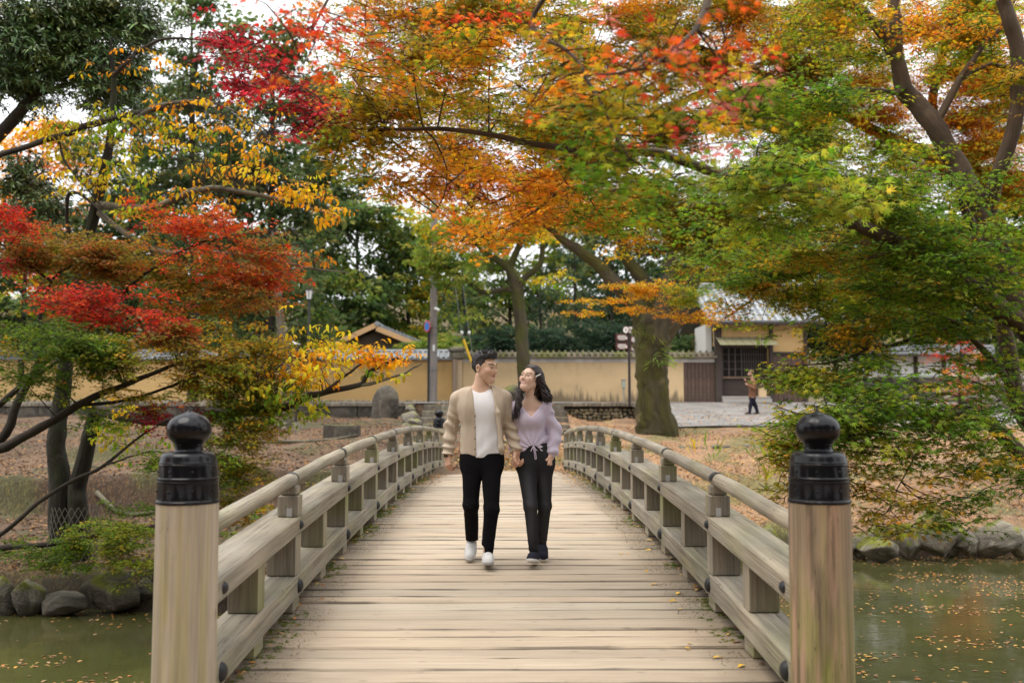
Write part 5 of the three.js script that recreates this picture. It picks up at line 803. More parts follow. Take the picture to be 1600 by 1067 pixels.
// ------------------------------------------------------------------ the big mossy tree beside the steps
{
  const d = 28, at = P(1022, 690, d); at.y = ground(at.x, d) - 0.1;
  const mp = (x, y, z) => { const n = fbm3(x * 2.6 + 3, y * 1.6, z * 2.6), q = fbm3(x * 5, y * 3, z * 5 + 9), m = ss(0.44, 0.56, n), w = ss(0.58, 0.66, q) * (1 - m) * ss(3.4, 0.4, y); const k = 0.85 + 0.5 * (q - 0.5); return [lerp(lerp(k * 0.46, 0.36, m), 1.5, w), lerp(lerp(k * 0.42, 0.37, m), 1.36, w), lerp(lerp(k * 0.36, 0.10, m), 1.15, w)]; };
  const limbs = [
    { p: [at.clone().add(V(0, -0.1, 0)), [1024, 670, d], [1021, 640, d], [1020, 600, d], [1020, 560, d], [1020, 520, d], [1022, 490, d]], r: [.62, .57, .49, .43, .45, .53, .56], rough: .22, wob: 0 },
    { p: [[1012, 515, d], [989, 469, d], [960, 442, d], [942, 422, d], [910, 395, d], [886, 380, d], [850, 350, d]], r: [.34, .24, .2, .18, .15, .12, .06], rough: .14 },
    { p: [[1030, 525, d], [1055, 495, d], [1068, 470, d], [1090, 420, d], [1110, 350, d], [1120, 280, d]], r: [.36, .3, .25, .2, .15, .08], rough: .14 },
    { p: [[1020, 505, d + .2], [1012, 459, d + .2], [1000, 430, d + .2], [980, 405, d + .2], [968, 350, d]], r: [.32, .24, .2, .16, .1], rough: .14 },
    { p: [[1030, 500, d - .2], [1040, 460, d - .2], [1050, 410, d - .2], [1045, 340, d - .2]], r: [.26, .2, .15, .08], rough: .14 },
  ].map((l) => ({ ...l, mat: M.barkMoss, paint: mp }));
  const b = (x, y, rx, ry, cov, pal, alt, dd = 28, s = 1.5) => [x, y, dd, rx, ry, 1.4, cov, pal, 'maple', { alt, s, lay: 0.3 }];
  const blobs = [b(960, 325, 120, 36, .9, 'gold', 'orange'), b(1080, 320, 110, 60, 1.1, 'yelgreen', 'olive'), b(860, 330, 90, 40, .8, 'orange', 'gold'), b(1130, 410, 70, 36, .8, 'yelgreen', 'gold'),
    [930, 471, 22, 66, 4, .5, .7, 'gold', 'maple', { lay: 0, hug: .15, s: 1.1 }], [910, 489, 22, 46, 3, .4, .7, 'gold', 'maple', { lay: 0, hug: .15, s: 1.1 }], [1010, 483, 22, 54, 4, .5, .8, 'gold', 'maple', { lay: 0, hug: .15, s: 1.1 }], [1065, 492, 22, 50, 5, .5, .9, 'gold', 'maple', { lay: 0, hug: .15, alt: 'orange', s: 1.1 }], [1105, 500, 22, 34, 4, .4, .8, 'gold', 'maple', { lay: 0, hug: .15, alt: 'orange', s: 1.1 }], [960, 448, 22.5, 36, 3, .4, .6, 'gold', 'maple', { lay: 0, hug: .15, s: 1.1 }], [1030, 455, 22, 60, 16, .5, .9, 'yelgreen', 'maple', { alt: 'gold' }], [1080, 462, 22, 60, 16, .5, .9, 'green', 'maple', { alt: 'yelgreen' }]];
  blobs.push([1030, 548, 27.55, 15, 26, .1, 2.2, 'bright', 'fern', { s: 1.6, notwigs: 1, hang: .5, twigs: 0, gap: .2 }], [1010, 520, 27.5, 22, 18, .12, 1.2, 'moss', 'fern', { s: 1.2, notwigs: 1, twigs: 0, gap: .35 }]);
  tree('mossy_tree', 'thick mossy old tree trunk with ferns and forked limbs, right of the steps', 'tree', { at, limbs, blobs, bark: M.barkBrown, seed: 61, twigR: 0.006 });
}
// ------------------------------------------------------------------ slender tree in front of the wall, behind the couple
{
  const d = 38.5, at = P(826, 632, d); at.y = roadY(at.x, d) - 0.05;
  const mp = (x, y, z) => { const m = ss(0.38, 0.55, fbm3(x * 3, y * 1.5, z * 3)); return [lerp(0.34, 0.34, m), lerp(0.31, 0.38, m), lerp(0.26, 0.10, m)]; };
  const limbs = [{ p: [at, [820, 590, d], [816, 540, d], [811, 477, d], [807, 450, d], [797, 422, d], [775, 405, d], [759, 396, d], [735, 372, d]], r: [.36, .28, .25, .24, .22, .17, .13, .10, .04] }, { p: [[806, 452, d], [798, 420, d], [806, 395, d], [820, 361, d], [815, 320, d]], r: [.16, .15, .13, .10, .04] }, { p: [[811, 462, d], [815, 440, d], [844, 412, d], [848, 375, d], [852, 340, d]], r: [.15, .14, .12, .09, .04] }, { p: [[808, 458, d], [792, 452, d], [755, 457, d], [722, 431, d], [684, 408, d]], r: [.12, .11, .09, .07, .03] }, { p: [[722, 431, d], [705, 440, d], [690, 470, d]], r: [.05, .04, .02] }].map((l) => ({ ...l, mat: M.barkMoss, paint: mp }));
  const o = { s: 1.5 };
  const blobs = [[730, 380, d, 70, 34, 1.6, .9, 'bright', 'farFine', { ...o, alt: 'yelgreen' }], [680, 400, d, 50, 40, 1.5, 1.0, 'bright', 'farFine', o], [780, 350, d, 80, 40, 1.6, .8, 'yelgreen', 'farFine', { ...o, alt: 'orange' }], [850, 360, d, 50, 36, 1.5, .7, 'yelgreen', 'farFine', o], [740, 430, d, 40, 18, 1.2, .7, 'bright', 'farFine', o], [740, 490, d, 26, 12, .8, .6, 'bright', 'farFine', o], [860, 440, d, 36, 20, .8, .5, 'yelgreen', 'farFine', o], [690, 330, d, 60, 40, 1.4, .8, 'yelgreen', 'farFine', { ...o, alt: 'gold' }]];
  tree('slender_tree', 'slender leaning mossy tree rising behind the man, forking in front of the conifers', 'tree', { at, limbs, blobs, seed: 71 });
}
// ------------------------------------------------------------------ trees beyond the road and the wall
{
  let sd = 200;
  const far = (name, label, px, d, topPy, botPy, wpx, pal, kind, cov, { alt, s = 1.6, mat = LM, lobes = 7, cone = false, group, gap = .4 } = {}) => {
    const r = rng(++sd), k = d / F, base = P(px, 638, d); base.y = ground(base.x, d) - 0.1;
    const top = P(px, topPy, d), H = top.y - base.y, bot = P(px, botPy, d).y, lean = rr(-0.4, 0.4, r);
    const limbs = [{ p: [base, V(base.x + lean * .3, base.y + H * .4, -d), V(base.x + lean, base.y + H * .75, -d), V(base.x + lean * 1.2, base.y + H * .97, -d)], r: [.032 * H ** .6 + .04, .028 * H ** .6, .018 * H ** .6, .02] }];
    if (!cone) for (let i = 0; i < 6; i++) { const t = rr(.35, .8, r), a = rr(0, 6.28, r), L = wpx * k * rr(.5, .9, r); limbs.push({ p: [V(base.x + lean * t, base.y + H * t, -d), V(base.x + Math.cos(a) * L * .5, base.y + H * t + L * .35, -d + Math.sin(a) * L * .5), V(base.x + Math.cos(a) * L, base.y + H * t + L * .6, -d + Math.sin(a) * L * .7)], r: [.006 * H, .004 * H, .01] }); }
    const blobs = [];
    if (cone) for (let i = 0; i < 8; i++) { const t = i / 7, py = lerp(topPy, botPy, t); blobs.push([px + rr(-.1, .1, r) * wpx, py, d, wpx * lerp(.16, 1, t ** .8), (botPy - topPy) / 9, wpx * k * lerp(.16, 1, t), cov, pal, kind, { alt, s, notwigs: 1, twigs: 0, gap, hang: .3 }]); }
    else for (let i = 0; i < lobes; i++) { const t = (i + .5) / lobes, py = lerp(topPy, botPy, t) + rr(-.05, .05, r) * (botPy - topPy), w = wpx * Math.sqrt(Math.max(.15, 1 - (t * 1.7 - .85) ** 2)); for (const q of [-.45, .45]) blobs.push([px + q * w + rr(-.25, .25, r) * w, py, d + rr(-1, 1, r), w * rr(.5, .7, r), (botPy - topPy) / lobes * rr(.6, .9, r), wpx * k * .6, cov, pal, kind, { alt, s, twigs: 6, gap, tr: .012 }]); }
    tree(name, label, 'tree', { at: base, limbs, blobs, mat, seed: sd, group, bark: M.bark });
  };
  far('evergreen_tree', 'tall grey-green evergreen behind the red maple at the left, beside the street lamp', 420, 36, 40, 560, 110, 'evergrey', 'far', .85, { alt: 'ever', s: 1.25, lobes: 10 });
  far('evergreen_tree', 'tall open-crowned evergreen standing behind the cherry tree', 300, 39, -10, 440, 100, 'evergrey', 'far', .68, { alt: 'ever', s: 1.1, lobes: 9 });
  far('evergreen_tree', 'dark evergreen seen between the cherry branches at the left', 190, 44, 150, 520, 90, 'ever', 'far', .8, { alt: 'evergrey', s: 1.3 });
  far('evergreen_tree', 'grey-green evergreen at the far left beyond the road', 30, 42, 320, 560, 110, 'ever', 'far', .9, { alt: 'evergrey', s: 1.3 });
  far('evergreen_tree', 'green tree behind the gabled house, left of the utility pole', 560, 56, 300, 560, 90, 'ever', 'far', 1.2, { alt: 'bright', s: 1.6 });
  far('evergreen_tree', 'tall evergreen with an open top above the gabled house', 500, 60, 120, 520, 80, 'evergrey', 'far', .75, { s: 1.6, alt: 'ever' });
  far('evergreen_tree', 'dense dark evergreen low behind the red maple, left of the cherry limbs', 250, 47, 330, 600, 110, 'ever', 'far', 1.2, { alt: 'evergrey', s: 1.4 });
  far('evergreen_tree', 'dense green tree low behind the cherry, left of the street lamp', 370, 48, 350, 600, 100, 'evergrey', 'far', 1.2, { alt: 'bright', s: 1.4 });
  far('leafy_tree', 'bright green leafy tree right behind the utility pole', 640, 58, 330, 560, 80, 'bright', 'far', 1.3, { alt: 'yelgreen', s: 1.5 });
  far('leafy_tree', 'yellow-green tree at the left behind the maple limbs', 90, 50, 380, 600, 100, 'yelgreen', 'far', .8, { alt: 'bright', s: 1.5 });
  far('conifer_tree', 'drooping green conifer beyond the wall, between the pole and the slender tree', 730, 50, 385, 575, 50, 'everblue', 'conifer', 1.8, { cone: true, alt: 'ever', s: 1.1 });
  far('conifer_tree', 'blue-green conifer beyond the wall, right of the slender tree', 900, 54, 370, 580, 66, 'everblue', 'conifer', 1.8, { cone: true, alt: 'evergrey', s: 1.2 });
  far('conifer_tree', 'dark conifer beyond the wall, directly above the woman', 850, 50, 430, 580, 44, 'everblue', 'conifer', 1.9, { cone: true, s: 1.0 });
  far('conifer_tree', 'dark conifer beyond the wall, just left of the mossy tree', 960, 52, 400, 580, 60, 'everblue', 'conifer', 1.8, { cone: true, s: 1.2 });
  far('evergreen_tree', 'dark evergreen beyond the wall, between the mossy tree and the gatehouse', 1085, 50, 380, 580, 60, 'everblue', 'far', 1.5, { alt: 'ever', s: 1.4 });
  far('evergreen_tree', 'dark evergreen behind the ridge of the gatehouse', 1180, 54, 340, 520, 90, 'ever', 'far', 1.3, { s: 1.6, alt: 'bright' });
  far('evergreen_tree', 'dark evergreen close to the right side of the gatehouse', 1310, 45, 380, 600, 50, 'everblue', 'far', 1.5, { s: 1.4 });
  far('evergreen_tree', 'dark evergreen behind the white building at the right', 1420, 56, 320, 600, 100, 'ever', 'far', 1.4, { s: 1.7, alt: 'green' });
  far('evergreen_tree', 'dark evergreen at the far right behind the maple trunk', 1560, 54, 260, 600, 110, 'ever', 'far', 1.4, { s: 1.7, alt: 'green' });
  far('leafy_tree', 'pale green tree high behind the conifers, over the wall', 800, 72, 330, 560, 120, 'evergrey', 'far', 1.0, { alt: 'bright', s: 2.2 });
  far('leafy_tree', 'grey-green tree far behind the mossy tree', 980, 74, 300, 560, 130, 'evergrey', 'far', 1.0, { alt: 'ever', s: 2.2 });
  far('leafy_tree', 'orange tree far behind the left evergreens', 60, 60, 190, 480, 110, 'gold', 'far', .5, { alt: 'orange', s: 1.5 });
  far('red_maple', 'small red maple in front of the white building at the right', 1500, 33, 530, 650, 44, 'red', 'maple', .22, { s: 1.7, alt: 'orange', lobes: 5, gap: .46 });
  { const d = 27, at = P(450, 692, d); at.y = ground(at.x, d) - 0.1; const fl = (a, z) => ({ p: [at.clone().add(V(a * .2, .3, z * .2)), at.clone().add(V(a * .55, .08, z * .5)), at.clone().add(V(a, -.06, z))], r: [.11, .07, .03], n: 'root' });
    tree('slender_tree', 'slim pale trunk with spreading roots on the slope under the cherry branch', 'tree', { at, limbs: [{ p: [at, [450, 660, d], [447, 600, d], [440, 520, d], [432, 440, d], [425, 360, d]], r: [.24, .17, .14, .12, .09, .03] }, fl(-.7, .3), fl(.6, .4), fl(-.2, .6), fl(.8, -.1)], blobs: [[428, 400, d, 60, 40, .8, .7, 'evergrey', 'farFine', { s: 1 }]], bark: M.barkGrey, seed: 91 }); }
  // hedge behind the wall
  let n = 0; const hp = ['behind the left end of the wall', 'below the gabled house', 'right of the gabled house', 'behind the utility pole', 'behind the pillar', 'behind the heads of the couple', 'above the woman', 'left of the signpost', 'behind the signpost', 'left of the gatehouse'];
  for (const [x, dd, top, w, pal] of [[330, 45, 520, 90, 'ever'], [480, 46, 520, 80, 'ever'], [655, 46, 530, 40, 'bright'], [690, 45.5, 520, 40, 'bright'], [725, 46, 525, 40, 'ever'], [780, 46, 510, 50, 'everblue'], [850, 46, 510, 60, 'everblue'], [930, 46, 500, 56, 'everblue'], [1000, 46, 510, 60, 'everblue'], [1080, 45.5, 515, 50, 'ever']]) {
    const p = P(x, 600, dd); p.y = ground(p.x, dd); tree('garden_shrub', 'dense dark shrub ' + hp[n++], 'shrub', { at: p, limbs: [{ p: [p, p.clone().add(V(0, 1, 0)), p.clone().add(V(.1, 2, 0))], r: [.08, .06, .03] }], blobs: [[x, (top + 585) / 2, dd, w, (585 - top) / 2, 1.0, 1.8, pal, 'farFine', { s: 1.1, notwigs: 1, twigs: 0, gap: .32 }]], seed: 300 + n });
  }
}
// ------------------------------------------------------------------ undergrowth on the banks, leaves on the ground, the water and the deck
{
  const shr = (label, x, y, d, rx, ry, pal, kind, cov, sd, o = {}) => { const p = P(x, y, d); p.y = ground(p.x, d) - 0.02; const up = (ry * d / F) * 0.8; tree('bank_shrub', label, 'shrub', { at: p, limbs: [{ p: [p, p.clone().add(V(0.03, up * 0.6, 0.02)), p.clone().add(V(0.08, up * 1.2, -0.03))], r: [.016, .012, .005] }, { p: [p, p.clone().add(V(-0.08, up * 0.5, 0.02)), p.clone().add(V(-0.2, up, 0))], r: [.012, .009, .004] }], blobs: [[x, y, d, rx, ry, .4, cov, pal, kind, o]], seed: sd, twigR: 0.003 }); };
  shr('yellow-green grassy tuft beside the right railing on the far bank', 1190, 730, 20, 46, 26, 'yelgreen', 'grass', 1.1, 401, { s: 1.3, notwigs: 1, twigs: 0, alt: 'olive' });
  shr('second grassy tuft further along the right railing', 1110, 715, 22, 40, 18, 'yelgreen', 'grass', .8, 402, { s: 1.3, notwigs: 1, twigs: 0, alt: 'olive' });
  shr('low green shrub beside the left railing, nearest the left post', 385, 845, 14.8, 34, 26, 'green', 'shrub', 1.0, 403, { alt: 'olive' });
  shr('low green shrub beside the left railing further along the bank', 415, 795, 16.5, 40, 26, 'green', 'shrub', .8, 404, { alt: 'olive' });
  shr('olive shrub behind the left railing below the slope', 470, 770, 17.5, 40, 18, 'olive', 'shrub', .7, 405, { alt: 'green' });
  shr('mossy tuft on the flat bank left of the cherry trunk', 40, 845, 14.6, 60, 12, 'moss', 'shrub', 1.0, 406, {});
  shr('mossy green tuft on the flat bank right of the cherry trunk', 190, 815, 15.4, 60, 12, 'green', 'shrub', .9, 407, { alt: 'moss' });

  for (const [lb, pts] of [['bare fallen branch lying below the eroded bank at the left', [[150, 772, 18.6], [185, 779, 18.3], [225, 776, 18.2], [250, 770, 18.3]]], ['bent dead stick on the flat bank right of the cherry trunk', [[195, 760, 17], [205, 775, 16.8], [222, 770, 16.7]]], ['long thin root crossing the slope left of the stone block', [[400, 735, 23.5], [450, 722, 24], [500, 716, 24.3], [560, 700, 25.2]]]]) { const q = pts.map(([a, b, d]) => { const p = P(a, b, d); p.y = ground(p.x, d) + .05; return p; }); tag(part('fallen_branch', limbGeo(q, [.05, .04, .035, .015], { seg: 7, rough: .15 }), M.barkGrey, scene), lb, 'branch'); }

  const leafG = [0, 1, 2].map((k) => { const g = LEAF[k < 2 ? 'oval' : 'maple'].clone(); g.rotateX(-Math.PI / 2); const p = g.attributes.position; for (let i = 0; i < p.count; i++) p.setY(i, p.getY(i) + 0.14 * Math.abs(p.getX(i)) + 0.10 * (p.getZ(i) + 0.5) ** 2 * (k ? 1 : -0.5) + 0.05); g.computeVertexNormals(); return g; });
  const FC = [[.42, .19, .055], [.44, .24, .09], [.28, .13, .05], [.54, .28, .05], [.38, .23, .12], [.46, .16, .035], [.20, .10, .05], [.56, .36, .10], [.15, .08, .045]];
  const FCD = [[.21, .095, .035], [.24, .125, .05], [.12, .06, .03], [.31, .14, .03], [.17, .10, .055], [.08, .045, .026], [.10, .055, .032]];  // browner leaves for the left bank, with tree shade mixed into their colour
  const scatter = (name, label, n, f, seed, mat = std([1, 1, 1], 0.9)) => {
    const r = rng(seed), M4 = [[], [], []], CC = [[], [], []], E = new THREE.Euler(), Q = new THREE.Quaternion(); let t = 0;
    while (t < n) { const s = f(r); if (!s) { t += 0.02; continue; } t++; const [x, y, z, size, flat, cc] = s, k = Math.floor(r() * 3); E.set(rr(-flat, flat, r), r() * 6.283, rr(-flat, flat, r), 'YXZ'); Q.setFromEuler(E); M4[k].push(new THREE.Matrix4().compose(V(x, y, z), Q, V(size, size, size))); const c = (cc ?? FC)[Math.floor(r() * (cc ?? FC).length)], w = rr(0.75, 1.15, r); CC[k].push([c[0] * w, c[1] * w, c[2] * w]); }
    const g = new THREE.Group(); g.name = numbered(name); scene.add(g); tag(g, label, null, null, 'stuff');
    M4.forEach((a, k) => { if (!a.length) return; const im = new THREE.InstancedMesh(leafG[k], mat, a.length), c = new THREE.Color(); a.forEach((m, i) => { im.setMatrixAt(i, m); im.setColorAt(i, c.setRGB(...CC[k][i])); }); im.name = name + '_layer'; im.userData.kind = 'stuff'; im.castShadow = im.receiveShadow = true; g.add(im); });
  };
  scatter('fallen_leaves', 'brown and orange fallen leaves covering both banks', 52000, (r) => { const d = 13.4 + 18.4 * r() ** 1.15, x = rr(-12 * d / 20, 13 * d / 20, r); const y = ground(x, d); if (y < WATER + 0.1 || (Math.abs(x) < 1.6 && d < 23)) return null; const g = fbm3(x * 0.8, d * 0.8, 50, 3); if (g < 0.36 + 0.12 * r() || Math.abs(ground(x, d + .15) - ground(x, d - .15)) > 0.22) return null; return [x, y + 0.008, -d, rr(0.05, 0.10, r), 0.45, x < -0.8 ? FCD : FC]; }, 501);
  scatter('fallen_leaves', 'orange leaves lying on the gravel road by the gatehouse', 1600, (r) => { const d = rr(30.2, 41.5, r), x = rr(3.5, 14, r); if (d < roadNear(x) || fbm3(x * .5, d * .5, 4) < 0.45) return null; return [x, roadY(x, d) + 0.01, -d, rr(0.07, 0.12, r), 0.3]; }, 502);
  scatter('floating_leaves', 'fallen leaves floating in drifts on the pond', 5200, (r) => { const d = rr(9, 18.6, r), x = rr(-9, 12, r), e = edgeOf(x); if (d > e + 0.1 || Math.abs(x) < 1.5) return null; const near = ss(e - 1.2, e - 0.05, d), q = fbm3(x * 0.55 + 8, d * 1.1, 7, 3); if (r() > 0.04 + ss(0.52, 0.66, q) * 0.75 + near * (x > 0 ? 1 : 0.35)) return null; return [x, WATER + 0.004, -d, rr(0.04, 0.09, r), 0.06]; }, 503);
  scatter('deck_leaves', 'scattered leaves and litter along the edges of the deck', 1500, (r) => { const s = r() < .5 ? -1 : 1, u = r(), d = u < .35 ? rr(4.6, 22.9, r) : rr(15, 22.9, r), x = s * (1.43 - Math.abs(rr(0, 1, r) ** 2.2) * (d > 14 ? .42 : .16)); return [x, deckY(d) + 0.008, -d, rr(0.03, 0.07, r), 0.3]; }, 504);
  scatter('deck_leaves', 'few bright yellow leaves on the deck near the right railing', 14, (r) => { const d = rr(5.3, 9, r), x = rr(1.0, 1.34, r); return [x, deckY(d) + 0.008, -d, rr(0.05, 0.07, r), 0.2, [[.75, .45, .03]]]; }, 505);
  scatter('fallen_leaves', 'tan leaves carpeting the path at the far end of the bridge', 5000, (r) => { const d = rr(22.9, 26.6, r), x = rr(-2.6, 2.6, r); return [x, ground(x, d) + 0.01, -d, rr(0.05, 0.09, r), 0.35]; }, 506);
  scatter('fallen_leaves', 'leaves gathered on the treads of the stone steps', 700, (r) => { const k = Math.floor(r() * 6), d = 26.7 + k * 0.95 + rr(0, .5, r), x = rr(-2.2, 1.8, r); return [x, 0.585 + k * 0.195 + 0.01, -d, rr(0.05, 0.09, r), 0.3]; }, 507);
  // moss along the feet of the railings, and grit
  { const r = rng(61), g = SPRIG.shrub, M4 = [], CC = []; const E = new THREE.Euler(), Q = new THREE.Quaternion();
    for (let i = 0; i < 2600; i++) { const s = r() < .6 ? -1 : 1, d = rr(4.7, 22.5, r), x = s * (1.40 - rr(0, 1, r) ** 2 * .14); if (fbm3(d * 1.6, s * 5, 3, 3) < (s < 0 ? .47 : .56)) continue; E.set(rr(-.4, .4, r), r() * 6.28, rr(-.4, .4, r)); Q.setFromEuler(E); const k = rr(.1, .26, r); M4.push(new THREE.Matrix4().compose(V(x, deckY(d) + 0.006, -d), Q, V(k, k, k))); const c = PAL.yelgreen[Math.floor(r() * 3)]; CC.push(c); }
    const im = new THREE.InstancedMesh(g[0], LM, M4.length), c = new THREE.Color(); M4.forEach((m, i) => { im.setMatrixAt(i, m); im.setColorAt(i, c.setRGB(CC[i][0] * .7, CC[i][1] * .8, CC[i][2])); }); im.name = 'deck_moss'; tag(im, 'bright moss tufts growing along the feet of the railings', null, null, 'stuff'); scene.add(im);
    const grit = new THREE.IcosahedronGeometry(1, 0), N = 15000, im2 = new THREE.InstancedMesh(grit, std([1, 1, 1], .95), N); let q = 0;
    while (q < N) { const s = r() < .5 ? -1 : 1, d = rr(4.6, 22.8, r), x = s * (1.46 - rr(0, 1, r) ** 1.8 * .34); const k = rr(.0015, .0042, r); im2.setMatrixAt(q, new THREE.Matrix4().compose(V(x, deckY(d) + 0.004, -d), Q, V(k * 1.6, k * .6, k))); const b = rr(.09, .28, r); im2.setColorAt(q, c.setRGB(b, b * .78, b * .52)); q++; }
    im2.name = 'deck_grit'; tag(im2, 'dark grit and soil gathered along both edges of the deck', null, null, 'stuff'); scene.add(im2); }
}
// ------------------------------------------------------------------ people: smooth distance fields meshed as one surface
const smin = (a, b, k) => { const h = Math.max(k - Math.abs(a - b), 0) / k; return Math.min(a, b) - h * h * k * 0.25; };
const smax = (a, b, k) => -smin(-a, -b, k);
const capF = (a, b, ra, rb, zs = 1) => { const bx = b.x - a.x, by = b.y - a.y, bz = (b.z - a.z) * zs, L = bx * bx + by * by + bz * bz + 1e-9; return (x, y, z) => { const px = x - a.x, py = y - a.y, pz = (z - a.z) * zs, h = clamp((px * bx + py * by + pz * bz) / L, 0, 1), dx = px - bx * h, dy = py - by * h, dz = pz - bz * h; return Math.sqrt(dx * dx + dy * dy + dz * dz) - (ra + (rb - ra) * h); }; };
const ellF = (c, r) => (x, y, z) => { const a = (x - c[0]) / r[0], b = (y - c[1]) / r[1], d = (z - c[2]) / r[2], k0 = Math.sqrt(a * a + b * b + d * d), k1 = Math.sqrt((a / r[0]) ** 2 + (b / r[1]) ** 2 + (d / r[2]) ** 2); return k1 < 1e-6 ? -Math.min(...r) : k0 * (k0 - 1) / k1; };
const union = (fs, k) => (x, y, z) => { let d = fs[0](x, y, z); for (let i = 1; i < fs.length; i++) d = k > 0 ? smin(d, fs[i](x, y, z), k) : Math.min(d, fs[i](x, y, z)); return d; };
function nets(f, lo, hi, cell, color) { // surface nets
  const nx = Math.ceil((hi[0] - lo[0]) / cell) + 1, ny = Math.ceil((hi[1] - lo[1]) / cell) + 1, nz = Math.ceil((hi[2] - lo[2]) / cell) + 1, val = new Float32Array(nx * ny * nz), id = new Int32Array(nx * ny * nz).fill(-1);
  const at = (i, j, k) => (k * ny + j) * nx + i;
  for (let k = 0; k < nz; k++) for (let j = 0; j < ny; j++) for (let i = 0; i < nx; i++) val[at(i, j, k)] = f(lo[0] + i * cell, lo[1] + j * cell, lo[2] + k * cell);
  const pos = [], idx = [], CE = [[0, 1], [2, 3], [4, 5], [6, 7], [0, 2], [1, 3], [4, 6], [5, 7], [0, 4], [1, 5], [2, 6], [3, 7]];
  for (let k = 0; k < nz - 1; k++) for (let j = 0; j < ny - 1; j++) for (let i = 0; i < nx - 1; i++) {
    const v = []; let s = 0; for (let c = 0; c < 8; c++) { v[c] = val[at(i + (c & 1), j + ((c >> 1) & 1), k + (c >> 2))]; if (v[c] < 0) s++; }
    if (!s || s === 8) continue;
    let x = 0, y = 0, z = 0, n = 0; for (const [a, b] of CE) if ((v[a] < 0) !== (v[b] < 0)) { const t = v[a] / (v[a] - v[b]); x += (a & 1) + t * ((b & 1) - (a & 1)); y += ((a >> 1) & 1) + t * (((b >> 1) & 1) - ((a >> 1) & 1)); z += (a >> 2) + t * ((b >> 2) - (a >> 2)); n++; }
    id[at(i, j, k)] = pos.length / 3; pos.push(lo[0] + (i + x / n) * cell, lo[1] + (j + y / n) * cell, lo[2] + (k + z / n) * cell);
  }
  const quad = (a, b, c, d, fl) => { if (a < 0 || b < 0 || c < 0 || d < 0) return; fl ? idx.push(a, c, b, a, d, c) : idx.push(a, b, c, a, c, d); };
  for (let k = 1; k < nz - 1; k++) for (let j = 1; j < ny - 1; j++) for (let i = 1; i < nx - 1; i++) {
    const v0 = val[at(i, j, k)] < 0;
    if (v0 !== val[at(i + 1, j, k)] < 0) quad(id[at(i, j - 1, k - 1)], id[at(i, j, k - 1)], id[at(i, j, k)], id[at(i, j - 1, k)], !v0);
    if (v0 !== val[at(i, j + 1, k)] < 0) quad(id[at(i - 1, j, k - 1)], id[at(i - 1, j, k)], id[at(i, j, k)], id[at(i, j, k - 1)], !v0);
    if (v0 !== val[at(i, j, k + 1)] < 0) quad(id[at(i - 1, j - 1, k)], id[at(i, j - 1, k)], id[at(i, j, k)], id[at(i - 1, j, k)], !v0);
  }
  const nor = new Float32Array(pos.length), uv = new Float32Array(pos.length / 3 * 2), e = cell * 0.5;
  for (let i = 0; i < pos.length; i += 3) { const [x, y, z] = [pos[i], pos[i + 1], pos[i + 2]]; const a = f(x + e, y, z) - f(x - e, y, z), b = f(x, y + e, z) - f(x, y - e, z), c = f(x, y, z + e) - f(x, y, z - e), L = Math.hypot(a, b, c) || 1; nor[i] = a / L; nor[i + 1] = b / L; nor[i + 2] = c / L; uv[i / 3 * 2] = x + z; uv[i / 3 * 2 + 1] = y; }
  const g = new THREE.BufferGeometry(); g.setAttribute('position', new THREE.Float32BufferAttribute(pos, 3)); g.setAttribute('normal', new THREE.BufferAttribute(nor, 3)); g.setAttribute('uv', new THREE.BufferAttribute(uv, 2)); g.setIndex(idx);
  return color ? paint(g, color) : g;
}
const bounds = (ps, m) => [[Math.min(...ps.map((p) => p.x)) - m, Math.min(...ps.map((p) => p.y)) - m, Math.min(...ps.map((p) => p.z)) - m], [Math.max(...ps.map((p) => p.x)) + m, Math.max(...ps.map((p) => p.y)) + m, Math.max(...ps.map((p) => p.z)) + m]];
const joinC = (a) => mergeGeometries(a.map((g) => { const q = g.index ? g.toNonIndexed() : g.clone(); if (!q.attributes.uv) q.setAttribute('uv', new THREE.BufferAttribute(new Float32Array(q.attributes.position.count * 2), 2)); return q; }), false);

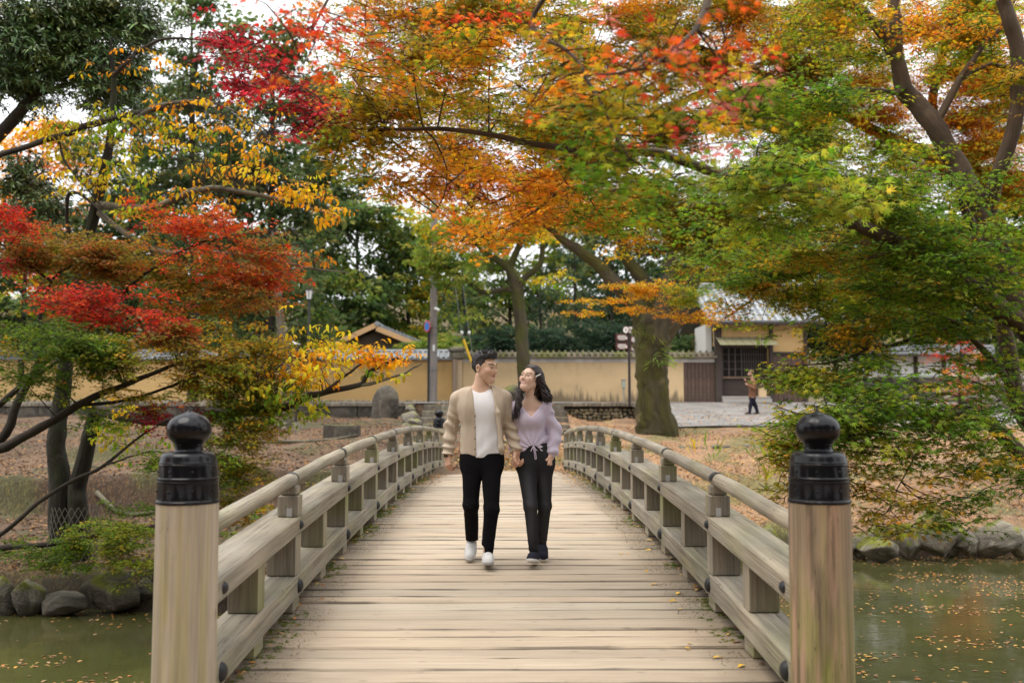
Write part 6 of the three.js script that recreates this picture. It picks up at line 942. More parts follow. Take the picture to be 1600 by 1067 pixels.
// head in its own axes: x to its left in the picture when facing us, y up, z out of the face
function headGeo({ skin, lip, female, eyeOpen = 0.0045 }) {
  const v = V, fs = [ellF([0, .034, -.012], [.0735, .083, .093]), ellF([0, -.028, .026], [female ? .060 : .063, .082, .064])];
  const base = union([...fs, capF(v(-.046, -.052, .004), v(0, -.094, .060), .022, .017), capF(v(.046, -.052, .004), v(0, -.094, .060), .022, .017), capF(v(-.012, -.094, .064), v(.012, -.094, .064), .014, .014)], .035);
  const cheeks = union([capF(v(-.040, -.022, .062), v(-.034, -.03, .064), .024, .022), capF(v(.040, -.022, .062), v(.034, -.03, .064), .024, .022), capF(v(-.032, .026, .074), v(.032, .026, .074), .014, .014)], .02);
  const nose = union([capF(v(0, .016, .086), v(0, -.024, .103), .0068, .0098), capF(v(-.012, -.028, .091), v(.012, -.028, .091), .0082, .0082)], .010);
  const lips = union([capF(v(-.019, -.0545, .083), v(.019, -.0545, .083), .0062, .0062), capF(v(-.015, -.0655, .083), v(.015, -.0655, .083), .0072, .0072)], .003);
  const ears = (x, y, z) => { const X = Math.abs(x); const o = ellF([.079, -.004, -.014], [.010, .031, .0185])(X, y, z), i = ellF([.088, -.002, -.010], [.008, .018, .010])(X, y, z); return smax(o, -i, .006); };
  const sock = (x, y, z) => { const X = Math.abs(x); return Math.hypot((X - .032) * .75, (y - .003) * 1.2, z - .100) - .0155; };
  const ball = (x, y, z) => Math.hypot((Math.abs(x) - .032), (y - .002), z - .0735) - .0135;
  const f = (x, y, z) => { let d = smin(base(x, y, z), cheeks(x, y, z), .025); d = smin(d, nose(x, y, z), .014); d = smax(d, -sock(x, y, z), .012); d = smin(d, ball(x, y, z), .004); d = smin(d, lips(x, y, z), .006); return smin(d, ears(x, y, z), .008); };
  const col = (x, y, z) => {
    const X = Math.abs(x); let c = [...skin];
    const blush = Math.exp(-(((X - .042) / .022) ** 2) - ((y + .022) / .020) ** 2) * (z > .03 ? .6 : 0); c = [c[0] * (1 + .03 * blush), c[1] * (1 - .20 * blush), c[2] * (1 - .18 * blush)];
    if (z > .05) {
      const by = .0285 + .006 * Math.sin((X - .012) / .04 * 2.2) - .002; if (X > .012 && X < .053 && Math.abs(y - by) < (female ? .0028 : .0042)) c = [.03, .022, .018];
      const ex = (X - .032) / .0155; if (Math.abs(ex) < 1) { const h = eyeOpen * Math.sqrt(1 - ex * ex), ey = y - .002 + .0015 * ex; if (Math.abs(ey) < h) c = Math.abs(ex) < .42 ? [.015, .010, .008] : [.55, .50, .46]; else if (ey > 0 && ey < h + .0032) c = [.03, .02, .018]; else if (ey < 0 && ey > -h - .0015) c = c.map((q) => q * .55); }
      const ly = y + .060; if (X < .026) { const w = Math.sqrt(Math.max(0, 1 - (X / .026) ** 2)), up = ly + (female ? -.006 * (X / .026) ** 2 : 0); if (Math.abs(up) < .0125 * w) { c = lip; if (female && Math.abs(up) < .0042 * w && X < .021) c = [.80, .77, .72]; else if (!female && Math.abs(up) < .0022) c = [.30, .10, .08]; } }
      if (X > .004 && X < .013 && y > -.0365 && y < -.030) c = c.map((q) => q * .5);
    }
    if (X > .080 && Math.hypot(y + .002, z + .010) < .016) c = c.map((q) => q * .72);
    return c;
  };
  return nets(f, [-.105, -.13, -.125], [.105, .135, .130], .0032, col);
}
function handGeo(W, D, N, thumbSide, curl, skin, k = 1, forearm = null) {
  D = D.clone().normalize(); N = N.clone().addScaledVector(D, -N.dot(D)).normalize(); const S = D.clone().cross(N).multiplyScalar(thumbSide), at = (d, s, n) => W.clone().addScaledVector(D, d * k).addScaledVector(S, s * k).addScaledVector(N, n * k), fs = [], pts = [W];
  for (let i = 0; i < 4; i++) { const s = (1.5 - i) * .0195; fs.push(capF(at(.004, s * .7, 0), at(.084 - Math.abs(i - 1) * .004, s, 0), .0145 * k, .0125 * k)); }
  const palm = union(fs, .012), fingers = [];
  for (let i = 0; i < 4; i++) { const s = (1.5 - i) * .0195, ln = [.96, 1.05, 1, .8][i], seg = [.044 * ln, .028 * ln, .022 * ln], c = []; let p = at(.084 - Math.abs(i - 1) * .004, s, 0), a = 0; for (let j = 0; j < 3; j++) { a += curl[j] * (1 + .08 * i); const q = p.clone().addScaledVector(D, Math.cos(a) * seg[j] * k).addScaledVector(N, Math.sin(a) * seg[j] * k); c.push(capF(p, q, (.0098 - .0009 * j) * k, (.0090 - .0010 * j) * k)); p = q; pts.push(q); } fingers.push(union(c, .004)); }
  const t0 = at(.018, .026, .006), t1 = at(.050, .046, .018), t2 = at(.078, .044, .030), t3 = at(.098, .036, .038); pts.push(t1, t3);
  const thumb = union([capF(t0, t1, .0135 * k, .0115 * k), capF(t1, t2, .0112 * k, .0098 * k), capF(t2, t3, .0098 * k, .008 * k)], .006);
  const arm = forearm ? capF(W, forearm, .025 * k, .030 * k) : () => 1; if (forearm) pts.push(forearm);
  const f = (x, y, z) => { let d = smin(palm(x, y, z), thumb(x, y, z), .012); for (const q of fingers) d = smin(d, q(x, y, z), .0045); return smin(d, arm(x, y, z), .018); };
  const [lo, hi] = bounds(pts, .045); return nets(f, lo, hi, .0036, (x, y, z) => { const q = .9 + .18 * (n3(x * 60, y * 60, z * 60) - .5); return [skin[0] * q * 1.02, skin[1] * q * .9, skin[2] * q * .86]; });
}
function shoeGeo(heel, toe, up, c, sole, k = 1) { // heel and toe on the sole
  const A = toe.clone().sub(heel), L = A.length(); A.normalize(); const U = up.clone().addScaledVector(A, -up.dot(A)).normalize(), S = A.clone().cross(U), at = (a, u, s = 0) => heel.clone().addScaledVector(A, a * L).addScaledVector(U, u * k).addScaledVector(S, s * k);
  const f0 = union([capF(at(.12, .042), at(.5, .040), .037 * k, .040 * k), capF(at(.5, .038), at(.82, .028), .042 * k, .036 * k), capF(at(.14, .06), at(.17, .105), .036 * k, .037 * k), capF(at(.2, .085), at(.6, .05), .030 * k, .026 * k), capF(at(.06, .02), at(.88, .018), .034 * k, .034 * k)], .03);
  const f = (x, y, z) => { const u = (x - heel.x) * U.x + (y - heel.y) * U.y + (z - heel.z) * U.z, a = ((x - heel.x) * A.x + (y - heel.y) * A.y + (z - heel.z) * A.z) / L; return smax(smax(f0(x, y, z) - (u < .024 * k ? .003 : 0), -u - .001, .004), u - .115 * k, .004); };
  const [lo, hi] = bounds([at(0, 0), at(1, 0), at(.15, .12)], .07);
  return nets(f, lo, hi, .0045, (x, y, z) => { const u = ((x - heel.x) * U.x + (y - heel.y) * U.y + (z - heel.z) * U.z) / k, a = ((x - heel.x) * A.x + (y - heel.y) * A.y + (z - heel.z) * A.z) / L, s = ((x - heel.x) * S.x + (y - heel.y) * S.y + (z - heel.z) * S.z) / k; if (u < .022) return sole; const lace = a > .34 && a < .66 && Math.abs(s) < .020 && u > .045 && Math.sin(a * 70) > .2; return lace ? c.map((q) => Math.min(.9, q * .72 + .02)) : c; });
}
const cloth = () => new THREE.MeshPhysicalMaterial({ color: 0xffffff, roughness: 0.95, specularIntensity: 0.15, vertexColors: true, side: THREE.DoubleSide });
const cuffCut = (W, E, d, x, y, z) => { const a = W.x - E.x, b = W.y - E.y, c = W.z - E.z, L = Math.hypot(a, b, c), px = x - W.x, py = y - W.y, pz = z - W.z; return px * px + py * py + pz * pz < .0256 ? Math.max(d, (px * a + py * b + pz * c) / L) : d; };
const flat = (c) => () => c;
const fold = (c, f = 7, a = .1) => (x, y, z) => { const k = 1 + a * 2 * (fbm3(x * f, y * f, z * f, 3) - .5); return [c[0] * k, c[1] * k, c[2] * k]; };

const DM = 8.15, OY = deckY(DM);
function figure(px) { // joint finder for a figure whose base stands at (px, DM)
  const O = V(P(px, 700, DM).x, OY, -DM); return { O, J: (x, y, dz = 0) => P(x, y, DM - dz).sub(O) };
}
{ // ================================================================ the man
  const { O, J } = figure(757), skin = [.64, .42, .30];
  const man = thing('person', 'person walking in beige cardigan, white t-shirt, black trousers and white sneakers', 'person', O);
  const N0 = J(750, 609, -.01), SL = J(716, 624, -.02), SR = J(787, 624, -.02), EL = J(704, 668, -.07), ER = J(800, 668, -.02), WL = J(700, 711, -.03), WR = J(807.5, 706, .07);
  const ch = J(752, 640, 0), wa = J(753, 706, 0), HL = J(739, 714, 0), HR = J(767, 714, 0), KL = J(735.5, 789, .04), KR = J(768, 796, .12), AL = J(737.5, 842, -.24), AR = J(761.5, 860, .08);
  const torso = (g) => union([capF(ch, wa, .150 + g, .158 + g, 1.5), capF(SL, SR, .050 + g, .050 + g, 1.1), capF(J(734, 618, -.02), J(769, 618, -.02), .052 + g, .052 + g), capF(J(738, 640, .02), J(766, 640, .02), .098 + g * .8, .098 + g * .8, 1.25)], .07);
  const arms = (g) => [union([capF(SL, EL, .050 + g, .044 + g), capF(EL, WL, .044 + g, .034 + g)], .03), union([capF(SR, ER, .050 + g, .044 + g), capF(ER, WR, .044 + g, .034 + g)], .03)];
  const neck = capF(J(752.5, 588, 0), N0, .053, .058), trap = union([capF(J(751, 603, -.01), SL, .045, .045), capF(J(752, 603, -.01), SR, .045, .045)], .04);
  // body
  const hY = 1.04, hd = headGeo({ skin, lip: [.46, .20, .16] }); hd.scale(hY, hY, hY); hd.rotateX(.06); hd.rotateZ(.02); const yaw = 1.02; hd.rotateY(yaw); const hO = J(757.5, 575, 0); hd.translate(hO.x, hO.y, hO.z);
  const bt = torso(-.012), ba = arms(-.012), legs0 = union([capF(HL, KL, .07, .05), capF(KL, AL, .05, .035), capF(HR, KR, .07, .05), capF(KR, AR, .05, .035), capF(HL, HR, .09, .09)], .04);
  const bodyF = (x, y, z) => Math.min(smin(smin(bt(x, y, z), smin(neck(x, y, z), trap(x, y, z) + .012, .03), .04), Math.min(ba[0](x, y, z), ba[1](x, y, z)), .03), legs0(x, y, z));
  const body = nets(bodyF, [-.45, .05, -.36], [.45, 1.66, .28], .012, fold(skin, 9, .04));
  const handL = handGeo(WL, V(.02, -1, .10), V(.75, 0, -.55), -1, [.6, .95, .6], skin, 1, WL.clone().lerp(EL, .3));
  const handR = handGeo(WR, V(.04, -1, .10), V(.62, .1, .70), 1, [.85, 1.15, .7], skin, 1, WR.clone().lerp(ER, .3));
  part('body', joinC([body, hd, handL, handR]), std([1, 1, 1], .55, { vertexColors: true }), man);
  // t-shirt
  const tf0 = torso(.004), tf = (x, y, z) => { let d = tf0(x, y, z) - .009 * (fbm3(x * 14 + 3, y * 5, z * 12, 3) - .5) * 2 - .005 * Math.sin(y * 34 - x * 36 + 6 * n3(x * 5, y * 5, 1)) * ss(1.15, .95, y); d = smax(d, -(neck(x, y, z) - .012), .01); return smax(d, J(0, 715).y - y, .006); };
  part('t_shirt', nets(tf, [-.32, .8, -.25], [.32, 1.5, .25], .009, fold([.80, .80, .83], 6, .03)), cloth(), man);
  // cardigan
  const prof = (k) => (y) => { const py = 638 + (1.263 - y) * F / 8.05; return k(py); };
  const xl = prof((q) => J(pw(q, 598, 735, 619, 739, 647, 742, 712, 744.5), 640, .1).x), xr = prof((q) => J(pw(q, 598, 765, 619, 771, 647, 777, 690, 779, 716, 782), 640, .1).x);
  const ct = torso(.020), ca = arms(.013), drape = union([capF(J(772, 615, .085), J(778, 645, .118), .008, .016), capF(J(778, 645, .118), J(783, 700, .13), .016, .022), capF(J(783, 700, .13), J(784.5, 722, .13), .022, .010)], .03), cuffs = union([capF(WL.clone().lerp(EL, .16), WL.clone().lerp(EL, .02), .043, .038), capF(WR.clone().lerp(ER, .16), WR.clone().lerp(ER, .02), .043, .038)], .001);
  const cf = (x, y, z) => {
    const side = Math.abs(x - ch.x), w = .0095 * Math.sin(y * 78 + 6 * n3(x * 9, y * 7, z * 9 + 3) + x * 24) * ss(.14, .24, side) * ss(1.28, 1.1, y) + .010 * (fbm3(x * 15, y * 3.5, z * 14, 3) - .5) * 2;
    let d = smin(smin(ct(x, y, z), Math.min(ca[0](x, y, z), ca[1](x, y, z)), .022) - w, cuffs(x, y, z), .008);
    if (z > -.02) d = smax(d, Math.min(x - xl(y), xr(y) - x, z + .005), .006);
    d = smin(d, drape(x, y, z) - w * .4, .012);
    d = smax(d, -(neck(x, y, z) - .014), .008);
    const inArm = Math.min(ca[0](x, y, z), ca[1](x, y, z)) < .012; if (!inArm) d = smax(d, (x < .05 ? J(0, 712.5).y : J(0, pw(x, .05, 714, .14, 723)).y) - y, .006);
    return cuffCut(WR, ER, cuffCut(WL, EL, d, x, y, z), x, y, z);
  };
  const card = part('cardigan', nets(cf, [-.44, .78, -.3], [.44, 1.52, .3], .008, (x, y, z) => { const k = 1 + .10 * (fbm3(x * 9, y * 9, z * 9, 3) - .5), rib = y < .895 && Math.abs(x - .02) < .21 ? .93 : 1; return [.49 * k * rib, .405 * k * rib, .315 * k * rib]; }), cloth(), man);
  for (const q of [650, 668, 686, 702]) { const b = part('button', new THREE.SphereGeometry(.0075, 10, 6).scale(1, 1, .5), std([.20, .14, .09], .5), card); b.position.copy(J(742, q, .145)); }
  // trousers
  const legs = union([capF(HL, KL, .092, .061), capF(KL, AL, .061, .053)], .03), legs2 = union([capF(HR, KR, .090, .060), capF(KR, AR, .060, .050)], .03), pel = union([capF(J(741, 722), J(765, 722), .118, .118, 1.25), capF(J(744, 706), J(762, 706), .122, .122, 1.3)], .03);
  const pf = (x, y, z) => { const l = legs(x, y, z), r = legs2(x, y, z), near = Math.exp(-(((y - .46) / .07) ** 2)) + .8 * Math.exp(-(((y - .17) / .08) ** 2)) + .4 * Math.exp(-(((y - .78) / .08) ** 2)); const w = .0020 * Math.sin(y * 80 + x * 60 + 9 * n3(x * 10, y * 7, z * 10)) * near + .003 * (fbm3(x * 14, y * 8, z * 14, 3) - .5) * 2; let d = smin(Math.min(l, r), pel(x, y, z), .05) - w; d = Math.min(d, smin(l, r, .012) - w); return Math.max(smax(d, y - J(0, 708).y, .005), .085 - y - (x < 0 ? -.08 : 0) ); };
  part('trousers', nets(pf, [-.3, .03, -.4], [.3, 1.0, .3], .009, fold([.0075, .0072, .0085], 8, .3)), cloth({}, { roughness: .85 }), man);
  // shoes: the rear one up on its toe, the front one landing
  const white = [.56, .55, .54], wsole = [.40, .39, .38];
  part('shoe', shoeGeo(V(AR.x + .002, .012, -.02 + .03), V(AR.x + .012, .045, .285), V(0, 1, 0), white, wsole, 1.0), cloth(), man);
  part('shoe', shoeGeo(V(AL.x - .004, .105, -.335), V(AL.x - .016, .012, -.085), V(0, .92, .39), white, wsole, 1.0), cloth(), man);
  // hair
  const hp = (x, y, z) => { const c = Math.cos(-yaw), s = Math.sin(-yaw), X = x - hO.x, Z = z - hO.z; return [(X * c + Z * s) / hY, (y - hO.y) / hY, (-X * s + Z * c) / hY]; };
  const hs = ellF([0, .036, -.014], [.080, .090, .100]), ht = union([ellF([0, .082, -.005], [.072, .052, .092]), ellF([.0, .100, .048], [.056, .034, .046])], .03);
  const hf = (X, Y, Z) => { const [x, y, z] = hp(X, Y, Z); let d = smin(hs(x, y, z), ht(x, y, z), .03) - .005 * (n3(x * 90, y * 30, z * 70) - .5) * 2 - (y > .06 ? .010 * (n3(x * 38, y * 20, z * 38) - .45) : 0); const X1 = Math.abs(x); d = Math.max(d, Math.min(z - lerp(.040, .066, ss(.05, .09, y)) + .25 * X1 * 0, .070 - y)); d = Math.max(d, Math.min(z + .012 - (y + .02) * .8, .035 - y)); d = Math.max(d, Math.min(z + .040, -.020 - y)); return Math.max(d, -.082 - y); };
  const tufts = [], rt = rng(9), wp = (x, y, z) => { const c = Math.cos(yaw), q = Math.sin(yaw); return V(hO.x + (x * c + z * q) * hY, hO.y + y * hY, hO.z + (-x * q + z * c) * hY); };
  for (let i = 0; i < 240; i++) { const a = rt() * 6.283, t = Math.sqrt(rt()), x = Math.cos(a) * t * .066, z = Math.sin(a) * t * .085 + .004, y = .078 + .045 * Math.sqrt(Math.max(0, 1 - t * t)), L = rr(.016, .034, rt), f = .5 + z * 5; tufts.push(paint(strip(limbGeo([wp(x, y, z), wp(x * 1.06 + rr(-.004, .004, rt), y + L * .6, z + L * .35 * f), wp(x * 1.1 + rr(-.008, .008, rt), y + L * .85, z + L * .95 * f)], [.0042, .0036, .0009], { seg: 5, step: .012, rough: 0 })), () => [.013, .0115, .012])); }
  part('hair', joinC([...tufts, nets(hf, [hO.x - .13, hO.y - .1, hO.z - .14], [hO.x + .13, hO.y + .17, hO.z + .14], .004, (X, Y, Z) => { const [x, y, z] = hp(X, Y, Z), k = .7 + .6 * n3(x * 120, y * 40, z * 90), s = ss(.065, .045, y) * ss(-.07, -.02, z); return [lerp(.011, .040, s) * k, lerp(.010, .035, s) * k, lerp(.011, .033, s) * k]; })]), std([1, 1, 1], .5, { vertexColors: true }), man);
  const wd = WL.clone().lerp(EL, -.03); const w = part('wristwatch', new THREE.TorusGeometry(.0285, .006, 8, 20).rotateX(Math.PI / 2).scale(1, 1.4, .9), std([.012, .012, .012], .4), man); w.position.copy(wd); part('watch_face', box(.010, .026, .026, -.029, 0, .004, .003), std([.02, .02, .025], .2), w);
}
{ // ================================================================ the woman
  const { O, J } = figure(832), skin = [.71, .49, .375];
  const wo = thing('person', 'person with long wavy dark hair, lilac sweater and charcoal jeans, smiling', 'person', O);
  const SL = J(808, 637, -.01), SR = J(852, 637, -.01), EL = J(801, 676, -.05), ER = J(866, 674, -.03), WL = J(807.5, 711, .045), WR = J(862, 708, .05);
  const ch = J(829, 656, 0), wa = J(830, 694, 0), HL = J(822, 716, 0), HR = J(848, 716, 0), KL = J(829, 790, .12), KR = J(851, 791, .0), AL = J(834, 857, .06), AR = J(846.5, 848, -.24);
  const torso = (g) => union([capF(ch, wa, .105 + g, .098 + g, 1.3), capF(SL, SR, .042 + g, .042 + g), capF(J(820, 655, .055), J(821, 657, .058), .052 + g * .7, .052 + g * .7), capF(J(838, 655, .055), J(837, 657, .058), .052 + g * .7, .052 + g * .7), capF(wa, J(834, 716), .105 + g, .125 + g, 1.2)], .055);
  const neck = union([capF(J(829.5, 605, -.005), J(829, 628, -.012), .043, .047), capF(J(829, 630, -.01), SL, .040, .036), capF(J(829, 630, -.01), SR, .040, .036)], .035), neck0 = capF(J(829.5, 603, -.005), J(829, 628, -.012), .043, .047);
  const k = .96, yaw = -.66, pit = -.24, rol = -.13, hd = headGeo({ skin, lip: [.50, .155, .14], female: true, eyeOpen: .0022 }); hd.scale(k, k, k); const hO = J(829, 592.5, .0); const q = new THREE.Quaternion().setFromEuler(new THREE.Euler(pit, yaw, rol, 'ZYX')); hd.applyQuaternion(q); hd.translate(hO.x, hO.y, hO.z);
  const bt = torso(-.022), legs0 = union([capF(HL, KL, .065, .045), capF(KL, AL, .045, .032), capF(HR, KR, .065, .045), capF(KR, AR, .045, .032)], .03), arm0 = union([capF(SL, EL, .036, .032), capF(EL, WL, .032, .024)], .02), arm1 = union([capF(SR, ER, .036, .032), capF(ER, WR, .032, .024)], .02);
  const bf = (x, y, z) => Math.min(smin(smin(bt(x, y, z), neck(x, y, z), .045), Math.min(arm0(x, y, z), arm1(x, y, z)), .02), legs0(x, y, z));
  const body = nets(bf, [-.4, .05, -.34], [.4, 1.5, .26], .010, fold(skin, 9, .04));
  const hL = handGeo(J(809, 711, .035), V(-.04, -1, .10), V(-.8, .1, .5), -1, [.9, 1.1, .7], skin, .9, EL.clone().lerp(WL, .8)), hR = handGeo(J(861.5, 711, .055), V(-.10, -1, .18), V(-.75, 0, -.5), -1, [.95, 1.15, .7], skin, .92, WR.clone().lerp(ER, .3));
  part('body', joinC([body, hd, hL, hR]), std([1, 1, 1], .52, { vertexColors: true }), wo);
  const vB = J(830, 652, .1), st = torso(.012), sl = [union([capF(SL, EL, .050, .053), capF(EL, WL.clone().lerp(EL, .12), .055, .046)], .03), union([capF(SR, ER, .052, .058), capF(ER, WR.clone().lerp(ER, .12), .062, .055)], .03)], cuff = union([capF(WL.clone().lerp(EL, .10), WL.clone().lerp(EL, .0), .034, .030), capF(WR.clone().lerp(ER, .10), WR.clone().lerp(ER, -.06), .036, .031)], .001), hc = J(833, 696, .1);
  const yH = (x) => { const t = Math.abs(x - hc.x); return J(0, 696).y - .075 * ss(.01, .11, t) - .012 * ss(.1, .16, t); };
  const sf = (x, y, z) => {
    const dx = x - hc.x, dy = y - hc.y, rad = Math.hypot(dx, dy), an = Math.atan2(dx, dy + .03), ruche = z > 0 ? .0075 * Math.sin(an * 15 + 2 * n3(dx * 9, dy * 9, 1)) * Math.exp(-((rad / .15) ** 2)) * ss(.01, .05, rad) : 0;
    const arm = Math.min(sl[0](x, y, z), sl[1](x, y, z)), side = Math.abs(x - ch.x), w = ruche + .006 * Math.sin(y * 60 + 6 * n3(x * 8, y * 6, z * 8)) * ss(.13, .19, side) + .005 * (fbm3(x * 13, y * 6, z * 13, 3) - .5) * 2;
    let d = smin(st(x, y, z), arm, .024) - w; d = smin(d, cuff(x, y, z) - .002 * Math.sin(y * 400), .01);
    const vv = (y - vB.y) - 1.22 * Math.abs(x - vB.x); if (z > -.05) d = smax(d, Math.min(vv * .62, z + .03), .004);
    d = smax(d, -(neck0(x, y, z) - .016), .008); if (y > J(0, 629).y) d = Math.max(d, -(Math.hypot(x - vB.x, z + .01) - .088));
    if (arm > .012) d = smax(d, yH(x) - y, .006);
    return d;
  };
  const sw = part('sweater', nets(sf, [-.36, .78, -.26], [.36, 1.34, .26], .0072, (x, y, z) => { const kk = 1 + .08 * (fbm3(x * 9, y * 9, z * 9, 3) - .5), vv = Math.abs((y - vB.y) - 1.22 * Math.abs(x - vB.x)) < .018 && z > 0 && y > vB.y - .02 ? 1.08 : 1; return [.52 * kk * vv, .455 * kk * vv, .56 * kk * vv]; }), cloth(), wo);
  const lilac = std([.52, .44, .55], .9);
  for (const [a, b, c, d] of [[[833, 697], [831, 702], [829.5, 705], .0035], [[834, 697], [837, 702], [839.5, 704], .0035], [[833, 697], [835, 708], [836, 716.5], .0032], [[834, 697], [837, 708], [838, 716.5], .0032], [[836, 716.5], [837, 717.5], [838, 716.5], .004], [[834, 697], [835.5, 701], [836.5, 704], .003]]) part('drawstring', limbGeo([J(...a, .135), J(...b, .148), J(...c, .145)], [d, d], { seg: 7, step: .02, rough: 0 }), lilac, sw);
  const lg1 = union([capF(HL, KL, .086, .055), capF(KL, AL, .055, .041)], .025), lg2 = union([capF(HR, KR, .086, .054), capF(KR, AR, .054, .041)], .025), pel = union([capF(J(825, 722), J(847, 722), .104, .104, 1.12), capF(J(827, 700), J(843, 700), .096, .096, 1.1)], .04);
  const jf = (x, y, z) => { const l = lg1(x, y, z), r = lg2(x, y, z), near = Math.exp(-(((y - .47) / .06) ** 2)) + .9 * Math.exp(-(((y - .15) / .07) ** 2)) + .35 * Math.exp(-(((y - .74) / .1) ** 2)); const w = .0020 * Math.sin(y * 90 + x * 60 + 9 * n3(x * 10, y * 7, z * 10)) * near + .002 * (fbm3(x * 14, y * 8, z * 14, 3) - .5) * 2; let d = smin(Math.min(l, r), pel(x, y, z), .05) - w; d = Math.min(d, smin(l, r, .010) - w); return Math.max(smax(d, y - J(0, 692).y, .005), .095 - y - (z < -.1 ? -.05 : 0)); };
  part('jeans', nets(jf, [-.26, .05, -.36], [.26, 1.1, .28], .0085, (x, y, z) => { const fade = Math.exp(-(((x - lerp(KL.x, HL.x, ss(.45, .8, y))) / .03) ** 2)) * ss(.1, .3, y) * ss(.85, .6, y) * (z > 0 ? 1 : .3), fd2 = Math.exp(-(((x - lerp(KR.x, HR.x, ss(.45, .8, y))) / .03) ** 2)) * .7 * ss(.85, .6, y), kk = 1 + .25 * (fbm3(x * 12, y * 12, z * 12, 3) - .5), b = .024 * kk + .030 * Math.max(fade, fd2); return [b, b * 1.0, b * 1.08]; }), cloth(), wo);
  const navy = [.022, .022, .032], ws = [.70, .69, .66];
  part('shoe', shoeGeo(V(AL.x + .012, .010, -.03), V(AL.x - .030, .062, .215), V(0, 1, 0), navy, ws, .92), cloth(), wo);
  part('shoe', shoeGeo(V(AR.x - .002, .10, -.325), V(AR.x + .012, .012, -.105), V(0, .92, .39), navy, ws, .92), cloth(), wo);
  // hair: a cap on the skull and wavy locks over both shoulders
  const qi = q.clone().invert(), tv = V(0, 0, 0), hp = (x, y, z) => { tv.set((x - hO.x) / k, (y - hO.y) / k, (z - hO.z) / k).applyQuaternion(qi); return tv; };
  const hs = ellF([0, .036, -.018], [.086, .098, .108]), hb = ellF([.012, -.03, -.05], [.082, .12, .075]);
  const hf = (X, Y, Z) => { const p = hp(X, Y, Z), { x, y, z } = p; let d = smin(hs(x, y, z), hb(x, y, z), .04) - .006 * Math.sin(x * 130 + 20 * y + 4 * n3(x * 20, y * 14, z * 20)) * .6; const X1 = Math.abs(x + .012), line = .052 + .034 * Math.sqrt(Math.max(0, 1 - (X1 / .07) ** 2)); d = Math.max(d, Math.min(z - .018 + .10 * Math.max(0, -y - .02), line - .10 * 0 - y)); if (y < -.035) d = Math.max(d, z + .045 - .25 * Math.max(0, x)); return d; };
  const hairC = (X, Y, Z) => { const n = n3(X * 120, Y * 60, Z * 120), kk = .6 + .8 * n; return [.022 * kk, .0125 * kk, .0135 * kk]; };
  const r = rng(5), locks = [];
  const lock = (path, n, sp, rad) => { for (let i = 0; i < n; i++) { const ox = rr(-sp, sp, r), oz = rr(-sp, sp, r), ph = rr(0, 6.28, r), amp = rr(.006, .014, r), fr = rr(40, 60, r), cut = rr(.78, 1, r), cv = new THREE.CatmullRomCurve3(path), pts = []; for (let j = 0; j <= 18; j++) { const t = j / 18 * cut, p = cv.getPoint(t), am = amp * ss(.15, .5, t); pts.push(p.add(V(ox * (.6 + t * .5) + am * Math.sin(t * 5.5 * 3.1 + ph), 0, oz * (.6 + t * .5) + am * Math.cos(t * 5.5 * 3.1 + ph)))); } locks.push(paint(strip(limbGeo(pts, [rad, rad * 1.1, rad, rad * .35], { seg: 6, step: .02, rough: .1 })), hairC)); } };
  lock([J(816, 596, .045), J(812.5, 606, .055), J(811.5, 618, .075), J(810, 632, .095), J(806.5, 645, .10), J(804, 656, .10)], 34, .018, .0075);
  lock([J(820, 590, -.06), J(815, 606, -.05), J(812, 622, -.02), J(808, 640, .04)], 18, .02, .009);
  lock([J(839, 583, .06), J(845, 594, .05), J(849, 607, .04), J(853, 618, .05), J(857, 630, .06)], 52, .024, .0075);
  lock([J(843, 586, .04), J(851, 603, .03), J(858, 617, .03), J(861, 630, .04)], 26, .020, .0055); lock([J(817, 597, .05), J(812, 612, .07), J(809, 632, .10), J(805, 652, .105), J(803, 661, .10)], 14, .022, .004);
  lock([J(842, 586, .0), J(848, 600, -.02), J(852, 613, -.02), J(856, 628, -.01)], 40, .028, .0095);
  lock([J(838, 582, -.07), J(840, 602, -.09), J(842, 620, -.09), J(846, 634, -.08)], 26, .03, .011);
  part('hair', joinC([nets(hf, [hO.x - .14, hO.y - .17, hO.z - .17], [hO.x + .14, hO.y + .15, hO.z + .14], .0045, hairC), ...locks]), std([1, 1, 1], .42, { vertexColors: true }), wo);
  const clip = part('hair_clip', box(.052, .010, .008, 0, 0, 0, .003), std([.8, .8, .82], .25), wo); clip.position.copy(J(841, 586.5, .082)); clip.rotation.z = .42; clip.rotation.y = .5;
}
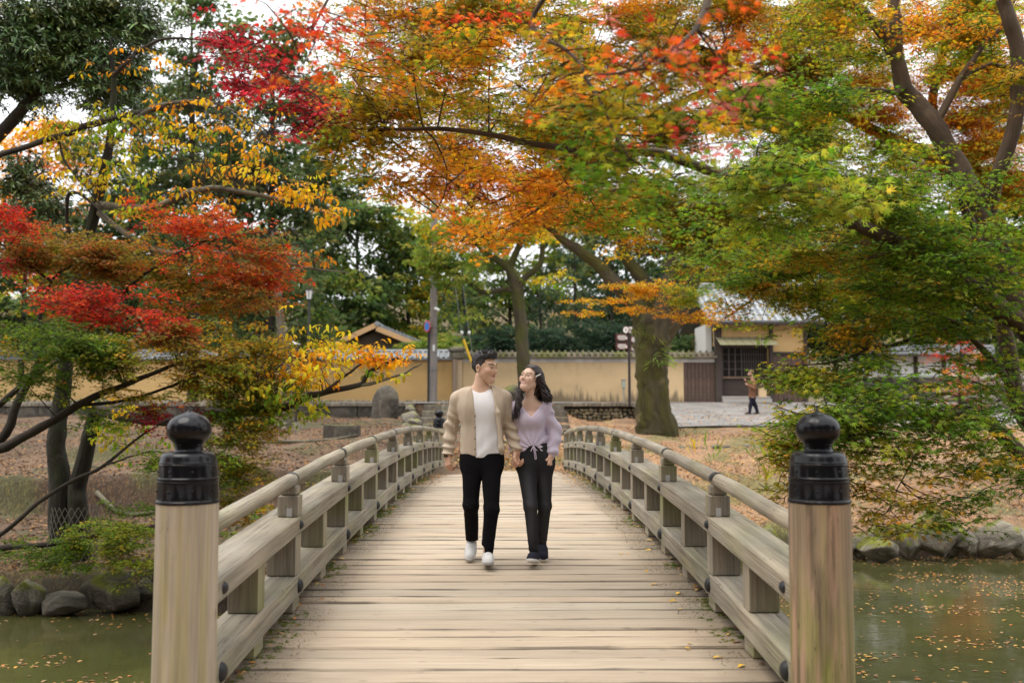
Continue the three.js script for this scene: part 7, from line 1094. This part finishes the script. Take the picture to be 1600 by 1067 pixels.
{ // ================================================================ the bearded man on the road, seen from his left side
  const D = 38, O = V(P(1175, 640, D).x, roadY(P(1175, 640, D).x, D), -D), J = (x, y, dz = 0) => P(x, y, D - dz).sub(O), skin = [.50, .28, .20];
  const m = thing('person', 'bearded person in brown jacket standing sideways on the road near the gatehouse', 'person', O);
  const hc = J(1173.5, 583.5), head = union([ellF([hc.x + .01, hc.y + .02, hc.z], [.095, .105, .075]), ellF([hc.x - .035, hc.y - .06, hc.z], [.065, .07, .055]), capF(V(hc.x - .09, hc.y - .005, hc.z), V(hc.x - .108, hc.y - .03, hc.z), .012, .016), ellF([hc.x + .015, hc.y - .01, hc.z + .075], [.02, .032, .012])], .03);
  const sh = J(1177, 596), hip = J(1176, 622), k1 = J(1173, 634, .06), k2 = J(1181, 634, -.06), f1 = V(k1.x - .03, .08, .06), f2 = V(k2.x + .08, .09, -.08), el = J(1179, 607, .2), wr = J(1169, 602, .18), el2 = J(1174, 607, -.2), wr2 = J(1166, 595, -.12);
  const neck = capF(V(hc.x + .01, hc.y - .06, hc.z), sh, .06, .065), tors = (g) => union([capF(J(1177, 599), J(1176, 620), .135 + g, .125 + g, .85), capF(V(sh.x, sh.y - .04, .16), V(sh.x, sh.y - .04, -.16), .07 + g, .07 + g)], .06);
  const hands = union([capF(wr, J(1166.5, 600, .16), .035, .03), capF(wr2, J(1164.5, 593, -.1), .035, .03), capF(J(1166.5, 600, .16), J(1165, 598.5, .15), .014, .012), capF(J(1164.5, 593, -.1), J(1163, 591.5, -.09), .014, .012)], .015), t0 = tors(-.02);
  const legs = (g) => union([capF(V(hip.x - .01, hip.y, .08), k1, .085 + g, .065 + g), capF(k1, f1, .062 + g, .045 + g), capF(V(hip.x + .01, hip.y, -.08), k2, .085 + g, .065 + g), capF(k2, f2, .062 + g, .045 + g), capF(V(hip.x, hip.y, .07), V(hip.x, hip.y, -.07), .11 + g, .11 + g)], .04), l0 = legs(-.015);
  part('body', nets((x, y, z) => smin(smin(smin(head(x, y, z), neck(x, y, z), .03), hands(x, y, z), .01), smin(t0(x, y, z), l0(x, y, z), .03), .03), [-.4, -.02, -.4], [.45, 1.85, .4], .014, (x, y, z) => { if (y > hc.y - .14 && x < hc.x + .03 && y < hc.y - .045 && x > hc.x - .1) return [.16, .075, .045]; if (Math.abs(y - hc.y - .012) < .012 && x < hc.x - .05 && Math.abs(z) < .05) return [.12, .06, .045]; return skin; }), std([1, 1, 1], .6, { vertexColors: true }), m);
  const sl = union([capF(V(sh.x + .02, sh.y - .05, .18), el, .075, .062), capF(el, wr, .062, .048), capF(V(sh.x + .02, sh.y - .05, -.18), el2, .075, .062), capF(el2, wr2, .062, .048)], .03), tj = tors(.015);
  part('jacket', nets((x, y, z) => Math.max(smin(tj(x, y, z), sl(x, y, z), .03) - .01 * (fbm3(x * 12, y * 9, z * 12, 3) - .5), J(0, 626).y - y), [-.4, .6, -.4], [.45, 1.65, .4], .014, fold([.17, .085, .05], 8, .3)), cloth(), m);
  const lg = legs(.01); part('trousers', nets((x, y, z) => Math.max(lg(x, y, z) - .006 * Math.sin(y * 60), y - J(0, 621).y, .07 - y), [-.3, .03, -.35], [.4, 1.1, .35], .014, fold([.022, .02, .032], 8, .3)), cloth(), m);
  for (const f of [f1, f2]) part('shoe', shoeGeo(V(f.x + .05, .005, f.z), V(f.x - .20, .005, f.z), V(0, 1, 0), [.05, .035, .03], [.10, .09, .08]), cloth(), m);
  const hh = union([ellF([hc.x + .02, hc.y + .04, hc.z], [.108, .105, .086])], .01); part('hair', nets((x, y, z) => Math.max(hh(x, y, z) - .008 * n3(x * 60, y * 60, z * 60), Math.min(hc.x + .005 - x, hc.y + .075 - y), hc.y - .05 - y), [hc.x - .2, hc.y - .1, -.16], [hc.x + .2, hc.y + .2, .16], .011, flat([.10, .055, .03])), std([1, 1, 1], .7, { vertexColors: true }), m);
  const bag = thing('paper_bag', 'plain kraft paper bag held at the back of the bearded person', 'bag', P(1190, 613, D + .02).setZ(-D + .12)), kp = std([.56, .40, .23], .85);
  part('bag_body', box(.30, .36, .14, 0, 0, 0, .008), kp, bag); part('bag_fold', box(.306, .03, .146, 0, .165, 0, .006), std([.50, .35, .20], .85), bag);
  for (const z of [.06, -.06]) part('handle', limbGeo([V(-.07, .18, z), V(-.06, .27, z), V(0, .31, z * .6), V(.06, .27, z), V(.07, .18, z)], [.006, .006], { seg: 6, step: .03, rough: 0 }), kp, bag);
}
// ------------------------------------------------------------------ trees on the near bank behind the viewer, mirrored in the lacquered caps
{
  const put = (label, x, z, h, w, pal, seed) => {
    const b = V(x, -0.05, z), c = (y, dx, dz, r, ry) => ({ y, dx, dz, r, ry });
    const t = thing('evergreen_tree', label, 'tree', b), r = rng(seed), g = SPRIG.far[0], M4 = [], CC = [], E = new THREE.Euler(), Q = new THREE.Quaternion();
    part('trunk', limbGeo([V(0, -.1, 0), V(.1, h * .4, 0), V(.2, h * .9, .1)], [.3, .2, .05]), M.bark, t);
    for (let i = 0; i < 3800; i++) { let v; do v = V(rr(-1, 1, r), rr(-1, 1, r), rr(-1, 1, r)); while (v.lengthSq() > 1); const p = V(v.x * w, h * .56 + v.y * h * .46, v.z * w); E.set(rr(-.4, .4, r), r() * 6.28, rr(-.4, .4, r)); Q.setFromEuler(E); M4.push(new THREE.Matrix4().compose(p, Q, V(1.5, 1.5, 1.5))); const k = PAL[pal]; CC.push(k[Math.floor(r() * k.length)]); }
    const im = new THREE.InstancedMesh(g, LM, M4.length), q = new THREE.Color(); M4.forEach((m, i) => { im.setMatrixAt(i, m); im.setColorAt(i, q.setRGB(...CC[i])); }); im.name = 'foliage'; im.userData.kind = 'stuff'; t.add(im);
  };
  put('dark green tree on the near bank, behind the viewer to the left', -7.5, 5, 10, 5, 'ever', 1); put('dark green tree on the near bank, behind the viewer to the right', 8, 6, 10, 5, 'ever', 2); put('tall green tree on the near bank, straight behind the viewer', 0.5, 12, 13, 7, 'ever', 3); put('orange tree on the near bank, well left of the viewer', -14, -2, 8, 4, 'orange', 4); put('green tree on the near bank, well right of the viewer', 16, 0, 8, 4, 'green', 5);
}
renderer.render(scene, camera);
